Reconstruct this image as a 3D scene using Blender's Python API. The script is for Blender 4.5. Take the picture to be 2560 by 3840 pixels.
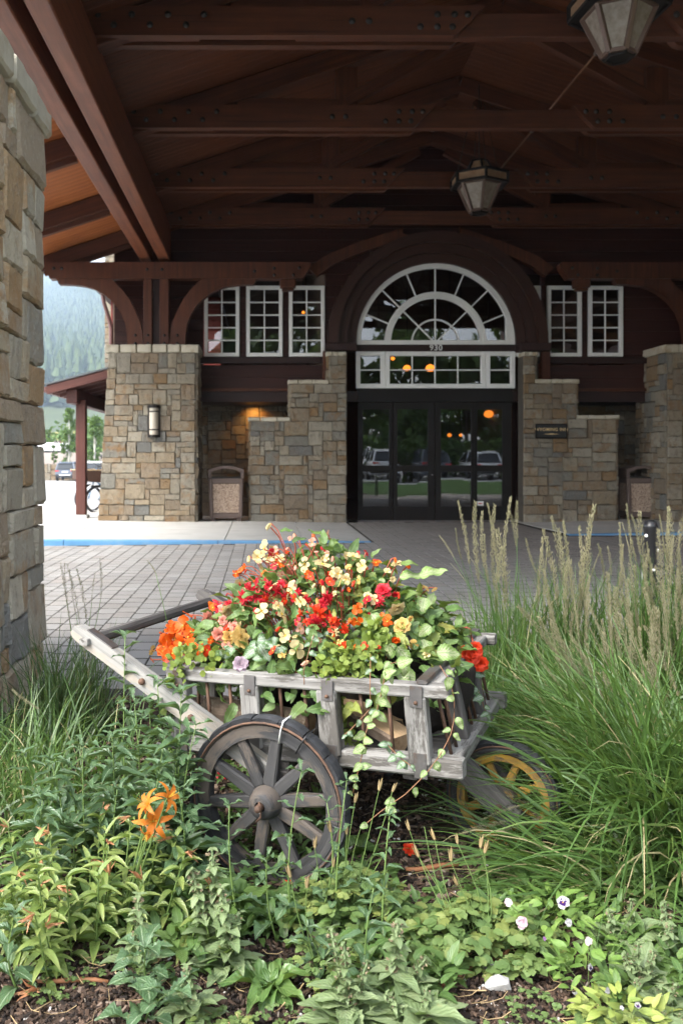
import bpy, math, random
import numpy as np
from mathutils import Vector, Matrix
random.seed(7); rng = np.random.default_rng(11)
for o in list(bpy.data.objects): bpy.data.objects.remove(o)
SC = bpy.context.scene; COL = SC.collection
# ------------------------------------------------------------------ camera, sky, sun, exposure
EYE = 1.25; FPX = 3300.0; VX, VY = 982.0, 1717.0          # shift lens held level, looking along +Y
cd = bpy.data.cameras.new('camera'); cam = bpy.data.objects.new('camera', cd); COL.objects.link(cam)
cam.location = (0, 0, EYE); cam.rotation_euler = (math.radians(90), 0, 0)
cd.sensor_fit = 'VERTICAL'; cd.sensor_height = 36.0; cd.sensor_width = 24.0; cd.lens = FPX/3840*36
cd.shift_x = (1280-VX)/3840; cd.shift_y = -(1920-VY)/3840
cd.clip_start = 0.05; cd.clip_end = 6000
cd.dof.use_dof = True; cd.dof.focus_distance = 2.75; cd.dof.aperture_fstop = 6.0
SC.camera = cam
w = bpy.data.worlds.new('World'); SC.world = w; w.use_nodes = True
wn = w.node_tree; wn.nodes.clear()
SUN_EL, SUN_AZ = 44.0, -128.0
sky = wn.nodes.new('ShaderNodeTexSky'); sky.sky_type = 'NISHITA'; sky.sun_disc = False
sky.sun_elevation = math.radians(SUN_EL); sky.sun_rotation = math.radians(SUN_AZ); sky.dust_density = 3.0; sky.air_density = 1.0
hs = wn.nodes.new('ShaderNodeHueSaturation'); hs.inputs['Saturation'].default_value = 0.30
bg = wn.nodes.new('ShaderNodeBackground'); bg.inputs['Strength'].default_value = 0.15
wo = wn.nodes.new('ShaderNodeOutputWorld')
wn.links.new(sky.outputs[0], hs.inputs['Color']); wn.links.new(hs.outputs[0], bg.inputs[0]); wn.links.new(bg.outputs[0], wo.inputs[0])
sl = bpy.data.lights.new('sun', 'SUN'); sl.energy = 1.45; sl.angle = math.radians(20); sl.color = (1.0, 0.96, 0.9)
so = bpy.data.objects.new('sun', sl); COL.objects.link(so)
e, a = math.radians(SUN_EL), math.radians(SUN_AZ)
so.rotation_euler = Vector((math.sin(a)*math.cos(e), math.cos(a)*math.cos(e), math.sin(e))).to_track_quat('Z', 'Y').to_euler()
so.location = (-10, -15, 25)
vs = SC.view_settings; vs.view_transform = 'Standard'; vs.look = 'None'; vs.exposure = 2.32; vs.gamma = 1.0; vs.use_curve_mapping = False
SC.render.engine = 'CYCLES'
try:
    SC.cycles.max_bounces = 8; SC.cycles.diffuse_bounces = 3; SC.cycles.transparent_max_bounces = 12; SC.cycles.volume_bounces = 1
except Exception: pass
# ------------------------------------------------------------------ helpers
def PX(px, py, Y): return np.array([(px-VX)*Y/FPX, Y, EYE-(py-VY)*Y/FPX])
def GP(px, py, z=0.0):
    Y = (EYE-z)*FPX/(py-VY); return np.array([(px-VX)*Y/FPX, Y, z])
def U(a, b, n=None): return rng.uniform(a, b, n)
def nrm(v):
    v = np.asarray(v, float); return v/np.maximum(np.linalg.norm(v, axis=-1, keepdims=True), 1e-9)
class MB:
    def __init__(s): s.V=[]; s.F=[]; s.A=[]; s.R=[]; s.n=0
    def add(s, v, f, luv=None, rnd=None, m=0, sm=False, M4=None):
        v = np.asarray(v, float).reshape(-1, 3)
        if luv is None: luv = v.copy()
        if M4 is not None: v = v@M4[:3,:3].T+M4[:3,3]
        s.V.append(v); s.A.append(np.asarray(luv, float).reshape(-1, 3))
        s.R.append(np.full(len(v), 0.0) if rnd is None else np.broadcast_to(np.asarray(rnd, float).ravel(), (len(v),)) if np.size(rnd) in (1, len(v)) else rnd)
        if not isinstance(f, list): f = [f]
        for ff in f:
            ff = np.asarray(ff, int)
            if ff.ndim == 1: ff = ff[None, :]
            s.F.append((ff+s.n, m, sm))
        s.n += len(v)
    def mesh(s, name, mats, org=(0,0,0)):
        me = bpy.data.meshes.new(name)
        V = np.concatenate(s.V)-np.asarray(org, float)
        cnt = np.concatenate([np.full(len(f), f.shape[1]) for f, _, _ in s.F])
        lp = np.concatenate([f.ravel() for f, _, _ in s.F])
        me.vertices.add(len(V)); me.vertices.foreach_set('co', V.ravel().astype(np.float32))
        me.loops.add(len(lp)); me.loops.foreach_set('vertex_index', lp.astype(np.int32))
        me.polygons.add(len(cnt)); st = np.concatenate([[0], np.cumsum(cnt)[:-1]])
        me.polygons.foreach_set('loop_start', st.astype(np.int32))
        me.polygons.foreach_set('material_index', np.concatenate([np.full(len(f), m) for f, m, _ in s.F]).astype(np.int32))
        me.polygons.foreach_set('use_smooth', np.concatenate([np.full(len(f), q) for f, _, q in s.F]))
        at = me.attributes.new('luv', 'FLOAT_VECTOR', 'POINT'); at.data.foreach_set('vector', np.concatenate(s.A).ravel().astype(np.float32))
        at = me.attributes.new('rnd', 'FLOAT', 'POINT'); at.data.foreach_set('value', np.concatenate(s.R).astype(np.float32))
        for m in (mats if isinstance(mats, (list, tuple)) else [mats]): me.materials.append(m)
        me.update(calc_edges=True); me.validate()
        return me
    def build(s, name, mats, parent=None, org=None, kind=None):
        if org is None: org = base_of(parent)
        o = link(name, s.mesh(name, mats, org), parent)
        if kind: o['kind'] = kind
        return o
ROOT = {}
def base_of(p): return ROOT.get(p.name, (0,0,0)) if p is not None else (0,0,0)
def link(name, me, parent=None, loc=(0,0,0)):
    o = bpy.data.objects.new(name, me); COL.objects.link(o); o.location = loc
    if parent is not None: o.parent = parent; ROOT[o.name] = base_of(parent)
    return o
def thing(name, label, cat, loc=(0,0,0), rotz=0.0, group=None, local=False):
    o = bpy.data.objects.new(name, None); COL.objects.link(o); o.location = loc; o.rotation_euler = (0,0,rotz)
    o.empty_display_size = 0.1; o['label'] = label; o['category'] = cat
    if group: o['group'] = group
    ROOT[o.name] = (0,0,0) if local else tuple(loc)
    return o
def tag(o, label, cat, group=None):
    o['label'] = label; o['category'] = cat
    if group: o['group'] = group
    return o
def struct(o): o['kind'] = 'structure'; return o
def inst(name, me, parent, loc, R=None, scale=(1,1,1), world=True):
    o = bpy.data.objects.new(name, me); COL.objects.link(o); o.parent = parent
    b = base_of(parent) if world else (0,0,0)
    R = np.eye(3) if R is None else np.asarray(R, float)
    m = Matrix([[R[i][0]*scale[0], R[i][1]*scale[1], R[i][2]*scale[2], loc[i]-b[i]] for i in range(3)]+[[0,0,0,1]])
    o.matrix_basis = m; ROOT[o.name] = b if world else (0,0,0)
    return o
QB = np.array([[0,3,2,1],[4,5,6,7],[0,1,5,4],[1,2,6,5],[2,3,7,6],[3,0,4,7]])
def box(mb, lo, hi, m=0, M4=None):
    lo, hi = np.minimum(lo, hi), np.maximum(lo, hi)
    v = np.array([[lo[0],lo[1],lo[2]],[hi[0],lo[1],lo[2]],[hi[0],hi[1],lo[2]],[lo[0],hi[1],lo[2]],[lo[0],lo[1],hi[2]],[hi[0],lo[1],hi[2]],[hi[0],hi[1],hi[2]],[lo[0],hi[1],hi[2]]], float)
    d = hi-lo; k = int(np.argmax(d)); perm = [k]+[i for i in range(3) if i != k]
    mb.add(v, QB, luv=(v-lo)[:, perm]+U(0, 9, 3), m=m, M4=M4)
def bar(mb, p, q, w, h, up=(0,0,1), b=0.0, m=0, M4=None, w2=None, h2=None, wob=0.0):
    """bevelled beam from p to q, w across and h in the up direction"""
    p, q = np.asarray(p, float), np.asarray(q, float); T = nrm(q-p); L = np.linalg.norm(q-p)
    S = nrm(np.cross(T, up)); N = np.cross(S, T)
    b = max(b, 1e-4); w2 = w if w2 is None else w2; h2 = h if h2 is None else h2
    def ring(w, h, b):
        x, y = w/2, h/2
        return np.array([[-x+b,-y],[x-b,-y],[x,-y+b],[x,y-b],[x-b,y],[-x+b,y],[-x,y-b],[-x,-y+b]])
    st = [(0, .92, 0.0), (min(b, L*.1), 1, 0)]+([(L*t, 1, wob) for t in (.25, .5, .75)] if wob else [])+[(L-min(b, L*.1), 1, 0), (L, .92, 0.0)]
    v, l = [], []; off = U(0, 9, 3)
    for d, k, wb in st:
        t = d/L; r = ring((w+(w2-w)*t)*k, (h+(h2-h)*t)*k, b)+(U(-wb, wb, (8, 2)) if wb else 0)
        v.append(p+T*d+r[:, :1]*S+r[:, 1:]*N); l.append(np.c_[np.full(8, d), r[:, 0]+r[:,1]*.7, r[:, 1]]+off)
    n = len(st); f = [[8*i+j, 8*i+(j+1) % 8, 8*i+8+(j+1) % 8, 8*i+8+j] for i in range(n-1) for j in range(8)]
    mb.add(np.concatenate(v), [np.array(f), np.arange(8)[::-1], np.arange(8)+8*(n-1)], luv=np.concatenate(l), m=m, M4=M4)
def prism(mb, poly, fn, m=0, M4=None):
    """poly 2d outline; fn(x, y, k) gives the 3d point on side k = 0 / 1"""
    n = len(poly); v = np.array([fn(x, y, 0) for x, y in poly]+[fn(x, y, 1) for x, y in poly], float)
    f = [[i, (i+1) % n, n+(i+1) % n, n+i] for i in range(n)]
    P = np.array(poly, float); l = np.c_[P, np.zeros(n)]; l = np.r_[l, l+[0,0,.1]]
    mb.add(v, [np.array(f), np.arange(n)[::-1], np.arange(n)+n], luv=l, m=m, M4=M4)
def lathe(mb, prof, n=16, M4=None, m=0, sm=True, closed=False, arc=2*math.pi):
    prof = np.array(prof, float); k = len(prof); full = arc > 6.28
    a = np.linspace(0, arc, n+(0 if full else 1), endpoint=not full); na = len(a)
    v = np.stack([prof[None,:,0]*np.cos(a)[:,None], prof[None,:,0]*np.sin(a)[:,None], np.broadcast_to(prof[None,:,1], (na,k))], -1)
    f = [[i*k+j, ((i+1) % na)*k+j, ((i+1) % na)*k+(j+1) % k, i*k+(j+1) % k] for i in range(na if full else na-1) for j in range(k if closed else k-1)]
    l = np.stack([np.broadcast_to(a[:,None]*prof[:,0].max(), (na,k)), np.broadcast_to(prof[None,:,0], (na,k)), np.broadcast_to(prof[None,:,1], (na,k))], -1)
    mb.add(v, np.array(f), luv=l, m=m, sm=sm, M4=M4)
def tube(mb, pts, r, n=6, m=0, M4=None, cap=True):
    pts = np.asarray(pts, float); k = len(pts); r = np.broadcast_to(np.asarray(r, float), (k,))
    T = nrm(np.gradient(pts, axis=0)); ref = np.array([0,0,1.]) if abs(T[:,2]).mean() < .9 else np.array([1.,0,0])
    S = nrm(np.cross(T, ref)); N = np.cross(S, T); a = np.linspace(0, 2*math.pi, n, endpoint=False)
    v = pts[:,None]+r[:,None,None]*(np.cos(a)[None,:,None]*S[:,None]+np.sin(a)[None,:,None]*N[:,None])
    f = [[i*n+j, i*n+(j+1) % n, (i+1)*n+(j+1) % n, (i+1)*n+j] for i in range(k-1) for j in range(n)]
    d = np.r_[0, np.cumsum(np.linalg.norm(np.diff(pts, axis=0), axis=1))]
    l = np.stack([np.broadcast_to(d[:,None], (k,n)), np.broadcast_to(np.cos(a)*r.max(), (k,n)), np.broadcast_to(np.sin(a)*r.max(), (k,n))], -1)+U(0, 9, 3)
    F = [np.array(f)]+([np.arange(n)[::-1], np.arange(n)+n*(k-1)] if cap else [])
    mb.add(v, F, luv=l, m=m, sm=True, M4=M4)
def stems(mb, P, r, n=3, m=0, rnd=None):
    """many thin stalks at once: P (N,k,3), r (N,)"""
    P = np.asarray(P, float); N_, k = P.shape[:2]; r = np.broadcast_to(np.asarray(r, float), (N_,))
    T = nrm(np.gradient(P, axis=1)); S = nrm(np.cross(T, np.array([.3,.95,.1]))); B = np.cross(S, T)
    a = np.linspace(0, 2*math.pi, n, endpoint=False); tp = np.linspace(1, .6, k)
    v = P[:,:,None]+(r[:,None]*tp[None])[:,:,None,None]*(np.cos(a)[None,None,:,None]*S[:,:,None]+np.sin(a)[None,None,:,None]*B[:,:,None])
    f = np.array([[i*n+j, i*n+(j+1) % n, (i+1)*n+(j+1) % n, (i+1)*n+j] for i in range(k-1) for j in range(n)])
    F = (f[None]+(np.arange(N_)*k*n)[:,None,None]).reshape(-1, 4)
    rr = U(0, 1, N_) if rnd is None else rnd
    l = np.zeros((N_,k,n,3)); l[..., 0] = np.linspace(0, 1, k)[None,:,None]
    mb.add(v, F, luv=l, rnd=np.repeat(rr, k*n), m=m, sm=True)
def prof_lance(nu=6): u = np.linspace(0, 1, nu); return np.sin(np.pi*np.clip(u, 0, 1)**.8)**.8*(1-.15*u)+1e-3
def prof_ovate(nu=7): u = np.linspace(0, 1, nu); return np.sin(np.pi*u**.62)**.75+1e-3
def prof_round(nu=6): u = np.linspace(0, 1, nu); return 2*np.sqrt(np.clip(u*(1-u), 0, 1))+1e-3
def prof_petal(nu=6): u = np.linspace(0, 1, nu); return np.sin(np.pi*u**1.4)**.7+.06
def prof_tooth(nu=13, d=.16): p = prof_ovate(nu); p[1:-1] *= 1-d*(np.arange(nu-2) % 2); return p
def prof_lobe():
    return np.array([.05,.16,.14,.5,.3,.62,.36,.85,.6,1.,.85,.62,.3,.01])
def leaves(mb, base, T, N, L, W, prof, curl=0.0, fold=.25, rnd=None, m=0, wave=0.0, sm=True):
    base, T, N = [np.atleast_2d(np.asarray(x, float)) for x in (base, T, N)]; n = max(len(base), len(T), len(N))
    base, T, N = [np.broadcast_to(x, (n,3)) for x in (base, T, N)]
    T = nrm(T); S = nrm(np.cross(N, T)); N = np.cross(T, S)
    L = np.broadcast_to(np.asarray(L, float), (n,)); W = np.broadcast_to(np.asarray(W, float), (n,))
    c = np.broadcast_to(np.asarray(curl, float), (n,)); c = np.where(abs(c) < 1e-3, 1e-3, c)
    nu = len(prof); u = np.linspace(0, 1, nu)
    x = L[:,None]*np.sin(c[:,None]*u)/c[:,None]; z = -L[:,None]*(1-np.cos(c[:,None]*u))/c[:,None]
    hw = W[:,None]*prof[None]/2
    v = np.array([-1., 0, 1.]); nz = wave*W[:,None,None]*np.sin(u[None,:,None]*11+U(0, 6, (n,1,1)))*np.abs(v) if wave else 0
    P = base[:,None,None]+x[:,:,None,None]*T[:,None,None]+(v[None,None,:]*hw[:,:,None])[...,None]*S[:,None,None] \
        +(z[:,:,None]+fold*hw[:,:,None]*np.abs(v)+nz)[...,None]*N[:,None,None]
    q = np.array([[3*i+j, 3*i+3+j, 3*i+4+j, 3*i+1+j] for i in range(nu-1) for j in range(2)])
    F = (q[None]+(np.arange(n)*nu*3)[:,None,None]).reshape(-1, 4)
    rr = U(0, 1, n) if rnd is None else np.broadcast_to(rnd, (n,))
    l = np.zeros((n,nu,3,3)); l[...,0] = u[None,:,None]; l[...,1] = v[None,None]; l[...,2] = rr[:,None,None]*10
    mb.add(P, F, luv=l, rnd=np.repeat(rr, nu*3), m=m, sm=sm)
def arcs(base, az, L, lean, bend, k, p=1.4):
    """grass-like arcs: returns points (n,k+1,3) and end tangents"""
    n = len(base); t = np.linspace(0, 1, k+1); ph = lean[:,None]+bend[:,None]*t[None]**p
    ds = L[:,None]/k; sx = np.sin(ph); cz = np.cos(ph)
    h = np.c_[np.zeros(n), np.cumsum((sx[:,1:]+sx[:,:-1])/2*ds, 1)]; z = np.c_[np.zeros(n), np.cumsum((cz[:,1:]+cz[:,:-1])/2*ds, 1)]
    P = base[:,None]+np.stack([h*np.cos(az)[:,None], h*np.sin(az)[:,None], z], -1)
    P[:,1:,2] = np.maximum(P[:,1:,2], .012+U(0, .03, (n,1)))
    Tn = np.stack([sx[:,-1]*np.cos(az), sx[:,-1]*np.sin(az), cz[:,-1]], -1)
    return P, Tn
def blades(mb, base, az, L, lean, bend, w, k=7, m=0, rnd=None, p=1.4):
    P, Tn = arcs(base, az, L, lean, bend, k, p); n = len(base)
    T = nrm(np.gradient(P, axis=1)); sd = np.stack([-np.sin(az), np.cos(az), 0*az], -1)[:,None]*np.ones((1,k+1,1))
    B = np.cross(T, sd); tw = U(-.9, .9, (n,1))+U(-.8, .8, (n,1))*np.linspace(0, 1, k+1)
    S = np.cos(tw)[...,None]*sd+np.sin(tw)[...,None]*B
    t = np.linspace(0, 1, k+1); wid = np.broadcast_to(w, (n,))[:,None]*(np.clip(.55+1.6*t, 0, 1)*(1-t**2.6)+.04)[None]/2
    v = np.stack([P-S*wid[...,None], P+S*wid[...,None]], 2)
    q = np.array([[2*i, 2*i+1, 2*i+3, 2*i+2] for i in range(k)]); F = (q[None]+(np.arange(n)*(k+1)*2)[:,None,None]).reshape(-1, 4)
    rr = U(0, 1, n) if rnd is None else rnd
    l = np.zeros((n,k+1,2,3)); l[...,0] = t[None,:,None]; l[...,1] = np.array([-1., 1.])
    mb.add(v, F, luv=l, rnd=np.repeat(rr, (k+1)*2), m=m, sm=True)
    return P, Tn
def frame(T, N):
    T = nrm(T); S = nrm(np.cross(N, T)); N = np.cross(T, S); return np.stack([T, S, N], 1)
def rot(axis, ang): return np.array(Matrix.Rotation(ang, 3, axis))
def M4(R=None, loc=(0,0,0), s=1.0):
    m = np.eye(4); m[:3,:3] = (np.eye(3) if R is None else np.asarray(R))*s; m[:3,3] = loc; return m
# ------------------------------------------------------------------ materials
def node(nt, typ, ins=None, **props):
    n = nt.nodes.new('ShaderNode'+typ)
    for k, v in props.items(): setattr(n, k, v)
    for k, v in (ins or {}).items():
        if isinstance(v, bpy.types.NodeSocket): nt.links.new(v, n.inputs[k])
        else:
            if isinstance(v, tuple) and len(v) == 3 and n.inputs[k].type == 'RGBA': v = v+(1,)
            n.inputs[k].default_value = v
    return n
def ramp(nt, fac, stops, interp='LINEAR'):
    r = node(nt, 'ValToRGB', {0: fac}); cr = r.color_ramp; cr.interpolation = interp
    while len(cr.elements) < len(stops): cr.elements.new(.5)
    for e_, (p, c) in zip(cr.elements, stops): e_.position = p; e_.color = tuple(c)+(1,) if len(c) == 3 else c
    return r.outputs[0]
def mix(nt, f, a, b, blend='MIX'):
    n = nt.nodes.new('ShaderNodeMix'); n.data_type = 'RGBA'; n.blend_type = blend
    for k, v in ((0, f), (6, a), (7, b)):
        if isinstance(v, bpy.types.NodeSocket): nt.links.new(v, n.inputs[k])
        else: n.inputs[k].default_value = v if not isinstance(v, tuple) or len(v) == 4 else v+(1,)
    return n.outputs[2]
def math_(nt, op, a, b=0.0, c=None):
    n = node(nt, 'Math', {0: a, 1: b}, operation=op)
    if c is not None: n.inputs[2].default_value = c
    return n.outputs[0]
def new(name):
    m = bpy.data.materials.new(name); m.use_nodes = True; nt = m.node_tree; nt.nodes.clear()
    return m, nt, nt.nodes.new('ShaderNodeOutputMaterial')
def noise(nt, vec, scale, detail=4, rough=.6): return node(nt, 'TexNoise', {'Vector': vec, 'Scale': scale, 'Detail': detail, 'Roughness': rough}).outputs[0]
def coords(nt, kind='obj'):
    if kind == 'luv': return node(nt, 'Attribute', attribute_name='luv').outputs['Vector']
    if kind == 'objrand':
        a = node(nt, 'TexCoord').outputs['Object']; r = node(nt, 'ObjectInfo').outputs['Random']
        return node(nt, 'VectorMath', {0: a, 1: node(nt, 'CombineXYZ', {0: math_(nt, 'MULTIPLY', r, 37.), 1: math_(nt, 'MULTIPLY', r, 91.), 2: r}).outputs[0]}, operation='ADD').outputs[0]
    return node(nt, 'NewGeometry').outputs['Position']
def rnd_of(nt):
    a = node(nt, 'Attribute', attribute_name='rnd').outputs['Fac']; r = node(nt, 'ObjectInfo').outputs['Random']
    return math_(nt, 'FRACT', math_(nt, 'ADD', a, r))
def finish(nt, out, col, rough=.7, spec=.4, bump=None, bstr=.3, bdist=.01, metal=0.0, trans=None):
    p = node(nt, 'BsdfPrincipled', {'Base Color': col, 'Roughness': rough, 'Specular IOR Level': spec, 'Metallic': metal})
    if bump is not None:
        b = node(nt, 'Bump', {'Height': bump, 'Strength': bstr, 'Distance': bdist}); nt.links.new(b.outputs[0], p.inputs['Normal'])
    sh = p.outputs[0]
    if trans:
        t = node(nt, 'BsdfTranslucent', {0: trans[1]}); sh = node(nt, 'MixShader', {0: trans[0], 1: sh, 2: t.outputs[0]}).outputs[0]
    nt.links.new(sh, out.inputs[0])
def plain(name, col, rough=.6, var=.25, scale=6.0, spec=.4, metal=0.0, bstr=.15, bdist=.004, kind='pos', dirt=None):
    m, nt, out = new(name); v = coords(nt, kind); f = noise(nt, v, scale)
    c = mix(nt, f, tuple(x*(1-var) for x in col), tuple(min(1, x*(1+var)) for x in col))
    if dirt: c = mix(nt, ramp(nt, noise(nt, v, scale*.35, 6, .7), [(.5, (0,0,0)), (.72, (1,1,1))]), c, dirt)
    finish(nt, out, c, rough, spec, noise(nt, v, scale*9), bstr, bdist, metal); return m
def wood(name, c1, c2, c3, rough=.6, along=1.3, across=34.0, streak=.5, spec=.35, bstr=.35, wear=None, bdist=.003):
    m, nt, out = new(name); l = coords(nt, 'luv')
    v = node(nt, 'Mapping', {0: l, 3: (along, across, across)}).outputs[0]
    g = noise(nt, v, 1.0, 5, .65); big = noise(nt, l, 3.0, 3)
    r = node(nt, 'ObjectInfo').outputs['Random']
    c = ramp(nt, g, [(.3, c3), (.48, c1), (.7, c2)])
    c = mix(nt, math_(nt, 'MULTIPLY', ramp(nt, big, [(.4, (0,0,0)), (.7, (1,1,1))]), streak), c, c3)
    c = mix(nt, math_(nt, 'MULTIPLY', r, .35), c, c2)
    if wear:
        wv = noise(nt, node(nt, 'Mapping', {0: l, 3: (3, 14, 14)}).outputs[0], 1.0, 6, .75)
        c = mix(nt, ramp(nt, wv, [(.5, (0,0,0)), (.56, (1,1,1))]), c, wear)
    cv = noise(nt, node(nt, 'Mapping', {0: l, 3: (along*.7, across*1.6, across*1.6)}).outputs[0], 1.0, 3, .5)
    ck = ramp(nt, cv, [(.30, (1,1,1)), (.35, (0,0,0))]); c = mix(nt, math_(nt, 'MULTIPLY', ck, .6), c, tuple(x*.3 for x in c3))
    hgt = math_(nt, 'SUBTRACT', g, math_(nt, 'MULTIPLY', ck, .8))
    finish(nt, out, c, rough, spec, hgt, bstr, bdist); return m
def leafmat(name, cols, rib=None, rough=.42, spec=.45, trans=.3, varieg=None, tip=None, ribw=.05, bs=.3, blem=.55):
    m, nt, out = new(name); l = coords(nt, 'luv'); x = node(nt, 'SeparateXYZ', {0: l}); r = rnd_of(nt)
    c = ramp(nt, r, [(i/max(1, len(cols)-1), q) for i, q in enumerate(cols)])
    av = math_(nt, 'ABSOLUTE', x.outputs[1])
    nv = noise(nt, node(nt, 'Mapping', {0: l, 3: (5, 2.5, 3)}).outputs[0], 1.5, 4)
    c = mix(nt, nv, mix(nt, .22, c, (.01,.03,.01)), mix(nt, .12, c, (.5,.6,.25)))
    # side veins
    ve = math_(nt, 'SINE', math_(nt, 'MULTIPLY', math_(nt, 'SUBTRACT', x.outputs[0], math_(nt, 'MULTIPLY', av, .35)), 46.0))
    if varieg:
        d = math_(nt, 'ADD', math_(nt, 'MULTIPLY', nv, .9), math_(nt, 'MULTIPLY', av, -.55))
        d = math_(nt, 'ADD', d, math_(nt, 'MULTIPLY', ve, .10))
        c = mix(nt, ramp(nt, d, [(.12, (0,0,0)), (.26, (1,1,1))]), c, varieg)
    if rib: c = mix(nt, ramp(nt, av, [(ribw, (.9,.9,.9)), (ribw*2.2, (0,0,0))]), c, rib)
    if tip: c = mix(nt, ramp(nt, x.outputs[0], [(.55, (0,0,0)), (1., (1,1,1))]), c, tip)
    sp = noise(nt, node(nt, 'VectorMath', {0: node(nt, 'Mapping', {0: l, 3: (3.2, 1.6, 1.)}).outputs[0], 1: node(nt, 'CombineXYZ', {0: math_(nt, 'MULTIPLY', r, 31.), 1: math_(nt, 'MULTIPLY', r, 17.), 2: r}).outputs[0]}, operation='ADD').outputs[0], 1.3, 4, .6)
    if blem: c = mix(nt, math_(nt, 'MULTIPLY', ramp(nt, sp, [(.62, (0,0,0)), (.70, (1,1,1))]), blem), c, (.20,.14,.05))
    finish(nt, out, c, rough, spec, ve, bs, .0015, trans=(trans, mix(nt, .5, c, (.25,.38,.04))) if trans else None); return m
def petalmat(name, base, tip, throat, trans=.35, rough=.5):
    m, nt, out = new(name); l = coords(nt, 'luv'); x = node(nt, 'SeparateXYZ', {0: l})
    c = ramp(nt, x.outputs[0], [(0, throat), (.3, base), (.75, base), (1., tip)])
    n_ = noise(nt, node(nt, 'Mapping', {0: l, 3: (2, 9, 1)}).outputs[0], 1.2, 3)
    c = mix(nt, math_(nt, 'MULTIPLY', n_, .35), c, tip); r = rnd_of(nt)
    c = mix(nt, math_(nt, 'MULTIPLY', r, .5), c, tuple(q*.55 for q in base)); c = mix(nt, math_(nt, 'MULTIPLY', math_(nt, 'FRACT', math_(nt, 'MULTIPLY', r, 9.7)), .35), c, tip)
    finish(nt, out, c, rough, .3, n_, .2, .002, trans=(trans, c)); return m
STONE = [(0,(.33,.275,.20)),(.13,(.31,.28,.225)),(.29,(.37,.325,.25)),(.40,(.27,.22,.165)),(.50,(.33,.30,.245)),(.60,(.30,.21,.125)),(.67,(.25,.24,.21)),(.75,(.40,.365,.295)),(.86,(.30,.24,.175)),(.96,(.20,.20,.19))]
def stonemat(name, dark=1.0, shift=0.0, sat=1.0):
    m, nt, out = new(name); v = coords(nt, 'pos'); r = node(nt, 'ObjectInfo').outputs['Random']
    off = node(nt, 'VectorMath', {0: v, 1: node(nt, 'CombineXYZ', {0: math_(nt, 'MULTIPLY', r, 50.), 1: math_(nt, 'MULTIPLY', r, 23.), 2: math_(nt, 'MULTIPLY', r, 77.)}).outputs[0]}, operation='ADD').outputs[0]
    c = ramp(nt, r, [(p, (q[0]*dark*1.01, q[1]*dark, q[2]*dark*.96)) for p, q in STONE], 'CONSTANT')
    n1 = noise(nt, off, 5.0, 6, .7); n2 = noise(nt, off, 13.0, 5, .65); n3 = noise(nt, off, 45.0, 4, .6)
    k = math_(nt, 'FRACT', math_(nt, 'MULTIPLY', r, 7.3))
    c = mix(nt, math_(nt, 'MULTIPLY', ramp(nt, n1, [(.47, (0,0,0)), (.62, (1,1,1))]), math_(nt, 'MULTIPLY', k, .9)), c, tuple(x*dark for x in (.29,.17,.075)))
    c = mix(nt, ramp(nt, n2, [(.52, (0,0,0)), (.7, (.6,.6,.6))]), c, tuple(x*dark for x in (.17,.14,.11)))
    c = mix(nt, ramp(nt, n3, [(.55, (0,0,0)), (.8, (.45,.45,.45))]), c, tuple(x*dark for x in (.46,.44,.38)))
    h = math_(nt, 'ADD', n2, math_(nt, 'MULTIPLY', n3, .5))
    finish(nt, out, c, .88, .2, h, .85, .03); return m
m_stone = stonemat('stone', .68); m_stone_lit = stonemat('stone_lit', 1.36); m_cap = plain('cap_stone', (.46,.42,.33), .85, .25, 7, .25, bstr=.5, bdist=.01, kind='objrand', dirt=(.30,.22,.12))
m_mortar = plain('mortar', (.085,.075,.062), .95, .3, 9, .1)
m_timber = wood('timber', (.066,.0180,.0060), (.104,.031,.0115), (.033,.0095,.004), .55, .8, 16, .5, bstr=.2)
m_soffit = wood('timber_light', (.155,.047,.020), (.225,.077,.038), (.085,.025,.011), .5, .8, 16, .45, bstr=.2)
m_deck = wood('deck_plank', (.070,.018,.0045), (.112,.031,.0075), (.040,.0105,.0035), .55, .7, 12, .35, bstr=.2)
m_eave_lit = wood('eave_plank', (.30,.088,.022), (.40,.135,.040), (.19,.053,.014), .55, .7, 12, .35, bstr=.2)  # eave planks coloured brighter than the deck, daylight at the overhang put in
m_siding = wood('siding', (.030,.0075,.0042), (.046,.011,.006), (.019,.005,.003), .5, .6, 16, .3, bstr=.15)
m_brown = wood('brown_trim', (.021,.0065,.0045), (.032,.010,.007), (.012,.0045,.0035), .5, .8, 16, .3, bstr=.15)
m_white = plain('white_paint', (.74,.74,.71), .45, .06, 5, .4, bstr=.05)
m_bronze = plain('bronze_frame', (.011,.009,.008), .5, .2, 5, .2, bstr=.03)
m_iron = plain('dark_iron', (.03,.028,.027), .5, .35, 20, .5, metal=.5)
m_steel = plain('worn_steel', (.16,.15,.145), .5, .3, 30, .5, metal=.7, dirt=(.16,.08,.045), kind='objrand')
m_rust = plain('rusty_iron', (.13,.075,.05), .75, .4, 40, .3, metal=.3, kind='objrand', dirt=(.05,.04,.035))
m_conc = plain('concrete', (.47,.46,.43), .85, .10, 2.2, .2, bstr=.1, dirt=(.38,.37,.34))
m_asph = plain('asphalt', (.34,.34,.335), .9, .12, .7, .2, bstr=.1)
m_blue = plain('blue_paint', (.11,.27,.46), .7, .15, 9, .3, bstr=.1, dirt=(.24,.33,.42))
m_roofmetal = plain('roof_metal', (.09,.10,.105), .45, .15, 3, .5, metal=.3)
m_gold = plain('gilt', (.72,.52,.26), .4, .1, 8, .6, metal=.1)
m_black = plain('black_paint', (.012,.012,.013), .35, .2, 8, .5, bstr=.02)
m_plast = plain('brown_plastic', (.105,.074,.062), .5, .1, 6, .4, bstr=.03)
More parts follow.
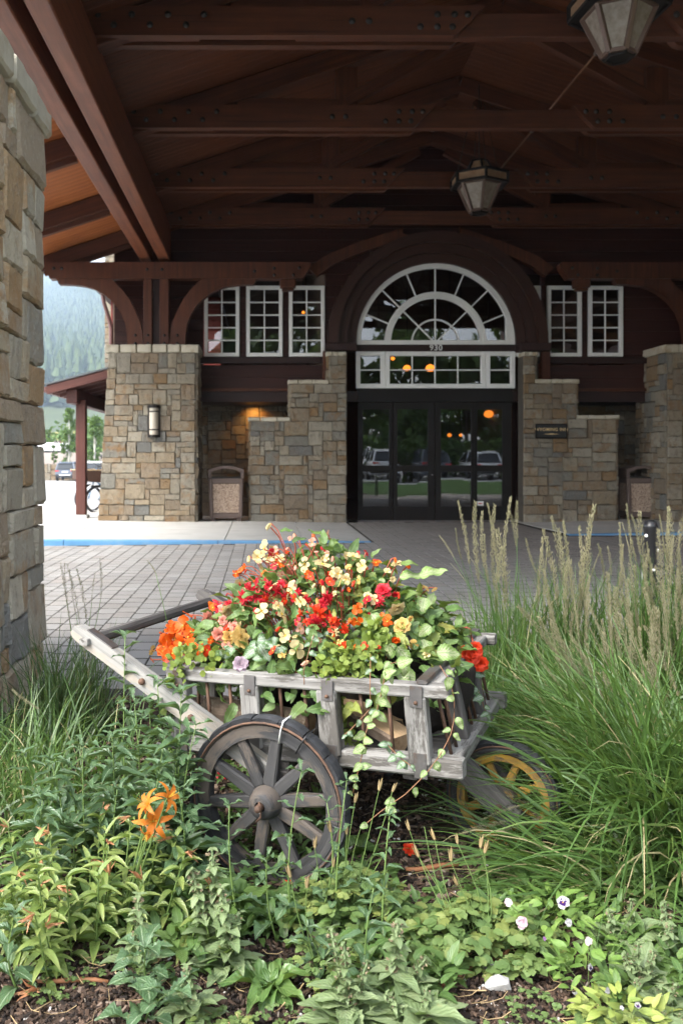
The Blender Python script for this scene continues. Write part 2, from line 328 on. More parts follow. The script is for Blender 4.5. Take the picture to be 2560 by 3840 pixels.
def aggregate():
    m, nt, out = new('aggregate'); v = coords(nt, 'objrand'); vo = node(nt, 'TexVoronoi', {'Vector': v, 'Scale': 55.0})
    c = ramp(nt, node(nt, 'SeparateColor', {0: vo.outputs['Color']}).outputs[0], [(0,(.16,.11,.08)),(.35,(.30,.22,.16)),(.7,(.42,.33,.26)),(1,(.24,.16,.11))])
    finish(nt, out, c, .8, .3, vo.outputs['Distance'], .5, .006); return m
m_aggr = aggregate()
def pavermat():
    m, nt, out = new('paver'); r = rnd_of(nt); v = coords(nt)
    c = ramp(nt, r, [(0,(.28,.275,.26)),(.35,(.315,.305,.29)),(.65,(.245,.238,.228)),(.92,(.295,.278,.255)),(1,(.275,.25,.23))])
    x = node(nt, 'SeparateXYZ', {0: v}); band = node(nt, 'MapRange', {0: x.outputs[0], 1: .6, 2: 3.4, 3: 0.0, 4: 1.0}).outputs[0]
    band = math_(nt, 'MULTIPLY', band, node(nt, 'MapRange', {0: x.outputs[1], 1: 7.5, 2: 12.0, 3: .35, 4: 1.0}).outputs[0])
    c = mix(nt, band, c, mix(nt, r, (.17,.15,.135), (.22,.195,.175)))          # pavers turn browner and darker to the right and towards the doors
    n1 = noise(nt, v, 60., 3); n2 = noise(nt, v, 1.1, 4)
    c = mix(nt, ramp(nt, n2, [(.42, (0,0,0)), (.68, (.5,.5,.5))]), c, (.17,.155,.14))
    c = mix(nt, math_(nt, 'MULTIPLY', n1, .25), c, (.45,.43,.4))
    finish(nt, out, c, .85, .25, n1, .3, .004); return m
m_paver = pavermat(); m_sand = plain('joint_sand', (.055,.050,.043), .95, .3, 30, .1)
def glassmat(name, tint=(.55,.58,.56), refl=.10):
    m, nt, out = new(name); fr = node(nt, 'Fresnel', {0: 1.55}).outputs[0]
    f = math_(nt, 'ADD', math_(nt, 'MULTIPLY', fr, 1.0), refl-.045)
    g = node(nt, 'BsdfGlossy', {0: (.95,.97,1.), 'Roughness': .01}); t = node(nt, 'BsdfTransparent', {0: tint})
    nt.links.new(node(nt, 'MixShader', {0: f, 1: t.outputs[0], 2: g.outputs[0]}).outputs[0], out.inputs[0]); return m
m_glass = glassmat('window_glass'); m_doorglass = glassmat('door_glass', (.34,.36,.35), .16)
def emit(name, col, s):
    m, nt, out = new(name); nt.links.new(node(nt, 'Emission', {0: col, 1: s}).outputs[0], out.inputs[0]); return m
m_lamp = emit('lamp_glow', (1.,.25,.028), .8)
def mica(name, c1, c2):
    m, nt, out = new(name); v = coords(nt, 'objrand'); n_ = noise(nt, v, 14., 5, .65)
    c = ramp(nt, n_, [(.3, c1), (.7, c2)])
    finish(nt, out, c, .35, .5, n_, .1, .003, trans=(.35, c)); return m
m_mica = mica('mica_pane', (.23,.185,.14), (.40,.345,.28)); m_mica2 = mica('amber_mica', (.30,.17,.09), (.42,.29,.18))
m_frost = plain('frosted_glass', (.46,.41,.33), .3, .05, 5, .5)
m_rubber = plain('tyre_rubber', (.028,.029,.032), .65, .4, 30, .35, bstr=.4, bdist=.003, dirt=(.055,.055,.06))
# ------------------------------------------------------------------ ground, road, pavement, kerbs
YF = 17.33; SF = FPX/YF
fx = lambda px, Y=YF: (px-VX)*Y/FPX
fz = lambda py, Y=YF: EYE-(py-VY)*Y/FPX
def gz(y): return -.07-.0132*np.clip(y-20, 0, 90)
def sheet(name, xs, ys, zf, mat, parent=None):
    mb = MB(); X, Y = np.meshgrid(xs, ys); n, k = len(ys), len(xs)
    f = [[i*k+j, i*k+j+1, (i+1)*k+j+1, (i+1)*k+j] for i in range(n-1) for j in range(k-1)]
    mb.add(np.stack([X, Y, zf(X, Y)], -1), np.array(f)); return mb.build(name, mat, parent)
ground = struct(sheet('ground', np.r_[-2600, -300, np.linspace(-60, 60, 9), 300, 2600], np.r_[-900, -100, -5, 20, np.linspace(25, 110, 6), 160, 400, 3600], lambda X, Y: gz(Y)-.012*np.clip(X-60, 0, 1), m_asph))
PW, PL = .158, .242
X0, X1, Y0, Y1 = -3.55, 9.4, 4.55, 17.2
pave = MB(); box(pave, (X0, Y0, -.068), (X1, Y1, -.0028)); pavement = struct(pave.build('pavement', m_sand))
added_lawn = struct(sheet('added_lawn', np.linspace(3.65, 30, 12), np.linspace(-14.5, 4.4, 10), lambda X, Y: -.055+0*X, plain('lawn_turf', (.045,.085,.025), .95, .3, 8, .1, bstr=.5)))  # unseen turf added to darken what the door glass mirrors
def pv_template():
    mb = MB(); a, b, c = PW/2-.002, PL/2-.0085, .0065
    ring = lambda s, z: np.array([[-a+s*.7,-b+s*2.1,z],[a-s*.7,-b+s*2.1,z],[a-s*.7,b-s*2.1,z],[-a+s*.7,b-s*2.1,z]])
    v = np.r_[ring(0, -.05), ring(0, -.0045), ring(c, 0)]
    f = [[i+o, (i+1) % 4+o, (i+1) % 4+4+o, i+4+o] for o in (0, 4) for i in range(4)]+[[8,9,10,11]]
    return v, np.array(f)
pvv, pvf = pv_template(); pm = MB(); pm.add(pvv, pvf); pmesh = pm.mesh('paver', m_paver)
cells = []
ncol = int((X1-X0)/PW)
for i in range(ncol):
    x = X0+PW*(i+.5); o = U(0, PL); y = Y0+.1+o*.999
    while y < Y1-.1:
        if not (y > 14.07 and x > 4.86) and not (x < 1.65 and y > 12.35+.62*np.clip((x+3.5)/5.1, 0, 1)**.8): cells.append((x, y))
        y += PL
cells = np.array(cells)
px = VX+cells[:,0]*FPX/cells[:,1]; py = VY+EYE*FPX/cells[:,1]
vis = (px > 150)&(px < 2570)&~((px > 640)&(px < 1760)&(py > 2100))&~((px > 1780)&(py > 2180))
order = np.argsort(np.where(vis, cells[:,1], 1e3+cells[:,1])); near = order[:300]; rest = order[300:]
for i in near:
    R = rot('X', U(-.004, .004))@rot('Y', U(-.005, .005))@rot('Z', U(-.012, .012))
    inst('paver', pmesh, pavement, (cells[i,0]+U(-.002,.002), cells[i,1], U(-.0012, .001)), R)
fm = MB(); n = len(rest); v = pvv[None]+np.c_[cells[rest], U(-.0012, .001, n)][:,None]
v[:,:,2] += v[:,:,0]*0+(pvv[None,:,0]*U(-.005,.005,(n,1))+pvv[None,:,1]*U(-.004,.004,(n,1)))
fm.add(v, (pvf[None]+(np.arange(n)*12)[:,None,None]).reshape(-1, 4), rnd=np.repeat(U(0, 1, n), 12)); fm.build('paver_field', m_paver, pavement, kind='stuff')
# left walk: slabs, with the blue kerb dying into the entrance lane
def kerb_y(x): return 12.4+.62*np.clip((x+3.5)/5.1, 0, 1)**.8
def kerb_z(x): return .085*np.clip((1.7-x)/5.2, 0, 1)+.004
walk = MB(); box(walk, (-14, 12.9, -.068), (1.6, 17.3, -.02)); sidewalk = struct(walk.build('sidewalk', m_conc))
jx = [-14, -9, -6.6, -4.4, -2.93, -.55, .62, 1.62]
for a_, b_ in zip(jx[:-1], jx[1:]):
    for y0, y1 in ((None, 14.9), (14.9, 17.3), (17.3, 22.)):
        if y0 and y0 > 17 and a_ > -3: continue
        mb = MB(); g = .006
        xs = np.linspace(a_+g, b_-g, 5); lo = [kerb_y(x)+.155 if y0 is None else y0+g for x in xs]
        top = [(x, l, kerb_z(x)) for x, l in zip(xs, lo)]+[(x, y1-g, kerb_z(x)) for x in xs[::-1]]
        v = np.array(top+[(x, y, -.06) for x, y, z in top]); k = len(top)
        mb.add(v, [np.arange(k)]+[np.array([[i, i+k, (i+1) % k+k, (i+1) % k] for i in range(k)])]); mb.build('slab', m_conc, sidewalk)
for a_, b_ in zip([-14, -8, -4.9, -2.82, -.64, 1.62][:-1], [-8, -4.9, -2.82, -.64, 1.62]):
    mb = MB(); xs = np.linspace(a_+.005, b_-.005, 9); v = []
    for x in xs: y, z = kerb_y(x), kerb_z(x)+.002; v += [(x, y, -.06), (x, y, z-.012), (x, y+.012, z), (x, y+.15, z), (x, y+.15, -.06)]
    f = [[5*i+j, 5*i+5+j, 5*i+6+j, 5*i+1+j] for i in range(8) for j in range(4)]
    mb.add(np.array(v), [np.array(f)[:, ::-1], np.array([0,1,2,3,4]), np.array([44,43,42,41,40])]); mb.build('kerb', m_blue, sidewalk)
w2 = MB(); box(w2, (4.95, 14.2, -.068), (16, 17.3, -.03)); walk_r = struct(w2.build('sidewalk', m_conc))
for a_, b_ in zip([4.95, 7.4, 9.8, 12.6], [7.4, 9.8, 12.6, 16]):
    for y0, y1 in ((14.36, 15.8), (15.8, 17.3)):
        mb = MB(); 
        pts = [(a_+.006, y0+.006), (b_-.006, y0+.006), (b_-.006, y1-.006), (a_+.006, y1-.006)]
        if a_ < 6 and y0 < 15: pts[0] = (a_+.1, y0+.006)
        prism(mb, pts, lambda x, y, k: (x, y, [-.06, .006+.05*np.clip((x-4.9)/2, 0, 1)][k])); mb.build('slab', m_conc, walk_r)
    mb = MB(); a2 = a_
    prism(mb, [(a2+.005, 14.2), (b_-.005, 14.2), (b_-.005, 14.36), (a2+.005, 14.36)], lambda x, y, k: (x, y, [-.06, .010+.05*np.clip((x-4.9)/2, 0, 1)][k])); mb.build('kerb', m_blue, walk_r)
# ------------------------------------------------------------------ stonework
def stone_templates(nx=6, nz=4, k=10):
    out = []
    for t in range(k):
        xs = np.array([-.5,-.455,-.15,.15,.455,.5]); zs = np.array([-.5,-.425,.425,.5]); X0_, Z0_ = np.meshgrid(xs, zs)
        eX, eZ = .018*np.sin(Z0_*7+t)+U(-.008,.008,X0_.shape), .022*np.sin(X0_*8+t*2)+U(-.010,.010,X0_.shape); X = X0_*.99+eX; Z = Z0_*.985+eZ
        Xi, Zi = X, Z
        edge = (np.abs(X0_) > .46)|(np.abs(Z0_) > .46)
        fr = np.stack([np.where(edge, X*.989, Xi), np.where(edge, U(.66, .88, X.shape), U(.86, 1.24, X.shape)+X0_*U(-.35,.35)+Z0_*U(-.35,.35)), np.where(edge, Z*.980, Zi)], -1)
        bk = np.stack([X, np.full(X.shape, -.35), Z], -1)
        mb = MB(); q = [[i*nx+j, i*nx+j+1, (i+1)*nx+j+1, (i+1)*nx+j] for i in range(nz-1) for j in range(nx-1)]
        bd = [j for j in range(nx)]+[i*nx+nx-1 for i in range(1, nz)]+[(nz-1)*nx+j for j in range(nx-2, -1, -1)]+[i*nx for i in range(nz-2, 0, -1)]
        sd = [[bd[i], bd[(i+1) % len(bd)], nx*nz+bd[(i+1) % len(bd)], nx*nz+bd[i]] for i in range(len(bd))]
        mb.add(np.r_[fr.reshape(-1, 3), bk.reshape(-1, 3)], [np.array(q)[:, ::-1], np.array(sd)]); out.append(mb.mesh('stone', m_stone))
    return out
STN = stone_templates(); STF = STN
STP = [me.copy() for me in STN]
for me in STP: me.materials[0] = m_stone_lit  # same stone, colour raised to stand in for light on the near column
def ashlar(Wd, H, unit=.085, big=5):
    nx, nz = max(1, round(Wd/unit)), max(1, round(H/unit)); ux, uz = Wd/nx, H/nz
    occ = np.zeros((nz, nx), bool); out = []
    for j in range(nz):
        for i in range(nx):
            if occ[j, i]: continue
            w_ = random.choice([1,2,2,3,3,3,4,4,big,big]); h_ = random.choice([1,1,2,2,2,2,3])
            if h_ >= w_+1: w_ = h_
            w_ = min(w_, nx-i); h_ = min(h_, nz-j)
            while w_ > 1 and occ[j, i:i+w_].any(): w_ -= 1
            if nx-(i+w_) == 1 and not occ[j, i+w_] and w_ < 5: w_ += 1
            if nz-(j+h_) == 1: h_ += 1
            while h_ > 1 and occ[j:j+h_, i:i+w_].any(): h_ -= 1
            occ[j:j+h_, i:i+w_] = True; out.append((i*ux, j*uz, w_*ux, h_*uz))
    return out
def stone_face(parent, org, ud, W_, H, nd, unit=.092, keep=None, u0=None, depth=.038, big=5):
    """stones of one wall face: origin org, horizontal direction ud, outward normal nd"""
    org, ud, nd = np.array(org, float), np.array(ud, float), np.array(nd, float); R = np.stack([ud, nd, [0,0,1.]], 1)
    for (u, z, w_, h_) in ashlar(W_, H, unit, big):
        cu, cz = u+w_/2, z+h_/2
        if keep and not keep(cu, cz): continue
        if u0 is not None:
            lo = u0(cz); s = (W_-lo)/W_; cu = lo+cu*s; w_ = w_*s
        me = random.choice(STF); sx = random.choice((1, 1))
        inst('stone', me, parent, org+ud*cu+np.array([0,0,cz])+nd*.004, R@rot('Y', U(-.012, .012)), (w_-.003, depth*U(.8, 1.2), h_-.003))
def cap_blocks(parent, x0, x1, y0, y1, z0, h, n, axis=0, name='cap_stone'):
    ts = np.linspace(0, 1, n+1); ts[1:-1] += U(-.25, .25, n-1)/n
    for i in range(n):
        mb = MB(); a, b = ts[i], ts[i+1]
        if axis == 0: p, q, w_ = (x0+(x1-x0)*a+.003, (y0+y1)/2, z0+h/2), (x0+(x1-x0)*b-.003, (y0+y1)/2, z0+h/2+U(-.004,.004)), abs(y1-y0)
        else: p, q, w_ = ((x0+x1)/2, y0+(y1-y0)*a+.003, z0+h/2), ((x0+x1)/2, y0+(y1-y0)*b-.003, z0+h/2+U(-.004,.004)), abs(x1-x0)
        bar(mb, p, q, w_+U(-.012, .012), h, b=.018, wob=.006); mb.build(name, m_cap, parent)
def column(label, x0, x1, y0, y1, zt, capn, bat=0.0, faces='sew', cap_axis=0, unit=.098):
    t = thing('stone_column', label, 'stone column', ((x0+x1)/2, (y0+y1)/2, 0))
    mb = MB(); bl = max(-bat, 0); br = max(bat, 0)
    v = np.array([[x0-bl,y0,-.05],[x1+br,y0,-.05],[x1+br,y1,-.05],[x0-bl,y1,-.05],[x0,y0,zt],[x1,y0,zt],[x1,y1,zt],[x0,y1,zt]])
    mb.add(v, QB); mb.build('core', m_mortar, t)
    W_ = x1-x0+abs(bat)
    if bat < 0: stone_face(t, (x0-bl, y0, -.02), (1,0,0), W_, zt+.02, (0,-1,0), unit, u0=lambda z: bl*z/zt)
    elif bat > 0: stone_face(t, (x1+br, y0, -.02), (-1,0,0), W_, zt+.02, (0,-1,0), unit, u0=lambda z: br*z/zt)
    elif 's' in faces: stone_face(t, (x0, y0, -.02), (1,0,0), W_, zt+.02, (0,-1,0), unit)
    if 'e' in faces: stone_face(t, (x1, y0, -.02), (0,1,0), y1-y0, zt+.02, (1,0,0), unit)
    if 'w' in faces: stone_face(t, (x0, y1, -.02), (0,-1,0), y1-y0, zt+.02, (-1,0,0), unit)
    if 'n' in faces: stone_face(t, (x1, y1, -.02), (-1,0,0), W_, zt+.02, (0,1,0), unit)
    o = .075
    if capn: cap_blocks(t, x0-o, x1+o, y0-o, y1+o, zt, .15, capn, cap_axis)
    return t
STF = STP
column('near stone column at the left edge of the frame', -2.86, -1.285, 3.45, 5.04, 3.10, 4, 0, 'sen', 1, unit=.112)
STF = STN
YC = 16.45
colL = column('stone column carrying a wall lantern, left of the bins', -2.86, -1.24, YC, YC+1.3, fz(1323, YC), 6, -.20, 'e')
colR = column('stone column at the right edge behind the tall grass', 7.56, 9.18, YC, YC+1.3, fz(1323, YC), 6, .20, 'w')
# stepped wing walls either side of the doors
YW = 16.95
def wing(label, xs, tops, flip):
    t = thing('stone_wall', label, 'stone wall', ((xs[0]+xs[-1])/2, YW, 0)); mb = MB()
    H = max(tops); lo, hi = min(xs), max(xs)
    for i in range(len(tops)):
        a, b = xs[i], xs[i+1]; box(mb, (a, YW, -.03), (b, YW+.34, tops[i]))
    mb.build('core', m_mortar, t)
    def keep_seg(i): return min(xs[i], xs[i+1]), max(xs[i], xs[i+1])
    # stones in bands between the step heights so that no stone crosses a step
    zs = [-.02]+sorted(set(tops)); 
    for k in range(len(tops)):
        z0, z1 = zs[k], zs[k+1]; seg = [i for i in range(len(tops)) if tops[i] >= z1-1e-6]
        a = min(keep_seg(i)[0] for i in seg); b = max(keep_seg(i)[1] for i in seg)
        stone_face(t, (a, YW, z0), (1,0,0), b-a, z1-z0, (0,-1,0))
        e_ = a if flip < 0 else b
        stone_face(t, (e_, YW+.34 if flip < 0 else YW, z0), (0,-1,0) if flip < 0 else (0,1,0), .34, z1-z0, (-1,0,0) if flip < 0 else (1,0,0))
    for i in range(len(tops)):
        a, b = keep_seg(i); 
        if flip < 0: a -= .055
        else: b += .055
        cap_blocks(t, a, b, YW-.06, YW+.40, tops[i], .078, 3)
    return t
zt = [fz(1580, YW), fz(1440, YW), fz(1335, YW)]
wl = wing('stepped stone wall between the left bin and the doors', [fx(940,YW), fx(1090,YW), fx(1232,YW), fx(1299,YW)], zt, -1)
wr = wing('stepped stone wall with the plaque, right of the doors', [fx(2308,YW), fx(2158,YW), fx(2003,YW), fx(1960,YW)], [fz(1572,YW), fz(1438,YW), fz(1335,YW)], 1)
# ------------------------------------------------------------------ hotel front
hotel = thing('hotel_building', 'dark red timber hotel front with arched window over glass doors', 'building', (3.4, YF, 0))
ZF0 = fz(1457); ACX, ACZ = fx(1629), fz(1294); RO = 404/SF
wins = [(767, 898), (924, 1059), (1083, 1216), (1891, 2022), (2047, 2175), (2201, 2329)]
wz0, wz1 = fz(1338), fz(1074)
# lap siding boards cut round the openings
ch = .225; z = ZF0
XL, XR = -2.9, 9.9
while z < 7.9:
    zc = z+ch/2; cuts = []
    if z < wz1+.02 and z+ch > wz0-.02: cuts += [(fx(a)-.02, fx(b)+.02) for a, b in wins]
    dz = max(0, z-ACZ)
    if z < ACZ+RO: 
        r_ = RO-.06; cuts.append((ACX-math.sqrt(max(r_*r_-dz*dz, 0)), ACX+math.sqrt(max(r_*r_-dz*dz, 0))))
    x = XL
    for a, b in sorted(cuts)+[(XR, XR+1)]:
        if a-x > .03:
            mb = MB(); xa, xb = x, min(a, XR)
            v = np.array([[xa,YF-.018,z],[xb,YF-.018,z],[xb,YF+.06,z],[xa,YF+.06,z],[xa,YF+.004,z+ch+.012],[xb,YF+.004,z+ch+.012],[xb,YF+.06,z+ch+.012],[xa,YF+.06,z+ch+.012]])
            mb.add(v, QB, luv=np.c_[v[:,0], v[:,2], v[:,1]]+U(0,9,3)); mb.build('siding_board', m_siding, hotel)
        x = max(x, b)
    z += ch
def part(fn, name, mat, parent=None):
    mb = MB(); fn(mb); return mb.build(name, mat, parent or hotel)
# band boards under the windows, soffit of the recesses, back stone wall of the recesses
for xa, xb in ((fx(705), fx(1300)), (fx(1958), 9.6)):
    part(lambda mb: bar(mb, (xa, YF-.05, fz(1352)), (xb, YF-.05, fz(1352)), .07, .135, b=.006), 'trim_board', m_brown)
    part(lambda mb: bar(mb, (xa, YF-.04, ZF0-.03), (xb, YF-.04, ZF0-.03), .09, .06, b=.006), 'trim_board', m_timber)
    part(lambda mb: box(mb, (xa-.6, YF-.02, fz(1507)), (xb+.3, YF+.10, ZF0-.06)), 'fascia', m_brown)
    part(lambda mb: box(mb, (xa-.6, YF+.10, ZF0-.25), (xb+.3, 19.0, ZF0-.19)), 'soffit', m_brown)
for xa, xb, lab in ((-1.35, 1.35, 'dark stone wall of the recess behind the left bin'), (5.6, 8.3, 'dark stone wall of the recess behind the right bin')):
    t = thing('stone_wall', lab, 'stone wall', ((xa+xb)/2, 18.75, 0)); mb = MB(); box(mb, (xa, 18.75, -.05), (xb, 18.95, 2.6)); mb.build('core', m_mortar, t)
    stone_face(t, (xa, 18.75, 0), (1,0,0), xb-xa, 2.55, (0,-1,0), unit=.10)
part(lambda mb: box(mb, (.62, YF+.35, 0), (1.70, YF+.6, 2.5)), 'inner_wall', m_brown); part(lambda mb: box(mb, (5.1, YF+.35, 0), (5.7, YF+.6, 2.5)), 'inner_wall', m_brown)
part(lambda mb: box(mb, (-1.35, 17.3, -.05), (1.7, 18.8, .012)), 'recess_floor', m_conc); part(lambda mb: box(mb, (5.1, 17.3, -.05), (8.4, 18.8, .016)), 'recess_floor', m_conc)
# warm down light in the left recess
dl = thing('recessed_downlight', 'small lit downlight in the dark soffit over the left bin', 'light', (fx(955,18.5), 18.45, 2.36)); mb = MB()
lathe(mb, [(.0,.06),(.06,.06),(.065,0.),(.05,.0),(.045,.03),(0,.03)], 14, M4(loc=(fx(955,18.5), 18.45, 2.36))); mb.build('housing', m_bronze, dl)
mb = MB(); lathe(mb, [(0,.01),(.04,.012)], 14, M4(loc=(fx(955,18.5), 18.45, 2.36))); mb.build('bulb', emit('bulb_glow', (1.,.4,.08), 3.0), dl)
ll = bpy.data.lights.new('downlight', 'SPOT'); ll.energy = 5.5; ll.color = (1.,.46,.10); ll.spot_size = 2.2; ll.spot_blend = .8; ll.shadow_soft_size = .05
lo = bpy.data.objects.new('downlight_lamp', ll); COL.objects.link(lo); lo.parent = dl; lo.location = (0, 0, -.02); lo.rotation_euler = (.5, 0, 0)
# windows
def window_frame(mb, x0, x1, z0, z1, y, nx, nz, fw=.075, mw=.024, dep=.09):
    for a, b in (((x0+fw/2, y, z0), (x0+fw/2, y, z1)), ((x1-fw/2, y, z0), (x1-fw/2, y, z1))): bar(mb, a, b, fw, dep, up=(0,1,0), b=.006)
    for zz in (z0+fw/2, z1-fw/2): bar(mb, (x0+fw-.003, y, zz), (x1-fw+.003, y, zz), dep, fw, b=.006)
    for i in range(1, nx): xx = x0+fw+(x1-x0-2*fw)*i/nx; bar(mb, (xx, y+.012, z0+fw-.004), (xx, y+.012, z1-fw+.004), mw, .036, up=(0,1,0), b=.005)
    for j in range(1, nz): zz = z0+fw+(z1-z0-2*fw)*j/nz; bar(mb, (x0+fw-.004, y+.010, zz), (x1-fw+.004, y+.010, zz), .033, mw, b=.005)
unit_q = np.array([[0,1,2,3]])
def pane(parent, x0, x1, z0, z1, y, mat, name='pane'):
    mb = MB(); t = U(-.0025, .0025, 2)
    mb.add([[x0,y+t[0],z0],[x1,y+t[0]*.6+t[1],z0],[x1,y+t[1],z1],[x0,y-t[0]*.5,z1]], unit_q); return mb.build(name, mat, parent)
def sash(x0, x1, z0, z1, y, nx, nz, glass=m_glass, fw=.075, name='window'):
    mb = MB(); window_frame(mb, x0, x1, z0, z1, y, nx, nz, fw); o = mb.build(name, m_white, hotel)
    for i in range(nx):
        for j in range(nz):
            a, b = x0+fw+(x1-x0-2*fw)*i/nx, x0+fw+(x1-x0-2*fw)*(i+1)/nx; c, d = z0+fw+(z1-z0-2*fw)*j/nz, z0+fw+(z1-z0-2*fw)*(j+1)/nz
            pane(o, a, b, c, d, y+.018, glass)
for a, b in wins: sash(fx(a), fx(b), wz0, wz1, YF-.035, 2, 5, fw=.07)
tz0, tz1 = fz(1457), fz(1320)
sash(fx(1333), fx(1441), tz0, tz1, YF-.05, 1, 2, fw=.085); sash(fx(1442), fx(1815), tz0, tz1, YF-.05, 4, 2, fw=.085); sash(fx(1816), fx(1925), tz0, tz1, YF-.05, 1, 2, fw=.085)
# arched window
def ringseg(mb, r0, r1, y0, y1, a0=0, a1=math.pi, n=40, stilt=.035):
    an = np.linspace(a0, a1, n+1); v = []
    for t in an: c, s = math.cos(t), math.sin(t); v += [(ACX+r0*c, y0, ACZ+stilt+r0*s), (ACX+r1*c, y0, ACZ+stilt+r1*s), (ACX+r1*c, y1, ACZ+stilt+r1*s), (ACX+r0*c, y1, ACZ+stilt+r0*s)]
    if stilt and a0 == 0 and abs(a1-math.pi) < .01:
        s_ = v[:4]; e_ = v[-4:]; v = [(x, y, ACZ) for x, y, z_ in s_]+v+[(x, y, ACZ) for x, y, z_ in e_]
    k = len(v)//4; f = [[4*i+j, 4*i+4+j, 4*i+4+(j+1) % 4, 4*i+(j+1) % 4] for i in range(k-1) for j in range(4)]
    l = np.array(v); t = np.repeat(np.arange(k)*.05, 4); mb.add(v, [np.array(f), np.array([0,1,2,3]), np.array([k*4-1,k*4-2,k*4-3,k*4-4])], luv=np.c_[t, l[:,1], np.hypot(l[:,0]-ACX, l[:,2]-ACZ)])
R1 = 296/SF
m_arch = wood('arch_timber', (.034,.0115,.0065), (.048,.017,.010), (.020,.007,.004), .5, .8, 16, .3, bstr=.15)
mb = MB(); y = YF-.05
ringseg(mb, R1-.095, R1, y-.045, y+.045); ringseg(mb, 166/SF, 178/SF, y-.03, y+.03); ringseg(mb, 178.5/SF, 190/SF, y-.045, y+.03); ringseg(mb, 84/SF, 90/SF, y-.006, y+.026)
box(mb, (ACX-R1+.096, y-.04, ACZ), (ACX+R1-.096, y+.04, ACZ+.085))
for d in (22.5, 45, 67.5, 90, 112.5, 135, 157.5):
    c, s = math.cos(math.radians(d)), math.sin(math.radians(d)); o_ = np.array([ACX, y+.01, ACZ+.035]); u_ = np.array([c, 0, s])
    bar(mb, o_+u_*(189/SF), o_+u_*(R1-.09), .028, .036, up=(0,1,0), b=.004)
    if d in (45, 90, 135): bar(mb, o_+u_*.05, o_+u_*(168/SF), .028, .036, up=(0,1,0), b=.004)
aw = mb.build('arched_window', m_white, hotel)
for r0, r1, angs in ((190/SF, R1-.09, np.radians([0,22.5,45,67.5,90,112.5,135,157.5,180])), (88/SF, 167/SF, np.radians([0,45,90,135,180])), (.02, 86/SF, np.radians([0,45,90,135,180]))):
    for a0, a1 in zip(angs[:-1], angs[1:]):
        mb = MB(); t = np.linspace(a0, a1, 7); k = U(-.003, .003)
        v = [(ACX+r1*math.cos(q), y+.02+k*math.cos(q), ACZ+.03+r1*math.sin(q)) for q in t]+[(ACX+r0*math.cos(q), y+.02, ACZ+.03+r0*math.sin(q)) for q in t[::-1]]
        mb.add(v, np.arange(14)); mb.build('pane', m_glass, aw)
for i, (a, b, o_) in enumerate(((R1+.004, 330/SF, .16), (330/SF+.002, 366/SF, .25), (366/SF+.002, RO, .36))):
    part(lambda mb: ringseg(mb, a, b, YF-o_, YF+.05, n=44), 'arch_trim', m_arch)
for s in (-1, 1):
    part(lambda mb: bar(mb, (ACX+s*(R1+.02), YF-.18, fz(1309)), (ACX+s*(RO+.05), YF-.18, fz(1309)), .44, .15, b=.01), 'arch_shoe', m_brown)
    part(lambda mb: bar(mb, (ACX+s*2.125, YF-.10, 0), (ACX+s*2.125, YF-.10, fz(1320)), .17, .2, up=(0,1,0), b=.008), 'door_jamb', m_timber)
part(lambda mb: box(mb, (ACX-1.56, YF-.09, tz1+.002), (ACX+1.56, YF+.02, ACZ-.002)), 'number_board', m_brown)
# entrance doors
dx0, dx1 = fx(1341), fx(1917); zh = fz(1463)
part(lambda mb: box(mb, (dx0, YF-.06, fz(1508)), (dx1, YF+.08, tz0-.003)), 'door_header', m_bronze)
part(lambda mb: box(mb, (dx0, YF-.08, -.01), (dx1, YF+.1, .02)), 'threshold', m_steel)
zr = fz(1757); dt = fz(1510)
for (a, b, g0, g1, nm, yy) in ((1341, 1471, 1360, 1458, 'side_light', .02), (1472, 1627, 1488, 1602, 'sliding_door', -.025), (1628, 1776, 1650, 1763, 'sliding_door', -.025), (1777, 1917, 1788, 1882, 'side_light', .02)):
    mb = MB(); y = YF+yy; xa, xb = fx(a)+.004, fx(b)-.004; ga, gb = fx(g0), fx(g1)
    box(mb, (xa, y-.025, .022), (ga, y+.025, dt)); box(mb, (gb, y-.025, .022), (xb, y+.025, dt))
    box(mb, (ga, y-.022, .022), (gb, y+.022, fz(1899))); box(mb, (ga, y-.022, fz(1535)), (gb, y+.022, dt)); box(mb, (ga, y-.022, zr-.06), (gb, y+.022, zr+.06))
    d = mb.build(nm, m_bronze, hotel)
    pane(d, ga, gb, zr+.06, fz(1535), y, m_doorglass); pane(d, ga, gb, fz(1899), zr-.06, y, m_doorglass)
    if b == 1627:
        mb = MB(); lathe(mb, [(0,.02),(.016,.02),(.018,0)], 10, M4(rot('X', math.pi/2), (fx(1618), y-.026, fz(1781)))); mb.build('lock', m_steel, d)
part(lambda mb: box(mb, (fx(1788), YF+.005, fz(1896)), (fx(1812), YF+.009, fz(1880))), 'door_sticker', m_white)
part(lambda mb: box(mb, (fx(1793), YF+.001, fz(1890)), (fx(1806), YF+.0045, fz(1886))), 'door_sticker', plain('sticker_red', (.5,.05,.05)))
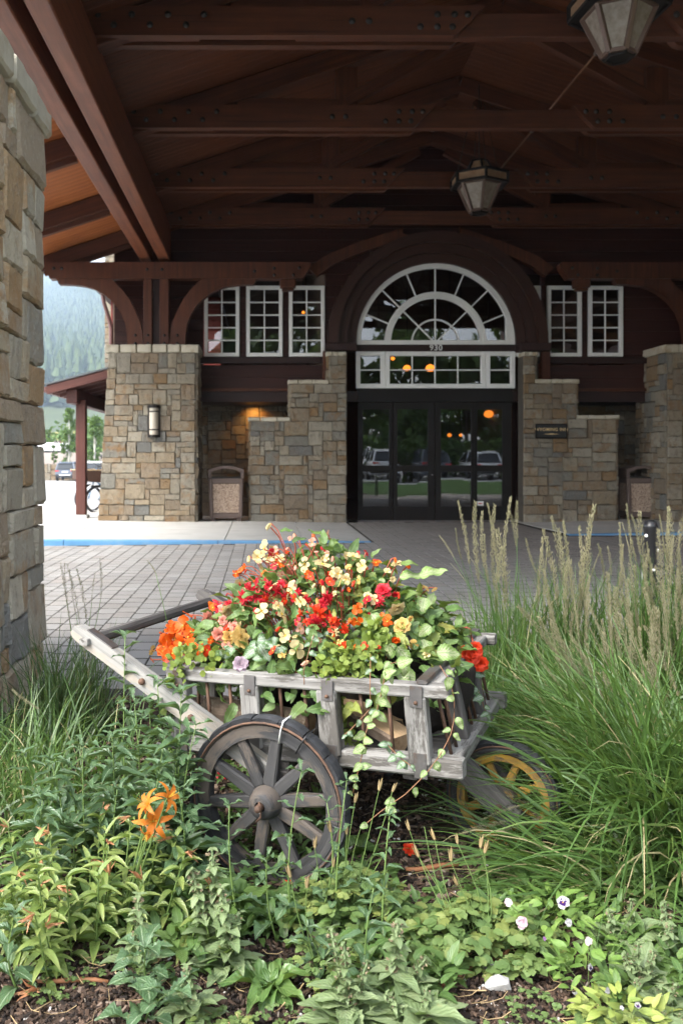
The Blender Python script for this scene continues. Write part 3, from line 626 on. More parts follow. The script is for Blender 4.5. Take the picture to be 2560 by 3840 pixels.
# lobby seen dimly through the glass
m_lob = plain('lobby_wall', (.11,.075,.05), .8); m_lobf = plain('lobby_floor', (.09,.07,.055), .4)
part(lambda mb: box(mb, (-3, YF+.6, -.03), (10, 27, .005)), 'lobby_floor', m_lobf); part(lambda mb: box(mb, (-3, 27, 0), (10, 27.2, 8)), 'lobby_wall', m_lob)
part(lambda mb: box(mb, (-3.2, 19.0, 0), (-3, 27.2, 8)), 'lobby_wall', m_lob); part(lambda mb: box(mb, (10, YF+.07, 0), (10.2, 27.2, 8)), 'lobby_wall', m_lob)
part(lambda mb: box(mb, (-3.2, YF+.07, 7.92), (10.2, 27.2, 8.1)), 'lobby_ceiling', m_lob); part(lambda mb: box(mb, (1.35, 18.97, 0), (1.55, 27, 7.9)), 'lobby_wall', m_lob); part(lambda mb: box(mb, (5.5, 18.97, 0), (5.7, 27, 2.6)), 'lobby_wall', m_lob)
lamps = [(1831,1553,21.0,.12,'amber pendant lamp glowing behind the right door glass'), (1472,1345,20.0,.05,'pale pair of small lamps in the left of the transom'), (1525,1381,22.0,.10,'amber pendant lamp left of centre in the transom'), (1612,1381,22.0,.12,'amber pendant lamp at the centre of the transom'), (1684,1632,23.,.06,'small amber lamp low in the right sliding door'), (1726,1632,23.,.05,'smaller amber lamp beside it in the right sliding door'), (1137,1172,21.,.04,'single tiny lamp high in the third left window')]
for px_, py_, Y_, r_, lb in lamps:
    p = PX(px_, py_, Y_); t = thing('pendant_lamp', lb, 'lamp', tuple(p)); mb = MB()
    lathe(mb, [(.01,-r_*.7),(r_*.6,-r_*.6),(r_,-.1*r_),(r_*.75,r_*.55),(.02,r_*.8)], 14, M4(loc=p)); mb.build('shade', m_lamp, t)
    mb = MB(); tube(mb, [p+[0,0,r_*.75], (p[0], p[1], 7.9)], .012, 5); mb.build('rod', m_bronze, t)
# house number and plaque
def text(name, s, size, x, y, z, mat, parent=None, ext=.004, align='CENTER'):
    cu = bpy.data.curves.new(name, 'FONT'); cu.body = s; cu.size = size; cu.extrude = ext; cu.align_x = align; cu.align_y = 'CENTER'; cu.space_character = 1.12; cu.offset = size*.012
    tmp = bpy.data.objects.new('tmp', cu); COL.objects.link(tmp); dg = bpy.context.evaluated_depsgraph_get(); me = bpy.data.meshes.new_from_object(tmp.evaluated_get(dg)); bpy.data.objects.remove(tmp)
    me.name = name; me.materials.clear(); me.materials.append(mat); o = link(name, me, parent); b = base_of(parent)
    o.location = (x-b[0], y-b[1], z-b[2]); o.rotation_euler = (math.radians(90), 0, 0); return o
text('house_number', '930', .155, fx(1630), YF-.1, (tz1+ACZ)/2, m_white, hotel, .006)
sx0, sx1, sz0, sz1 = fx(2001,YW), fx(2117,YW), fz(1645,YW), fz(1590,YW)
sg = thing('wall_plaque', 'black plaque with gilt lettering on the right stepped wall', 'sign', ((sx0+sx1)/2, YW-.08, (sz0+sz1)/2))
mb = MB(); box(mb, (sx0+.02, YW-.10, sz0+.02), (sx1-.02, YW-.02, sz1-.02)); mb.build('panel', m_black, sg)
mb = MB()
for zz in (sz0+.012, sz1-.012): bar(mb, (sx0, YW-.09, zz), (sx1, YW-.09, zz), .05, .024, b=.004)
for xx in (sx0+.012, sx1-.012): bar(mb, (xx, YW-.09, sz0+.025), (xx, YW-.09, sz1-.025), .024, .05, up=(0,1,0), b=.004)
mb.build('rim', m_bronze, sg)
text('lettering', 'WYOMING INN', .082, (sx0+sx1)/2, YW-.105, (sz0+sz1)/2+.03, m_gold, sg, .002)
mb = MB(); prism(mb, [(-.16,0),(-.05,.007),(0,.013),(.05,.007),(.16,0),(.05,-.007),(0,-.011),(-.05,-.007)], lambda x, z_, k: ((sx0+sx1)/2+x, YW-.106+.004*k, (sz0+sz1)/2-.055+z_)); mb.build('flourish', m_gold, sg)
# ------------------------------------------------------------------ timber canopy over the drive
CX = 3.27; PITCH = .33
zd = lambda x: 7.58-PITCH*abs(x-CX)                    # underside of the deck
can = thing('timber_canopy', 'dark red timber canopy roof spanning the paved drive', 'canopy', (CX, 10.5, 0))
def cpart(fn, name, mat, parent=None):
    mb = MB(); fn(mb); return mb.build(name, mat, parent or can)
CY0, CY1 = 3.75, 17.25
TY = [4.3, 6.8, 9.45, 12.05, 14.65, 16.95]
bolt_mb = MB(); lathe(bolt_mb, [(0,.022),(.016,.022),(.018,.012),(.034,.010),(.036,0)], 10, M4(rot('X', math.pi/2))); bolt_me = bolt_mb.mesh('bolt', m_iron)
def bolts(parent, pts, s=1.0):
    for p in pts: inst('bolt', bolt_me, parent, p, scale=(s, s, s))
zb, ztp = 5.71, 6.02
for ty in TY:
    last = ty > 16
    yf = ty-.16
    xl, xr = -2.45, 2*CX+2.45
    mb = MB(); s0, s1 = -.66, .36
    for a, b, c in ((xl, s0, zb+.03), (s1, 2*CX-s1, zb+.03), (2*CX-s0, xr, zb+.03), (s0, s1, zb+.17), (2*CX-s1, 2*CX-s0, zb+.17)):
        bar(mb, (a+.002, ty, (c+ztp-.02)/2), (b-.002, ty, (c+ztp-.02)/2), .118, ztp-.02-c, b=.008)
    tie = mb.build('tie_beam', m_timber, can)
    for sgn in (-1, 1):
        e_ = CX+sgn*.92; ebot = CX+sgn*1.24; far = CX+sgn*(CX+2.45)
        for ys in (-1, 1):
            mb = MB(); poly = [(far, zb), (ebot, zb), (ebot-sgn*.03, zb+.012), (e_, ztp), (far, ztp)]
            if sgn > 0: poly = poly[::-1]
            y0_, y1_ = ty+ys*.064, ty+ys*.165
            prism(mb, poly, lambda x, z_, k: (x, [min(y0_, y1_), max(y0_, y1_)][k], z_)); mb.A = [np.c_[v[:,0], v[:,2], v[:,1]]+U(0,9,3) for v in mb.V]
            sp = mb.build('splice_plank', m_timber, can)
            if ys < 0 and not ty < 8:
                B = [(CX+sgn*d_, yf-.004, z_) for d_, z_ in ((1.42,5.93),(1.24,5.93),(1.06+.04,5.93),(1.60,5.80),(1.42,5.80),(1.26,5.80),(2.32,5.86),(2.14,5.86),(3.88,5.93),(4.07,5.82),(4.26,5.93),(4.45,5.82),(4.64,5.93),(4.83,5.82),(5.0,5.93))]
                bolts(sp, B)
    # queen posts, struts, principal rafters
    for sgn in (-1, 1):
        qx = CX+sgn*2.12
        cpart(lambda mb: bar(mb, (qx, ty, zb+.1), (qx, ty, zd(qx)-.3), .30, .11, up=(0,1,0), b=.008), 'queen_post', m_timber)
        cpart(lambda mb: bar(mb, (qx, ty, ztp+.1), (CX+sgn*.25, ty, zd(CX)-.42), .16, .12, up=(0,1,0), b=.008), 'strut', m_timber)
        cpart(lambda mb: bar(mb, (qx+sgn*.1, ty, ztp+.05), (CX+sgn*3.6, ty, zd(CX+3.6)-.3), .14, .12, up=(0,1,0), b=.008), 'strut', m_timber)
        xe = CX+sgn*7.75
        cpart(lambda mb: bar(mb, (CX+sgn*.01, ty, zd(CX)-.15), (xe, ty, zd(xe)-.15), .20, .27, b=.010), 'principal_rafter', m_timber)
        cpart(lambda mb: bar(mb, (CX+sgn*5.8, ty, zd(CX+sgn*5.8)-.33), (xe-sgn*.3, ty, zd(xe-sgn*.3)-.33), .09, .085, b=.006), 'rafter_tail', m_timber)
# deck planks across both slopes, roof covering, purlins
wpl = .15; npl = int((CY1-CY0)/wpl); xe = CX-7.85
for sgn in (-1, 1):
    mb = MB(); x2 = CX+sgn*7.85; L_ = math.hypot(7.85, zd(CX)-zd(x2))
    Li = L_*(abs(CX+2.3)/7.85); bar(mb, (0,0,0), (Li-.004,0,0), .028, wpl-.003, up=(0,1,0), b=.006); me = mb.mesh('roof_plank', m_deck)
    mb = MB(); bar(mb, (Li,0,0), (L_,0,0), .028, wpl-.003, up=(0,1,0), b=.006); me2 = mb.mesh('eave_plank', m_eave_lit); T = nrm([sgn*7.85, 0, zd(x2)-zd(CX)]); R = frame(T, np.array([0,1.,0]))
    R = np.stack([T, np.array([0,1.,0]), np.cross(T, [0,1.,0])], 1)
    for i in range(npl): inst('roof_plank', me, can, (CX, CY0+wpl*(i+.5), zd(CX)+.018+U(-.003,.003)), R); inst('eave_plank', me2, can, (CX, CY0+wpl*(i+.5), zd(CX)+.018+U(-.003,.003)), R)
    cpart(lambda mb: bar(mb, (CX, (CY0+CY1)/2, zd(CX)+.10), (x2+sgn*.12, (CY0+CY1)/2, zd(x2)+.10-.04), CY1-CY0+.3, .10, b=.01), 'roof_covering', m_roofmetal)
    cpart(lambda mb: bar(mb, (x2+sgn*.02, CY0-.1, zd(x2)-.03), (x2+sgn*.02, CY1+.1, zd(x2)-.03), .05, .20, b=.006), 'eaves_fascia', m_timber)
    for Yr in (CY0-.05, CY1+.06):
        cpart(lambda mb: bar(mb, (CX, Yr, zd(CX)-.06), (x2, Yr, zd(x2)-.06), .05, .24, b=.006), 'barge_board', m_brown)
        cpart(lambda mb: bar(mb, (CX, Yr-.045, zd(CX)-.16), (x2, Yr-.045, zd(x2)-.16), .035, .05, b=.004), 'barge_mould', m_soffit)
# longitudinal beams in pairs
for xa in (-2.215, -1.86, 2*CX+2.215, 2*CX+1.86):
    big = abs(xa-CX) < 5.2
    cpart(lambda mb: bar(mb, (xa, CY0+.1, 5.02+.34), (xa, 17.0, 5.02+.34), .215, .68, b=.012), 'eaves_beam', m_soffit)
# cross beams, posts and curved braces on the columns
YB = YC+.10
def zoomP(zx, zy, Y): return (fx(160+.3444*zx, Y), fz(880+.3444*zy, Y))
def frame_on(mir, Y, name_sfx=''):
    X = (lambda x: 2*CX-x) if mir else (lambda x: x)
    pc = fx(585, YB)
    def pr(poly, y0, y1, name, mat=m_timber):
        mb = MB(); P = [(X(x), z_) for x, z_ in poly]
        if mir: P = P[::-1]
        prism(mb, P, lambda x, z_, k: (x, [y0, y1][k], z_)); mb.A = [np.c_[v[:,2], v[:,0], v[:,1]]+U(0,9,3) for v in mb.V]; return mb.build(name, mat, can)
    zt_, zb_ = fz(981, YB), fz(1043, YB); xl, xr = fx(167, YB), fx(1167, YB)
    cb = pr([(xl, zt_), (xl, zt_-.12), (xl+.07, zb_+.05), (xl+.09, zb_), (xr-.16, zb_), (xr-.02, zb_+.2), (xr, zt_-.04), (xr-.03, zt_)], Y-.12, Y+.12, 'cross_beam')
    pts = [(201, 1005),(231, 1005),(551, 1009),(607, 1009),(955, 1016),(1028, 1005),(1028, 1030),(1100, 1030),(1122, 1003)]
    bolts(cb, [(X(fx(a, YB)), Y-.125, fz(b, YB)) for a, b in pts], .9)
    for a, b in ((537, 570), (598, 633)):
        o = cpart(lambda mb: bar(mb, (X((fx(a, YB)+fx(b, YB))/2), Y, fz(1297, YB)), (X((fx(a, YB)+fx(b, YB))/2), Y, zb_-.002), fx(b, YB)-fx(a, YB), .22, up=(0,1,0), b=.01), 'post', m_timber)
        bolts(o, [(X((fx(a, YB)+fx(b, YB))/2), Y-.115, fz(q, YB)) for q in (1256, 1286)], .8)
    cpart(lambda mb: bar(mb, (X(pc), Y+.02, fz(1297, YB)), (X(pc), Y+.02, zb_-.003), .14, .1, up=(0,1,0)), 'post_spacer', m_brown)
    low = [(920,1203),(912,1080),(895,960),(850,850),(800,775),(730,700),(640,630),(545,580),(440,550),(300,535),(170,532)]
    upp = [(140,470),(745,470),(870,600),(950,710),(1010,830),(1060,950),(1082,1060),(1092,1203)]
    poly = [zoomP(a, b, YB) for a, b in low]+[zoomP(a, b, YB) for a, b in upp]
    poly = [(x, min(z_, zb_-.003)) for x, z_ in poly]
    b1 = pr(poly, Y-.09, Y+.09, 'curved_brace')
    b2 = pr([(2*pc-x, z_) for x, z_ in poly][::-1], Y-.092, Y+.088, 'curved_brace')
    bolts(b1, [(X(zoomP(1005, q, YB)[0]), Y-.095, zoomP(0, q, YB)[1]) for q in (1090, 1180)], .8)
    bolts(b2, [(X(2*pc-zoomP(1005, q, YB)[0]), Y-.097, zoomP(0, q, YB)[1]) for q in (1090, 1180)], .8)
    for xx, d_ in ((fx(1080, YB), .0),): # stepped corbel block under the inner end
        cpart(lambda mb: bar(mb, (X(xx), Y, zb_-.004), (X(xx), Y, zb_-.16), .30, .2, up=(0,1,0), b=.02), 'corbel', m_timber)
        cpart(lambda mb: bar(mb, (X(xx), Y, zb_-.163), (X(xx), Y, zb_-.215), .22, .17, up=(0,1,0), b=.02), 'corbel', m_timber)
    # big arched brace from the inner beam end up to the tie
    c0 = np.array([xr-.05, zt_]); an = np.linspace(0, 1, 9); X1_, Z1_ = CX-.55, 5.72
    inn = [(c0[0]+.02+(X1_-c0[0])*math.sin(t*math.pi/2)**1.15, c0[1]-.02+(Z1_-c0[1])*(1-math.cos(t*math.pi/2))*.0+(Z1_-c0[1])*math.sin(t*math.pi/2)**.8) for t in an]
    lo_ = [(x+.17, z_-.16) for x, z_ in inn]
    pr(lo_[:-1]+[(X1_, Z1_-.13), (X1_, Z1_)]+inn[:-1][::-1], Y+.3, Y+.46, 'arched_brace')
for mir in (False, True): frame_on(mir, YB+.15)
# simple posts over the near column (above the frame, they carry the front of the roof)
for xx in (-2.2, -1.85): cpart(lambda mb: bar(mb, (xx, 4.3, 3.25), (xx, 4.3, 5.02), .16, .2, up=(0,1,0), b=.01), 'post', m_timber)
# sprinkler pipes
for xx, zz, lb in ((-.93, 6.28, 'thin tan pipe under the left roof slope'), (4.15, 6.28, 'thin tan pipe under the right roof slope')):
    t = thing('sprinkler_pipe', lb, 'pipe', (xx, 10, zz)); mb = MB(); tube(mb, [(xx, 6.9, zz), (xx, 16.8, zz)], .015, 8); mb.build('pipe', plain('pipe_paint', (.17,.085,.04), .5) if xx < 0 else bpy.data.materials['pipe_paint'], t)
    mb = MB()
    for yy in (8.1, 10.9, 13.5): tube(mb, [(xx, yy, zz), (xx, yy+.06, zz)], .03, 8)
    mb.build('coupling', m_steel, t)
# ------------------------------------------------------------------ hanging lanterns
def hexring(R, z, a0=-math.pi/2+.02): return [np.array([R*math.cos(a0+i*math.pi/3), R*math.sin(a0+i*math.pi/3), z]) for i in range(6)]
def lantern(x, y, zbot, label, rz):
    t = thing('hanging_lantern', label, 'lantern', (x, y, zbot), rz, 'lanterns hanging under the canopy', local=True)
    lev = [(.125,-.035),(.15,.0),(.335,.41),(.455,.41),(.455,.56),(.30,.62),(.22,.62),(.135,.79)]
    def cage(i, j, w_, name, mat, pm, inset=.008, rails=True):
        A, B = hexring(*lev[i]), hexring(*lev[j]); mb = MB()
        for k in range(6):
            bar(mb, A[k], B[k], w_, w_, up=nrm(A[k]*[1,1,0]), b=.004)
            if rails:
                for Q in (A, B): bar(mb, Q[k], Q[(k+1) % 6], w_*.9, w_*.9, b=.004)
        o = mb.build(name, mat, t)
        for k in range(6):
            p = [A[k], A[(k+1) % 6], B[(k+1) % 6], B[k]]; c = sum(p)/4
            p = [q+(c-q)*.03-nrm(c*[1,1,0])*inset for q in p]
            mb = MB(); mb.add(p, unit_q); mb.build('pane', pm, o)
    cage(1, 2, .045, 'body_frame', m_plast2, m_mica); cage(0, 1, .03, 'foot_frame', m_bronze, m_mica2)
    cage(3, 4, .04, 'gallery', m_bronze, m_mica2); cage(6, 7, .03, 'crown_frame', m_bronze, m_mica2)
    for (i, j), nm in (((2, 3), 'gallery_floor'), ((4, 5), 'gallery_roof'), ((5, 6), 'crown_base')):
        A, B = hexring(*lev[i]), hexring(*lev[j]); mb = MB()
        mb.add(A+B, np.array([[k, (k+1) % 6, 6+(k+1) % 6, 6+k] for k in range(6)])); mb.build(nm, m_bronze, t)
    mb = MB(); A = hexring(lev[7][0]*1.05, .795); mb.add(A+[np.array([0,0,.845])], np.array([[k, (k+1) % 6, 6] for k in range(6)])); mb.build('cap', m_bronze, t)
    mb = MB(); mb.add(hexring(.12, -.033), np.arange(6)[::-1]); mb.build('base_plate', m_bronze, t)
    mb = MB()
    for k in (0, 2, 3, 5): q = hexring(.44, .58)[k]; tube(mb, [q, q*[.25,.25,0]+[0,0,6.9-zbot]], .006, 5)
    tube(mb, [(0,0,.84), (0,0,7.2-zbot)], .008, 5); mb.build('suspension_chain', m_iron, t)
m_plast2 = plain('lantern_frame', (.10,.058,.04), .45, .15, 9, .5)
lantern(3.44, 8.50, 5.14, 'large brown lantern cut by the top edge of the frame', .06)
lantern(3.45, 14.0, 5.17, 'smaller brown lantern hanging above the arched window', -.03)
# ------------------------------------------------------------------ wall lantern on the left column
lx, lz0, lz1, ly = fx(579,YC), fz(1640,YC), fz(1520,YC), YC-.03
t = thing('wall_lantern', 'dark half round wall lantern with frosted glass on the left column', 'lantern', (lx, ly, lz0))
mb = MB(); lathe(mb, [(.085, lz0+.04),(.085, lz1-.05)], 14, M4(rot('Z', math.pi), (lx, ly-.03, 0)), arc=math.pi); mb.build('diffuser', m_frost, t)
mb = MB()
for z0_, z1_, r_ in ((lz1-.055, lz1-.03, .125), (lz1-.03, lz1, .10), (lz0, lz0+.045, .115)): lathe(mb, [(.0,z0_),(r_,z0_),(r_,z1_),(0,z1_)], 14, M4(rot('Z', math.pi), (lx, ly-.03, 0)), arc=math.pi, sm=False)
for zz in (lz0+.13, lz1-.13): lathe(mb, [(.086,zz),(.095,zz),(.095,zz+.022),(.086,zz+.022)], 14, M4(rot('Z', math.pi), (lx, ly-.03, 0)), arc=math.pi, closed=True)
for an in (.12, .5*math.pi, math.pi-.12): c, s = -math.cos(an)*.092, -math.sin(an)*.092; bar(mb, (lx+c, ly-.03+s, lz0+.03), (lx+c, ly-.03+s, lz1-.03), .018, .018)
box(mb, (lx-.115, ly-.03, lz0+.003), (lx+.115, ly+.02, lz1-.003)); mb.build('frame', m_bronze, t)
# ------------------------------------------------------------------ litter bins
def bin_(px0, px1, py1, Y, label, rz):
    xm = fx((px0+px1)/2, Y); W_ = fx(px1, Y)-fx(px0, Y); H = 1.08; D = .58
    t = thing('litter_bin', label, 'litter bin', (xm, Y+D/2, .02), rz, 'litter bins either side of the entrance', local=True); w_ = W_/2; d = D/2
    mb = MB()
    for x in (-w_+.04, w_-.04):
        for y in (-d+.04, d-.04): bar(mb, (x*.93, y, .10), (x, y, .83), .075, .075, up=(0,1,0), b=.015)
    for z_ in (.13, .79):
        k = .93+.07*z_
        for y in (-d+.035, d-.035): bar(mb, (-w_*k+.07, y, z_), (w_*k-.07, y, z_), .05, .10, b=.012)
        for x in (-w_*k+.035, w_*k-.035): bar(mb, (x, -d+.07, z_), (x, d-.07, z_), .05, .10, b=.012)
    box(mb, (-w_+.05, -d+.05, .08), (w_-.05, d-.05, .14)); mb.build('frame', m_plast, t)
    for nm, lo, hi in (('panel', (-w_*.95+.065, -d+.022, .185), (w_*.95-.065, -d+.045, .735)), ('panel', (-w_*.95+.065, d-.045, .185), (w_*.95-.065, d-.022, .735)), ('panel', (-w_+.04, -d+.08, .185), (-w_+.06, d-.08, .735)), ('panel', (w_-.06, -d+.08, .185), (w_-.04, d-.08, .735))):
        mb = MB(); box(mb, lo, hi); mb.build(nm, m_aggr, t)
    # arched hood with a letterbox opening front and back
    def top(x): return .975+.105*math.cos(x/w_*1.25)-.0
    xs = np.linspace(-w_, w_, 11); mb = MB()
    outer = [(x, top(x)) for x in xs]; inner = [(x*.86, top(x)-.052) for x in xs]
    for y0_, y1_ in ((-d, -d+.05), (d-.05, d)):
        for i in range(10):
            prism(mb, [outer[i], inner[i], inner[i+1], outer[i+1]], lambda x, z_, k: (x, [y0_, y1_][k], z_))
        for s in (-1, 1): prism(mb, [(s*w_, .842), (s*w_, top(w_)), (s*w_*.86, top(w_)-.052), (s*w_*.83, .842)][::s], lambda x, z_, k: (x, [y0_, y1_][k], z_))
    for i in range(10): prism(mb, [(outer[i][0], outer[i][1]-.02), (outer[i+1][0], outer[i+1][1]-.02), outer[i+1], outer[i]], lambda x, z_, k: (x, [-d+.05, d-.05][k], z_))
    for s in (-1, 1): box(mb, (s*w_, -d+.05, .842), (s*(w_-.03), d-.05, top(w_)-.02))
    mb.build('hood', m_plast, t)
    mb = MB(); box(mb, (-w_+.06, -d+.06, .3), (w_-.06, d-.06, .86)); mb.build('liner', m_black, t)
    for x in (-w_*.72, w_*.72):
        mb = MB(); bar(mb, (x, -d+.1, .0), (x, -d+.1, .1), .09, .09, up=(0,1,0), b=.01); bar(mb, (x, d-.1, .0), (x, d-.1, .1), .09, .09, up=(0,1,0), b=.01); mb.build('foot', m_plast, t)
bin_(779, 911, 1960, 16.75, 'brown litter bin between the lantern column and left stepped wall', .05)
bin_(2352, 2476, 1948, 17.0, 'brown litter bin in deep shade right of the plaque wall', -.03)
# ------------------------------------------------------------------ bollard and bench on the right
bx = np.array([2.80, 6.35, 0]); t = thing('bollard', 'black round bollard with white reflector dots in the grass', 'bollard', tuple(bx)); mb = MB()
lathe(mb, [(.047,0),(.047,.74),(.050,.745),(.050,.765),(.046,.77),(.040,.792),(.02,.802),(0,.804)], 18, M4(loc=bx)); lathe(mb, [(.09,0),(.09,.015),(.05,.03)], 18, M4(loc=bx)); mb.build('shaft', m_black, t)
for a_, z_ in ((-2.6, .69), (-.55, .585), (-1.5, .45)):
    mb = MB(); R = frame(np.array([math.sin(a_)*-1, math.cos(a_), 0]), np.array([0,0,1.])); c, s = math.cos(a_), math.sin(a_)
    lathe(mb, [(.0,.007),(.011,.006),(.013,0)], 10, M4(np.stack([[-s,c,0],[0,0,1],[c,s,0]], 1), bx+[c*.048, s*.048, z_])); mb.build('reflector', m_white, t)
bo = np.array([2.48, 5.25, 0]); t = thing('iron_bench', 'black iron bench half hidden by grass at the right edge', 'bench', tuple(bo)); mb = MB()
for x in (0, 1.3):
    o = bo+[x,0,0]; tube(mb, [o+[0,0,0], o+[0,.03,.2], o+[0,0,.44], o+[0,-.02,.56]], .018, 6); tube(mb, [o+[0,.5,0], o+[0,.48,.42], o+[0,.5,.55]], .018, 6)
    tube(mb, [o+[0,-.05+.02*math.cos(a_), .555+.025*math.sin(a_)-.02] for a_ in np.linspace(-2.5, 1.57, 7)]+[o+[0,.2,.57], o+[0,.5,.55]], .016, 6); tube(mb, [o+[0,0,.42], o+[0,.47,.40]], .016, 6)
    tube(mb, [o+[0,.15+.09*math.cos(a_), .47+.06*math.sin(a_)] for a_ in np.linspace(0, 6.28, 13)], .008, 5)
mb.build('end_frame', m_black, t)
for i in range(5):
    mb = MB(); bar(mb, bo+[.0,.03+i*.1,.43], bo+[1.3,.03+i*.1,.43], .075, .022, b=.006); mb.build('seat_slat', m_black, t)
# ------------------------------------------------------------------ left: lean-to roof, post, bikes, wing, chimney
t = thing('lean_to_roof', 'low lean-to roof on a dark red post left of the lantern column', 'porch', (-3.5, 17, 0))
def lp(fn, name, mat):
    mb = MB(); fn(mb); return mb.build(name, mat, t)
YP = 16.95; px_ = fx(303, YP)
lp(lambda mb: bar(mb, (px_, YP+.09, .155), (px_, YP+.09, fz(1500,YP)), .19, .18, up=(0,1,0), b=.012), 'post', m_timber2 := wood('post_timber', (.075,.022,.015), (.105,.033,.022), (.042,.012,.009), .5, .8, 16, .3, bstr=.2))
lp(lambda mb: bar(mb, (px_, YP+.09, 0), (px_, YP+.09, .15), .27, .27, up=(0,1,0), b=.012), 'post_base', m_conc)
bx_ = fx(281, YP)
lp(lambda mb: bar(mb, (bx_, YP-.28, fz(1489,YP)+.0), (bx_, 30, fz(1489,YP)), .21, .27, b=.012), 'beam', m_timber2)
ez = fz(1457, 16.7); ex = fx(184, 16.7); sl_ = .262
zr_ = lambda x: ez+(x-ex)*sl_
for i in range(22):
    y_ = 16.75+i*.62
    lp(lambda mb: bar(mb, (ex+.05, y_, zr_(ex+.05)-.075), (-2.6, y_, zr_(-2.6)-.075), .055, .12, b=.006), 'rafter', m_timber2)
lp(lambda mb: bar(mb, (ex+.02, 23.5, zr_(ex+.02)+.02), (-2.6, 23.5, zr_(-2.6)+.02), 14.0, .05, b=.004), 'roof_deck', m_timber2)
lp(lambda mb: bar(mb, (ex-.03, 23.5, zr_(ex-.03)+.065), (-2.6, 23.5, zr_(-2.6)+.065), 14.06, .035, b=.004), 'roof_sheet', m_roofmetal)
lp(lambda mb: bar(mb, (ex, 16.5, zr_(ex)-.055), (-2.6, 16.5, zr_(-2.6)-.055), .035, .15, b=.006), 'barge_board', m_timber2)
lp(lambda mb: bar(mb, (ex-.06, 16.5, ez-.03), (ex-.06, 30, ez-.03), .11, .10, b=.02), 'gutter', plain('gutter_paint', (.13,.06,.05), .45))
lp(lambda mb: tube(mb, [(-3.02, 20.6, 2.05), (-3.0, 20.4, 1.9), (-2.86, 19.6, 1.75), (-2.80, 19.4, 1.68), (-2.80, 19.4, 0)], .035, 8), 'downpipe', m_bronze)
# red wing behind with chimney
wg = thing('side_wing', 'red lap sided wing of the hotel behind the left column', 'building', (-2, 20.5, 0))
def wp(fn, name, mat):
    mb = MB(); fn(mb); return mb.build(name, mat, wg)
YWg = 20.2; wx = fx(442, YWg)
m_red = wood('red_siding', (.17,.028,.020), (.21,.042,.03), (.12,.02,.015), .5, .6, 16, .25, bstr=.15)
wp(lambda mb: box(mb, (wx-.02, YWg+.08, 0), (-.9, YWg+.3, 4.95)), 'wall', m_red)
zz = 2.6
while zz < 4.85:
    mb = MB(); v = np.array([[wx,YWg-.02,zz],[-.95,YWg-.02,zz],[-.95,YWg+.08,zz],[wx,YWg+.08,zz],[wx,YWg+.004,zz+.24],[-.95,YWg+.004,zz+.24],[-.95,YWg+.08,zz+.24],[wx,YWg+.08,zz+.24]]); mb.add(v, QB, luv=np.c_[v[:,0],v[:,2],v[:,1]]+U(0,9,3)); mb.build('siding_board', m_red, wg); zz += .228
wp(lambda mb: bar(mb, ((fx(425,YWg)+fx(442,YWg))/2, YWg, 0), ((fx(425,YWg)+fx(442,YWg))/2, YWg, 4.95), .12, .12, up=(0,1,0), b=.008), 'corner_board', m_timber2)
wp(lambda mb: box(mb, (fx(408,YWg), YWg+.3, 0), (wx, 26.4, 4.95)), 'wall', m_red)
wp(lambda mb: tube(mb, [(fx(395,YWg), YWg-.45, 5.0), (fx(402,YWg), YWg-.4, 4.75), (fx(416,YWg), YWg-.1, 4.35), (fx(419,YWg), YWg-.08, 4.2), (fx(419,YWg), YWg-.08, 0)], .045, 8), 'downpipe', plain('pipe_red', (.12,.06,.055), .4))
wp(lambda mb: box(mb, (fx(382,YWg), YWg-.6, fz(1112,YWg)), (-1.0, 30, fz(1098,YWg))), 'roof', m_brown)
wp(lambda mb: box(mb, (fx(438,YWg), YWg-.62, fz(1097,YWg)), (-1.0, 30, fz(1070,YWg))), 'roof_edge', plain('galvanised', (.55,.56,.57), .35, .1, 4, .5, metal=.4))
wp(lambda mb: tube(mb, [(fx(480,YWg), YWg-.2, fz(1116,YWg)), (fx(495,YWg), YWg-.25, fz(1125,YWg)), (fx(500,YWg), YWg-.22, fz(1165,YWg))], .07, 8), 'lamp_arm', m_black)
ch_ = column('tall stone chimney showing above the lower beam and left of the red wing', fx(394,27), -2.9, 27, 28.2, 9.2, 3, 0, 's', 0, unit=.12)
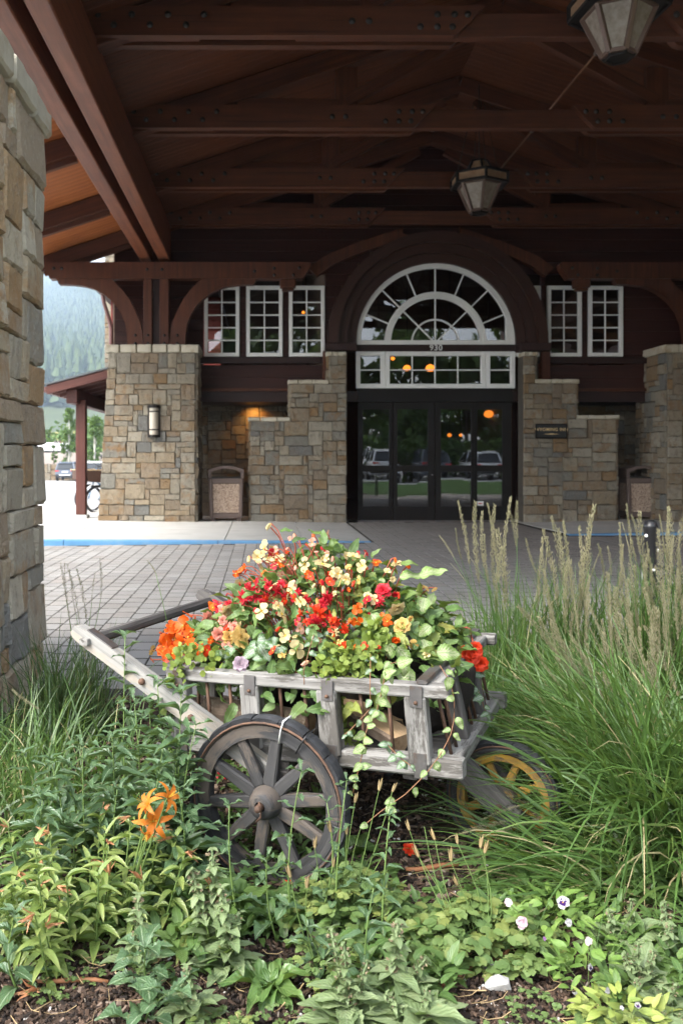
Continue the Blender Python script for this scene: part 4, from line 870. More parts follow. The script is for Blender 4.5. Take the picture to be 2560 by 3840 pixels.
# bicycles
def bike(loc, rz, label, cr):
    t = thing('bicycle', label, 'bicycle', loc, rz, 'bicycles parked behind the porch post', local=True)
    r = .32
    for x in (0, 1.08):
        Rw = M4(rot('X', math.pi/2), (x, 0, r))
        mb = MB(); lathe(mb, [(r+.0*1+.025*math.cos(q)-.025, .025*math.sin(q)) for q in np.linspace(0, 6.28, 9)[:-1]], 28, Rw, closed=True); wh = mb.build('tyre', m_black, t)
        mb = MB(); lathe(mb, [(r-.05,-.012),(r-.04,0),(r-.05,.012),(r-.062,0)], 28, Rw, closed=True); lathe(mb, [(.02,-.04),(.028,0),(.02,.04)], 10, Rw)
        for k in range(14): an = k*math.pi/7; tube(mb, [(x+.02*math.cos(an+.4), (-.03 if k % 2 else .03), r+.02*math.sin(an+.4)), (x+(r-.05)*math.cos(an), 0, r+(r-.05)*math.sin(an))], .002, 3)
        mb.build('rim', m_steel2, t)
        mb = MB(); lathe(mb, [(r+.035,-.03),(r+.045,0),(r+.035,.03)], 14, Rw, arc=2.6); mb.build('mudguard', m_white, t)
    mb = MB(); H, S_, B = (.85+.05, .80), (.42, .62), (.5, .28)
    for p, q, rr in (((.93,.82),(1.08,r),.014),((.93,.82),(.90,.98),.012),((.92,.72),(.48,.30),.02),((.91,.80),(.40,.66),.014),((.48,.30),(.36,.80),.016),((.48,.30),(0,r),.012),((.40,.66),(0,r),.010)):
        tube(mb, [(p[0],0,p[1]),(q[0],0,q[1])], rr, 7)
    mb.build('frame', m_blue, t)
    mb = MB(); tube(mb, [(.72,-.30,1.02),(.86,-.24,1.05),(.90,0,.99),(.86,.24,1.05),(.72,.30,1.02)], .012, 6); tube(mb, [(.86,.22,1.05),(.87,.26,1.22)], .006, 5); lathe(mb, [(0,.01),(.05,.01),(.05,0),(0,0)], 10, M4(rot('Y', 1.57), (.86,.26,1.25))); mb.build('handlebar', m_black, t)
    mb = MB(); prism(mb, [(-.14,-.08),(.0,-.05),(.14,-.015),(.14,.015),(0,.05),(-.14,.08)], lambda x, y, k: (.34+x, y, [.80,.85][k])); mb.build('saddle', m_black, t)
    c0 = np.array([1.16, 0, .80]); bk = MB(); dk = MB()
    for s in (-1, 1): prism(bk, [(-.20,-.12),(.20,-.06),(.26,.16),(-.22,.16)], lambda x, z_, k: (c0[0]+x, s*.19+.012*k, c0[2]+z_))
    bar(bk, c0+[-.21,-.18,.02], c0+[-.21,.18,.02], .012, .26, b=.002); bar(bk, c0+[.23,-.18,.05], c0+[.23,.18,.05], .012, .21, b=.002); bar(bk, c0+[-.2,0,-.11], c0+[.2,0,-.06], .36, .012, b=.002)
    ba = bk.build('basket', m_basket, t)
    for s in (-1, 1): bar(dk, c0+[-.235,s*.2,.16], c0+[.275,s*.2,.16], .03, .02); 
    bar(dk, c0+[.268,-.2,.16], c0+[.268,.2,.16], .02, .02); bar(dk, c0+[-.228,-.2,.16], c0+[-.228,.2,.16], .02, .02); dk.build('basket_rim', m_tan, ba)
m_steel2 = plain('chrome', (.45,.46,.48), .3, .1, 9, .5, metal=.9); m_basket = plain('basket_brown', (.07,.035,.022), .6); m_tan = plain('tan_edge', (.50,.36,.22), .6)
bike((-2.52, 19.36, .03), math.pi+.45, 'nearer bicycle with a dark basket behind the porch post', 0)
bike((-2.86, 19.95, .03), math.pi+.45, 'farther bicycle with a dark basket behind the porch post', 1)
# ------------------------------------------------------------------ cars
def carpaint(name, col):
    return plain(name, col, .25, .05, 2, .6, bstr=0)
m_carglass = plain('car_glass', (.02,.025,.03), .1, .1, 2, .6, bstr=0); m_red_l = plain('tail_red', (.45,.03,.03), .2, .1, 5, .5, bstr=0)
def suv(loc, rz, paint, label, group=None):
    t = thing('parked_car', label, 'car', loc, rz, group, local=True)
    # rear at y = 0 facing -y, front at y = 4.5
    def loft(mb, secs, m=0):
        n = len(secs[0][1]); V = []
        for y, half in secs:
            pts = [(x, z) for x, z in half]+[(-x, z) for x, z in half[::-1]]; V += [(x, y, z) for x, z in pts]
        k = 2*n; f = [[i*k+j, i*k+(j+1) % k, (i+1)*k+(j+1) % k, (i+1)*k+j] for i in range(len(secs)-1) for j in range(k)]
        mb.add(V, [np.array(f), np.arange(k)[::-1], np.arange(k)+k*(len(secs)-1)], m=m, sm=False)
    S = lambda w, z0, z1: [(w*.90, z0), (w*.98, z0+.12), (w, z0+.35), (w*.99, z1-.12), (w*.93, z1)]
    mb = MB(); loft(mb, [(0.0, S(.80,.42,.98)), (.06, S(.88,.36,1.02)), (.5, S(.93,.30,1.03)), (2.2, S(.94,.28,1.02)), (3.3, S(.93,.28,1.0)), (4.2, S(.88,.30,.88)), (4.5, S(.74,.36,.78))]); mb.build('body', paint, t)
    C_ = lambda w, z0, z1, w1: [(w, z0), (w*.985, z0+.15), (w1*1.03, z1-.12), (w1, z1-.03), (w1*.85, z1)]
    mb = MB(); loft(mb, [(.14, C_(.83,1.0,1.12,.80)), (.42, C_(.86,1.0,1.56,.68)), (.75, C_(.86,1.0,1.66,.66)), (1.9, C_(.86,1.0,1.69,.67)), (2.5, C_(.86,1.0,1.60,.66)), (3.25, C_(.84,.96,1.06,.78))]); mb.build('cabin', m_carglass, t)
    mb = MB(); loft(mb, [(.36, [(.60,1.60),(.66,1.62),(.60,1.66)]), (.8, [(.62,1.67),(.68,1.68),(.60,1.735)]), (1.9, [(.62,1.69),(.68,1.70),(.60,1.75)]), (2.5, [(.60,1.60),(.66,1.61),(.58,1.66)])]); mb.build('roof', paint, t)
    mb = MB()
    for s in (-1, 1):
        bar(mb, (s*.84,.12,1.0), (s*.68,.42,1.62), .07, .10, up=(1,0,0), b=.01); bar(mb, (s*.86,1.6,1.0), (s*.69,1.6,1.66), .05, .08, up=(1,0,0), b=.01); bar(mb, (s*.85,3.2,1.0), (s*.68,2.5,1.62), .06, .08, up=(1,0,0), b=.01); bar(mb, (s*.66,.7,1.76), (s*.66,2.0,1.78), .03, .03)
    mb.build('pillar', paint, t)
    for s in (-1, 1):
        mb = MB(); prism(mb, [(s*.50,.90),(s*.86,.86),(s*.90,.98),(s*.52,.97)][::s], lambda x, z, k: (x, -.015+.09*k, z)); mb.build('tail_light', m_red_l, t)
        for y in (.85, 3.55):
            Rw = M4(rot('Y', math.pi/2), (s*.84, y, .34)); mb = MB(); lathe(mb, [(.20,-.11),(.32,-.11),(.34,-.07),(.34,.07),(.32,.11),(.20,.11)], 20, Rw); wl_ = mb.build('wheel', m_black, t)
            mb = MB(); lathe(mb, [(0,.05),(.19,.08),(.205,.1),(.205,-.1),(.19,-.08),(0,-.05)], 14, Rw); mb.build('rim', m_steel2, wl_)
    mb = MB(); box(mb, (-.26,-.03,.78), (.26,.02,.90)); mb.build('number_plate', m_white, t)
    mb = MB(); bar(mb, (-.86,.0,.50), (.86,.0,.50), .10, .20, b=.03); mb.build('bumper', m_black, t)
    mb = MB(); bar(mb, (-.5,-.04,.56), (.5,-.04,.56), .03, .08, b=.01); mb.build('bumper_trim', m_white, t)
    return t
silver, whitep, redp = carpaint('silver_paint', (.11,.13,.165)), carpaint('white_car_paint', (.7,.7,.7)), carpaint('dark_car_paint', (.10,.11,.13))
Yc = 79.; zc = gz(Yc)
suv((fx(244, Yc), Yc, float(zc)), .03, silver, 'silver sport utility car seen from behind, parked by the stone bank')
suv((fx(352, 74.), 74., float(gz(74.))), .02, whitep, 'white car mostly hidden behind the bicycles')
# behind the camera: what the door glass reflects
for i, (x, y, p) in enumerate(((-1.0, -17, whitep), (4.2, -18, silver), (7.2, -17.5, whitep), (10.4, -18, redp), (13.4, -17.6, whitep), (16.5,-18,silver))):
    suv((x, y, -.06), math.pi+U(-.1,.1), p, 'parked car mirrored in the entrance door glass', 'cars mirrored in the door glass')
# ------------------------------------------------------------------ retaining bank, trailer, trees
t = thing('retaining_wall', 'pale rubble retaining wall with a concrete band behind the silver car', 'stone wall', (-14, 84, -1)); Yr = 84.; mb = MB()
box(mb, (-40, Yr, -2), (-9, Yr+.6, fz(1740,Yr))); mb.build('base', m_mortar, t)
for (u, z_, w_, h_) in ashlar(12.0, fz(1740,Yr)+1.0, .30):
    inst('stone', random.choice(STN), t, (-24+u+w_/2, Yr-.01, -1.0+z_+h_/2), np.stack([[1,0,0],[0,-1,0],[0,0,1]], 1), (w_-.03, .12, h_-.03))
mb = MB(); box(mb, (-40, Yr+1.4, -1), (-9, Yr+2, fz(1697,Yr))); mb.build('concrete_band', plain('pink_concrete', (.38,.33,.29), .9, .1, .6), t)
t = thing('white_trailer', 'long white trailer beyond the retaining wall, left of the aspens', 'trailer', (fx(205,100.), 100, 0)); mb = MB(); box(mb, (fx(120,100.), 100, fz(1690,100.)), (fx(203,100.), 102.5, fz(1660,100.))); mb.build('body', m_white, t)
for i, q in enumerate((206, 219, 231, 242)):
    mb = MB(); box(mb, (fx(q,100.), 100.01, fz(1690,100.)), (fx(q+9,100.), 102.4, fz(1661,100.))); mb.build('panel', m_white, t)
mb = MB(); box(mb, (fx(118,100.), 99.9, fz(1697,100.)), (fx(256,100.), 102, fz(1691,100.))); mb.build('chassis', m_bronze, t)
for q in (202, 215, 228, 239):
    mb = MB(); box(mb, (fx(q-1,100.), 100.2, fz(1660,100.)), (fx(q+6,100.), 101, fz(1653,100.))); mb.build('vent', m_red_l if q == 228 else m_steel, t)
m_tree = leafmat('tree_leaf', [(.035,.085,.018),(.06,.12,.025),(.09,.16,.04),(.03,.07,.02)], None, .6, .2, .25, bs=0)
m_bark = plain('bark', (.12,.095,.07), .9, .3, 12, .2, bstr=.6, bdist=.02)
m_pale = plain('aspen_bark', (.42,.40,.34), .8, .3, 5, .2)
def tree(label, loc, H, shape, nleaf, ls, cat='tree', group=None, bark=None, name='broadleaf_tree'):
    x, y, z = loc; t = thing(name, label, cat, loc, 0, group); mb = MB(); r0 = H*.018+.03
    pts = np.array([[x+U(-.1,.1)*q*H*.05, y+U(-.1,.1)*q*H*.05, z+H*q*.93] for q in np.linspace(0, 1, 7)]); tube(mb, pts, r0*np.linspace(1, .15, 7), 7)
    C_, Rr = [], []
    ncl = max(10, int(nleaf/70))
    for k in range(ncl):
        q = U(.14 if shape < .3 else .16, .98); rad = shape*H*(math.sin(math.pi*min(1, .12+q*.85))**.6)*math.sqrt(U(.15, 1)); an = U(0, 6.28)
        c = np.array([x+rad*math.cos(an), y+rad*math.sin(an), z+H*q]); C_.append(c); Rr.append(H*(.045 if shape < .2 else .085)*U(.6, 1.35))
        st = pts[min(6, max(1, int(q*6.0*.8)))]; 
        if k % 2 == 0: tube(mb, [st, (st+c)/2+[0,0,.03*H], c], [r0*.35, r0*.2, r0*.06], 5)
    mb.build('trunk', bark or m_bark, t)
    C_, Rr = np.array(C_), np.array(Rr); idx = rng.integers(0, ncl, nleaf); d = nrm(rng.normal(size=(nleaf,3)))*(U(.25, 1, (nleaf,1))**.6)
    P = C_[idx]+d*Rr[idx][:,None]*[1,1,.85]; T = nrm(rng.normal(size=(nleaf,3))+d*.8); N = nrm(d+rng.normal(size=(nleaf,3))*.6+[0,0,.5])
    m2 = MB(); leaves(m2, P, T, N, ls*U(.7,1.3,nleaf), ls*.7*U(.7,1.3,nleaf), np.array([.1,.9,1.,.05]), .3, .2, rnd=np.clip(rng.normal(.5,.12,nleaf)+.35*(rng.random(ncl)[idx]-.5), 0, 1)); m2.build('crown', m_tree, t)
ya = 82.5
tree('left of two narrow aspens, directly above the silver car', (fx(260,ya), ya, float(gz(ya))+.7), 6.0, .10, 1700, .20, bark=m_pale, name='aspen_tree')
tree('right of two narrow aspens, between porch post and stone column', (fx(355,ya), ya, float(gz(ya))+.7), 5.6, .105, 1700, .20, bark=m_pale, name='aspen_tree')
tree('small columnar shrub in front of the white trailer', (fx(203,ya), ya, .7), 1.7, .16, 300, .16, 'shrub', name='columnar_shrub')
for i, (x, y, h, s) in enumerate(((-8,-30,11,.3),(-1,-27,10,.34),(5,-26,9,.36),(9.5,-24.5,9.5,.36),(14,-26,9,.36),(19,-25,10,.36),(25,-27,11,.34),(2,-33,14,.3),(11.5,-32,15,.3),(20,-33,14,.3))):
    tree('leafy green tree mirrored in the entrance door glass', (x, y, -.06), h, s, 2200, .6, group='trees mirrored in the door glass')
hd = thing('hedge', 'clipped hedge mirrored low in the entrance door glass', 'hedge', (12, -21, 0)); n = 5200; P = np.stack([U(-4, 30, n), U(-21.8, -20.2, n), 2.3*U(0, 1, n)**.7], -1); mb = MB(); leaves(mb, P, rng.normal(size=(n,3)), rng.normal(size=(n,3))+[0,.5,.8], np.full(n,.34), .24, np.array([.1,.9,1.,.05]), .3, .2); mb.build('foliage', m_tree, hd, kind='stuff')
mb = MB()
for k in range(17): tube(mb, [(-3+2*k, -21, -.05), (-3+2*k, -21, 1.6)], .04, 6)
mb.build('stems', m_bark, hd)
# unseen wing added to keep light out of the canopy's right side
hw = thing('light_block_wing', 'added dark wing outside the frame, blocking light from the right', 'building', (12.6, 10, 0)); mb = MB(); box(mb, (12.4, -2, 0), (20, 17.2, 6.6)); mb.build('wall', m_brown, hw)
for k in range(24): 
    mb = MB(); bar(mb, (12.385, -2, .15+k*.27), (12.385, 17.1, .15+k*.27), .04, .262, b=.006); mb.build('siding_board', m_siding, hw)
mb = MB(); bar(mb, (11.9, 7.6, 6.7), (20, 7.6, 8.6), 19.6, .15, b=.01); mb.build('roof', m_roofmetal, hw)
# ------------------------------------------------------------------ hills and forest
def hz(X, Y):
    X, Y = X/3., Y/3.; s = np.clip((Y-150)/800, 0, 1.35); h = 3.*195*s**1.25
    return h*(1+.10*np.sin(X*.013+1)+.05*np.sin(X*.05+Y*.02))+2.5*np.sin(Y*.05+X*.03)*s-1.5
def hm(X, Y): return 8.5*np.exp(-((Y-165)/28)**2)*np.clip((20-X)/30, 0, 1)*(1+.08*np.sin(X*.2))-1.8
m_hill = plain('forest_floor', (.07,.085,.04), .95, .3, .02, .1); m_mead = plain('meadow', (.24,.23,.09), .95, .25, .15, .1, dirt=(.12,.17,.05))
hills = struct(sheet('hills', np.linspace(-2550, 1050, 60), np.linspace(570, 3500, 60), hz, m_hill))
meadow = struct(sheet('meadow', np.linspace(-150, 20, 40), np.linspace(108, 225, 24), hm, m_mead))
def conifers(name, X, Y, Z, H, mat, wr=.20):
    n = len(X); lay = 6; nv = 9; V, F = [], []
    an = np.linspace(0, 2*math.pi, nv, endpoint=False)
    mb = MB()
    for k in range(lay):
        z0, z1 = .10+.86*k/lay, min(1., .10+.86*k/lay+.30); r = wr*(1-k/lay*.88)
        rr = r*U(.55, 1.15, (n, nv))
        ring = np.stack([rr*np.cos(an), rr*np.sin(an), np.full((n,nv), z0)+U(-.03,.02,(n,nv))], -1); tip = np.zeros((n,1,3)); tip[:,:,2] = z1
        v = np.concatenate([ring, tip], 1)*H[:,None,None]+np.stack([X,Y,Z], -1)[:,None]
        f = np.array([[j, (j+1) % nv, nv] for j in range(nv)]); mb.add(v, (f[None]+(np.arange(n)*(nv+1))[:,None,None]).reshape(-1,3), rnd=np.repeat(U(0,1,n), nv+1))
    o = mb.build(name, mat, None); o['kind'] = 'stuff'; o['label'] = 'hazy conifer forest covering the mountainside'; o['category'] = 'forest'; return o
m_con = leafmat('conifer', [(.016,.034,.022),(.03,.05,.028),(.065,.085,.035),(.022,.042,.03)], None, .9, .1, 0, bs=0)
n = 6500; Y = 740+1960*U(0,1,n)**.85; X = Y*U(-.46, -.10, n); keep = np.sin(X*.013+2)*np.sin(Y*.008)+.5*np.sin(X*.04)*np.sin(Y*.02) < .85
X, Y = X[keep], Y[keep]; conifers('mountain_forest', X, Y, hz(X, Y)-.5, U(26, 52, len(X)), m_con)
n = 200; Y = U(118, 150, n); X = Y*U(-.32,-.14,n); m2 = MB(); k = 44; P = np.repeat(np.stack([X,Y,hm(X,Y)], -1), k, 0); hh = np.repeat(U(1.5,4.5,n), k); d = nrm(rng.normal(size=(n*k,3)))
P = P+d*np.stack([hh*.35,hh*.35,hh*.5], -1)+np.stack([hh*0,hh*0,hh*.5], -1); leaves(m2, P, nrm(rng.normal(size=(n*k,3))), nrm(d+[0,0,.6]), np.full(n*k,.7), .55, np.array([.1,.9,1.,.05]), .2, .2, rnd=np.repeat(U(0,1,n), k))
o = m2.build('hillside_bushes', m_tree, None); o['kind'] = 'stuff'; o['label'] = 'green bushes below the pale meadow'; o['category'] = 'bushes'
# ------------------------------------------------------------------ planting bed
m_soil = plain('soil', (.055,.038,.028), .95, .4, 14, .15, bstr=.6, bdist=.01)
bedz = lambda X, Y: .004+.014*np.sin(X*3.1+1)*np.sin(Y*2.7)+.010*np.sin(X*9+Y*5)
bed = struct(sheet('planting_bed', np.linspace(-2.6, 3.6, 60), np.r_[np.linspace(-.6, 1.5, 6), np.linspace(1.6, 4.58, 50)], lambda X, Y: bedz(X, Y)+.008*rng.normal(size=X.shape), m_soil))
def chipmat():
    m, nt, out = new('bark_mulch'); r = rnd_of(nt)
    c = ramp(nt, r, [(0,(.022,.016,.013)),(.3,(.045,.030,.022)),(.55,(.075,.047,.032)),(.75,(.115,.075,.052)),(.90,(.17,.125,.095)),(.965,(.22,.18,.145)),(.985,(.55,.53,.50)),(1,(.7,.68,.64))], 'CONSTANT')
    finish(nt, out, c, .85, .25); return m
m_chip = chipmat()
def chips(n, ymin, ymax):
    t = rng.random(n); Y = 1/(1/ymin+(1/ymax-1/ymin)*t); X = Y*U(-.36, .52, n); k_ = int(n*.30); X[:k_] = U(-2.5, 3.5, k_); Y[:k_] = U(1.2, 4.5, k_); Z = bedz(X, Y)+U(.0, .016, n)
    r = rng.random(n); small = r > .985; L = np.where(small, .0028, U(.003, .011, n)*(1+.6*(Y > 2.4))); W = np.where(small, .0028, L*U(.25, .6, n)); H = np.where(small, .003, U(.001, .003, n))
    a = U(0, 6.28, n); ti = rng.normal(0, .30, n); ti2 = rng.normal(0, .3, n)
    T = np.stack([np.cos(a)*np.cos(ti), np.sin(a)*np.cos(ti), np.sin(ti)], -1); N0 = np.stack([rng.normal(0,.3,n), rng.normal(0,.3,n), np.ones(n)], -1)
    S = nrm(np.cross(N0, T)); N = np.cross(T, S)
    cor = np.array([[-1,-1,-1],[1,-.8,-1],[1,.8,-1],[-1,1,-1],[-.9,-.8,1],[.9,-.7,1],[.9,.7,1],[-.9,.8,1]])*.5
    v = np.stack([X,Y,Z], -1)[:,None]+cor[None,:,:1]*(L[:,None,None]*2*T[:,None])+cor[None,:,1:2]*(W[:,None,None]*2*S[:,None])+cor[None,:,2:]*(H[:,None,None]*2*N[:,None])
    mb = MB(); mb.add(v, (QB[None]+(np.arange(n)*8)[:,None,None]).reshape(-1,4), rnd=np.repeat(r*.999, 8)); return mb
mulch = chips(64000, 1.74, 4.2).build('bark_mulch', m_chip); mulch['kind'] = 'stuff'; mulch['label'] = 'dark bark mulch with pale grit over the bed'; mulch['category'] = 'mulch'
# ------------------------------------------------------------------ flower cart
CA = math.radians(-24.0); CC = np.array([.293, 2.979, 0.])
E1 = np.array([math.cos(CA), math.sin(CA), 0]); E2 = np.array([-math.sin(CA), math.cos(CA), 0])
def cw(s, w_, z): return CC+E1*s+E2*w_+np.array([0,0,z])
m_grey = wood('weathered_wood', (.225,.215,.20), (.30,.29,.27), (.095,.088,.08), .8, 2.2, 60, .5, .2, .6, wear=(.10,.092,.082))
m_pale_w = wood('pale_weathered_wood', (.255,.248,.23), (.335,.325,.30), (.12,.112,.10), .8, 2.2, 60, .4, .2, .5, wear=(.30,.265,.22))
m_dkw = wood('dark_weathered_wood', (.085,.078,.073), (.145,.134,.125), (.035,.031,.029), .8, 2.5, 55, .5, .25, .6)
m_wheelw = wood('wheel_wood', (.036,.036,.037), (.065,.062,.060), (.018,.017,.017), .7, 3, 45, .5, .3, .6, wear=(.085,.07,.058))
m_yel = wood('peeling_yellow_paint', (.36,.20,.025), (.43,.26,.045), (.10,.075,.045), .7, 3, 30, .85, .3, .6, wear=(.085,.07,.06))
cart = thing('flower_cart', 'weathered grey wooden handcart on spoked wheels, filled with flowers', 'cart', tuple(CC), CA, local=True)
def tz(s): return .04*s
def kp(fn, name, mat, parent=None):
    mb = MB(); fn(mb); return mb.build(name, mat, parent or cart, org=(0,0,0))
LW = .375
for sg in (-1, 1):
    wl_, wu = sg*LW, sg*(LW+.012)
    kp(lambda mb: bar(mb, (-.46, wl_, .367+tz(-.46)), (.462, wl_, .367+tz(.462)), .055, .052, b=.006, wob=.0012), 'lower_rail', m_grey)
    kp(lambda mb: bar(mb, (-.47, wu, .582+tz(-.47)), (.425, wu, .582+tz(.425)), .052, .036, b=.005, wob=.001), 'upper_rail', m_grey)
    for s in (.336, .073, -.176, -.424):
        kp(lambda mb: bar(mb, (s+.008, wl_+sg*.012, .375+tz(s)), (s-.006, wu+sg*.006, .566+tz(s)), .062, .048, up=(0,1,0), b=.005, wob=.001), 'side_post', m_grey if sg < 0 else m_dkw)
        o = kp(lambda mb: bar(mb, (s, wu+sg*.0300, .538+tz(s)), (s, wu+sg*.0315, .598+tz(s)), .036, .005, up=(0,1,0), b=.001), 'strap', m_steel)
        kp(lambda mb: bar(mb, (s+.012, wl_+sg*.033, .338+tz(s)), (s+.01, wl_+sg*.036, .41+tz(s)), .038, .005, up=(0,1,0), b=.001), 'strap', m_steel)
        for z_ in (.552, ): kp(lambda mb: lathe(mb, [(0,.006),(.005,.005),(.006,0)], 8, M4(rot('X', sg*-math.pi/2), (s, wu+sg*.035, z_+tz(s)))), 'bolt', m_rust, o)
    for a, b in ((-.424,-.176),(-.176,.073),(.073,.336)):
        for q in (.36, .68): s = a+(b-a)*q; kp(lambda mb: tube(mb, [(s+.008, wl_, .39+tz(s)), (s-.004, wu, .57+tz(s))], .0055, 6), 'iron_rod', m_rust)
for s, nm in ((.368, 'front'), (-.445, 'back')):
    kp(lambda mb: bar(mb, (s+.05*(s>0), -LW+.03, .362+tz(s)), (s+.05*(s>0), LW-.03, .362+tz(s)), .05, .045, b=.005, wob=.001), 'end_rail', m_grey)
    kp(lambda mb: bar(mb, (s, -LW+.016, .600+tz(s)-.018), (s, LW-.016, .600+tz(s)-.018), .058, .036, b=.004, wob=.001), 'end_rail', m_grey)
    kp(lambda mb: bar(mb, (s-.018, -LW-.034, .6075+tz(s)), (s-.018, LW+.034, .6075+tz(s)), .030, .012, b=.001), 'strap', m_steel)
    for w_ in (-.14, .14): kp(lambda mb: bar(mb, (s+.04*(s>0), w_, .38+tz(s)), (s, w_, .566+tz(s)), .045, .05, up=(1,0,0), b=.005), 'end_post', m_dkw)
    for w_ in (-.31, -.24, -.07, .0, .07, .24, .31): kp(lambda mb: tube(mb, [(s+.045*(s>0), w_, .38+tz(s)), (s, w_, .57+tz(s))], .0055, 6), 'iron_rod', m_rust)
for k in range(6):
    w_ = -.29+k*.116; kp(lambda mb: bar(mb, (-.44, w_, .352+tz(-.44)), (.40, w_, .352+tz(.40)), .108, .018, b=.003, wob=.001), 'floor_board', m_dkw)
for s in (-.30, .05, .30): kp(lambda mb: bar(mb, (s, -LW+.03, .325+tz(s)), (s, LW-.03, .325+tz(s)), .045, .035, b=.004), 'cross_bearer', m_dkw)
# handles with the cross bar
for sg in (-1, 1):
    p0, p1 = np.array([-.775, sg*.432, .672]), np.array([-.10, sg*.432, .315])
    d = nrm(p1-p0); nn = np.array([-d[2], 0, d[0]]); L_ = np.linalg.norm(p1-p0)
    poly = [(-.03,-.012),(-.018,-.022),(.02,-.026),(L_*.5,-.029),(L_,-.028),(L_,.026),(L_*.5,.028),(.03,.027),(-.012,.023),(-.03,.012)]
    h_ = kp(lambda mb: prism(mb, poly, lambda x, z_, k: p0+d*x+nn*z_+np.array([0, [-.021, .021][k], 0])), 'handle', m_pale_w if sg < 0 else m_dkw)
    kp(lambda mb: bar(mb, p0+d*.02+nn*.0285, p0+d*.13+nn*.0292, .040, .004, b=.001), 'handle_plate', m_steel, h_)
    for q in (.36, .62): kp(lambda mb: lathe(mb, [(0,.012),(.009,.011),(.011,.005),(.011,0)], 8, M4(rot('X', math.pi/2*(1 if sg < 0 else -1)), p0+d*L_*q+np.array([0, sg*.0215, 0]))), 'bolt', m_rust, h_)
kp(lambda mb: bar(mb, (-.745, -.415, .652), (-.745, .415, .652), .036, .036, b=.010, wob=.0015), 'cross_bar', m_dkw)
kp(lambda mb: bar(mb, (-.745, -.47, .652), (-.745, -.416, .652), .034, .022, b=.003), 'tenon', m_grey)
# wheels
def wheel(cx, cy, r, rot_sign, wood_m, rim_m, name, nsp, ph, f0=.745, f1=.89, ring_m=None):
    Rw = M4(rot('X', math.pi/2), (cx, cy, r)); wt = kp(lambda mb: lathe(mb, [(r*.895,-.018),(r*.895,.018),(r*.93,.026),(r*.93,-.026)], 40, Rw, closed=True), name, ring_m or rim_m)
    if ring_m: kp(lambda mb: lathe(mb, [(r*f1,-.024),(r*.90,-.026),(r*.90,.026),(r*f1,.024)], 40, Rw, closed=True), 'rim_band', ring_m, wt)
    # worn solid tyre, in segments
    mb = MB(); n = 18
    for k in range(n):
        a0, a1 = 2*math.pi*k/n+.006, 2*math.pi*(k+1)/n-.006; V = []
        ro = r*U(.992, 1.006)
        for t in np.linspace(a0, a1, 5):
            e_ = .985 if t in (a0, a1) else 1.
            for rr, yy in ((r*.925,-.021),(ro*e_*.985,-.026),(ro*e_,-.012),(ro*e_,.012),(ro*e_*.985,.026),(r*.925,.021)): V.append((rr*math.cos(t), rr*math.sin(t), yy))
        f = [[6*i+j, 6*i+6+j, 6*i+6+(j+1) % 6, 6*i+(j+1) % 6] for i in range(4) for j in range(6)]
        mb.add(V, [np.array(f), np.arange(6)[::-1], np.arange(6)+24], M4=Rw, sm=False)
    mb.build('tyre', m_rubber, wt, org=(0,0,0))
    kp(lambda mb: lathe(mb, [(r*f0,-.019),(r*f1,-.021),(r*f1+.0005,.021),(r*f0,.019)], 40, Rw, closed=True, sm=False), 'felloe', rim_m, wt)
    kp(lambda mb: lathe(mb, [(r*.915,.024),(r*.925,.031),(r*.94,.024)], 40, Rw), 'iron_hoop', m_rust, wt)
    for k in range(nsp):
        an = ph+2*math.pi*k/nsp; u_ = np.array([math.cos(an), 0, math.sin(an)]); c0 = np.array([cx, cy, r])
        kp(lambda mb: bar(mb, c0+u_*r*.19, c0+u_*r*.775, r*.165, r*.13, up=(0,1,0), b=.005, w2=r*.125, h2=r*.10, wob=.001), 'spoke', wood_m, wt)
    kp(lambda mb: lathe(mb, [(.016,.062),(.030,.060),(.038,.052),(.046,.03),(.052,.0),(.050,-.04),(.040,-.055),(0,-.055)], 20, Rw), 'hub', wood_m, wt)
    o = kp(lambda mb: lathe(mb, [(0,.082),(.008,.081),(.011,.074),(.011,.03)], 12, Rw), 'axle_end', m_rust, wt)
    kp(lambda mb: tube(mb, [(cx+.004, cy-.076, r+.022), (cx+.012, cy-.078, r+.012), (cx+.010, cy-.076, r-.02), (cx-.004, cy-.074, r-.036)], .0032, 6), 'linch_pin', m_rust, o)
    kp(lambda mb: lathe(mb, [(.017,.045),(.026,.052),(.028,.040)], 9, Rw, sm=False), 'washer', m_steel, wt)
    return wt
wn_ = wheel(-.085, -.485, .250, 1, m_wheelw, m_wheelw, 'wheel', 10, .16)
wheel(-.085, .485, .250, -1, m_wheelw, m_wheelw, 'wheel', 10, .35)
wheel(.508, .012, .178, 1, m_yel, m_yel, 'wheel', 8, .42, .66, .80, m_wheelw)
kp(lambda mb: tube(mb, [(-.085,-.45,.25), (-.085,.45,.25)], .017, 8), 'axle', m_dkw)
kp(lambda mb: bar(mb, (-.085,-.40,.283), (-.085,.40,.283), .06, .05, b=.006), 'axle_bolster', m_dkw)
for w_ in (-.36, .36): kp(lambda mb: bar(mb, (-.085,w_,.30), (-.085,w_,.345), .05, .05, up=(0,1,0)), 'bolster_block', m_dkw)
for w_ in (-.066, .086): kp(lambda mb: bar(mb, (.300, w_, .372), (.552, w_, .140), .036, .075, b=.006, wob=.0015), 'fork', m_dkw)
kp(lambda mb: tube(mb, [(.508,-.10,.178), (.508,.12,.178)], .012, 8), 'front_axle', m_rust)
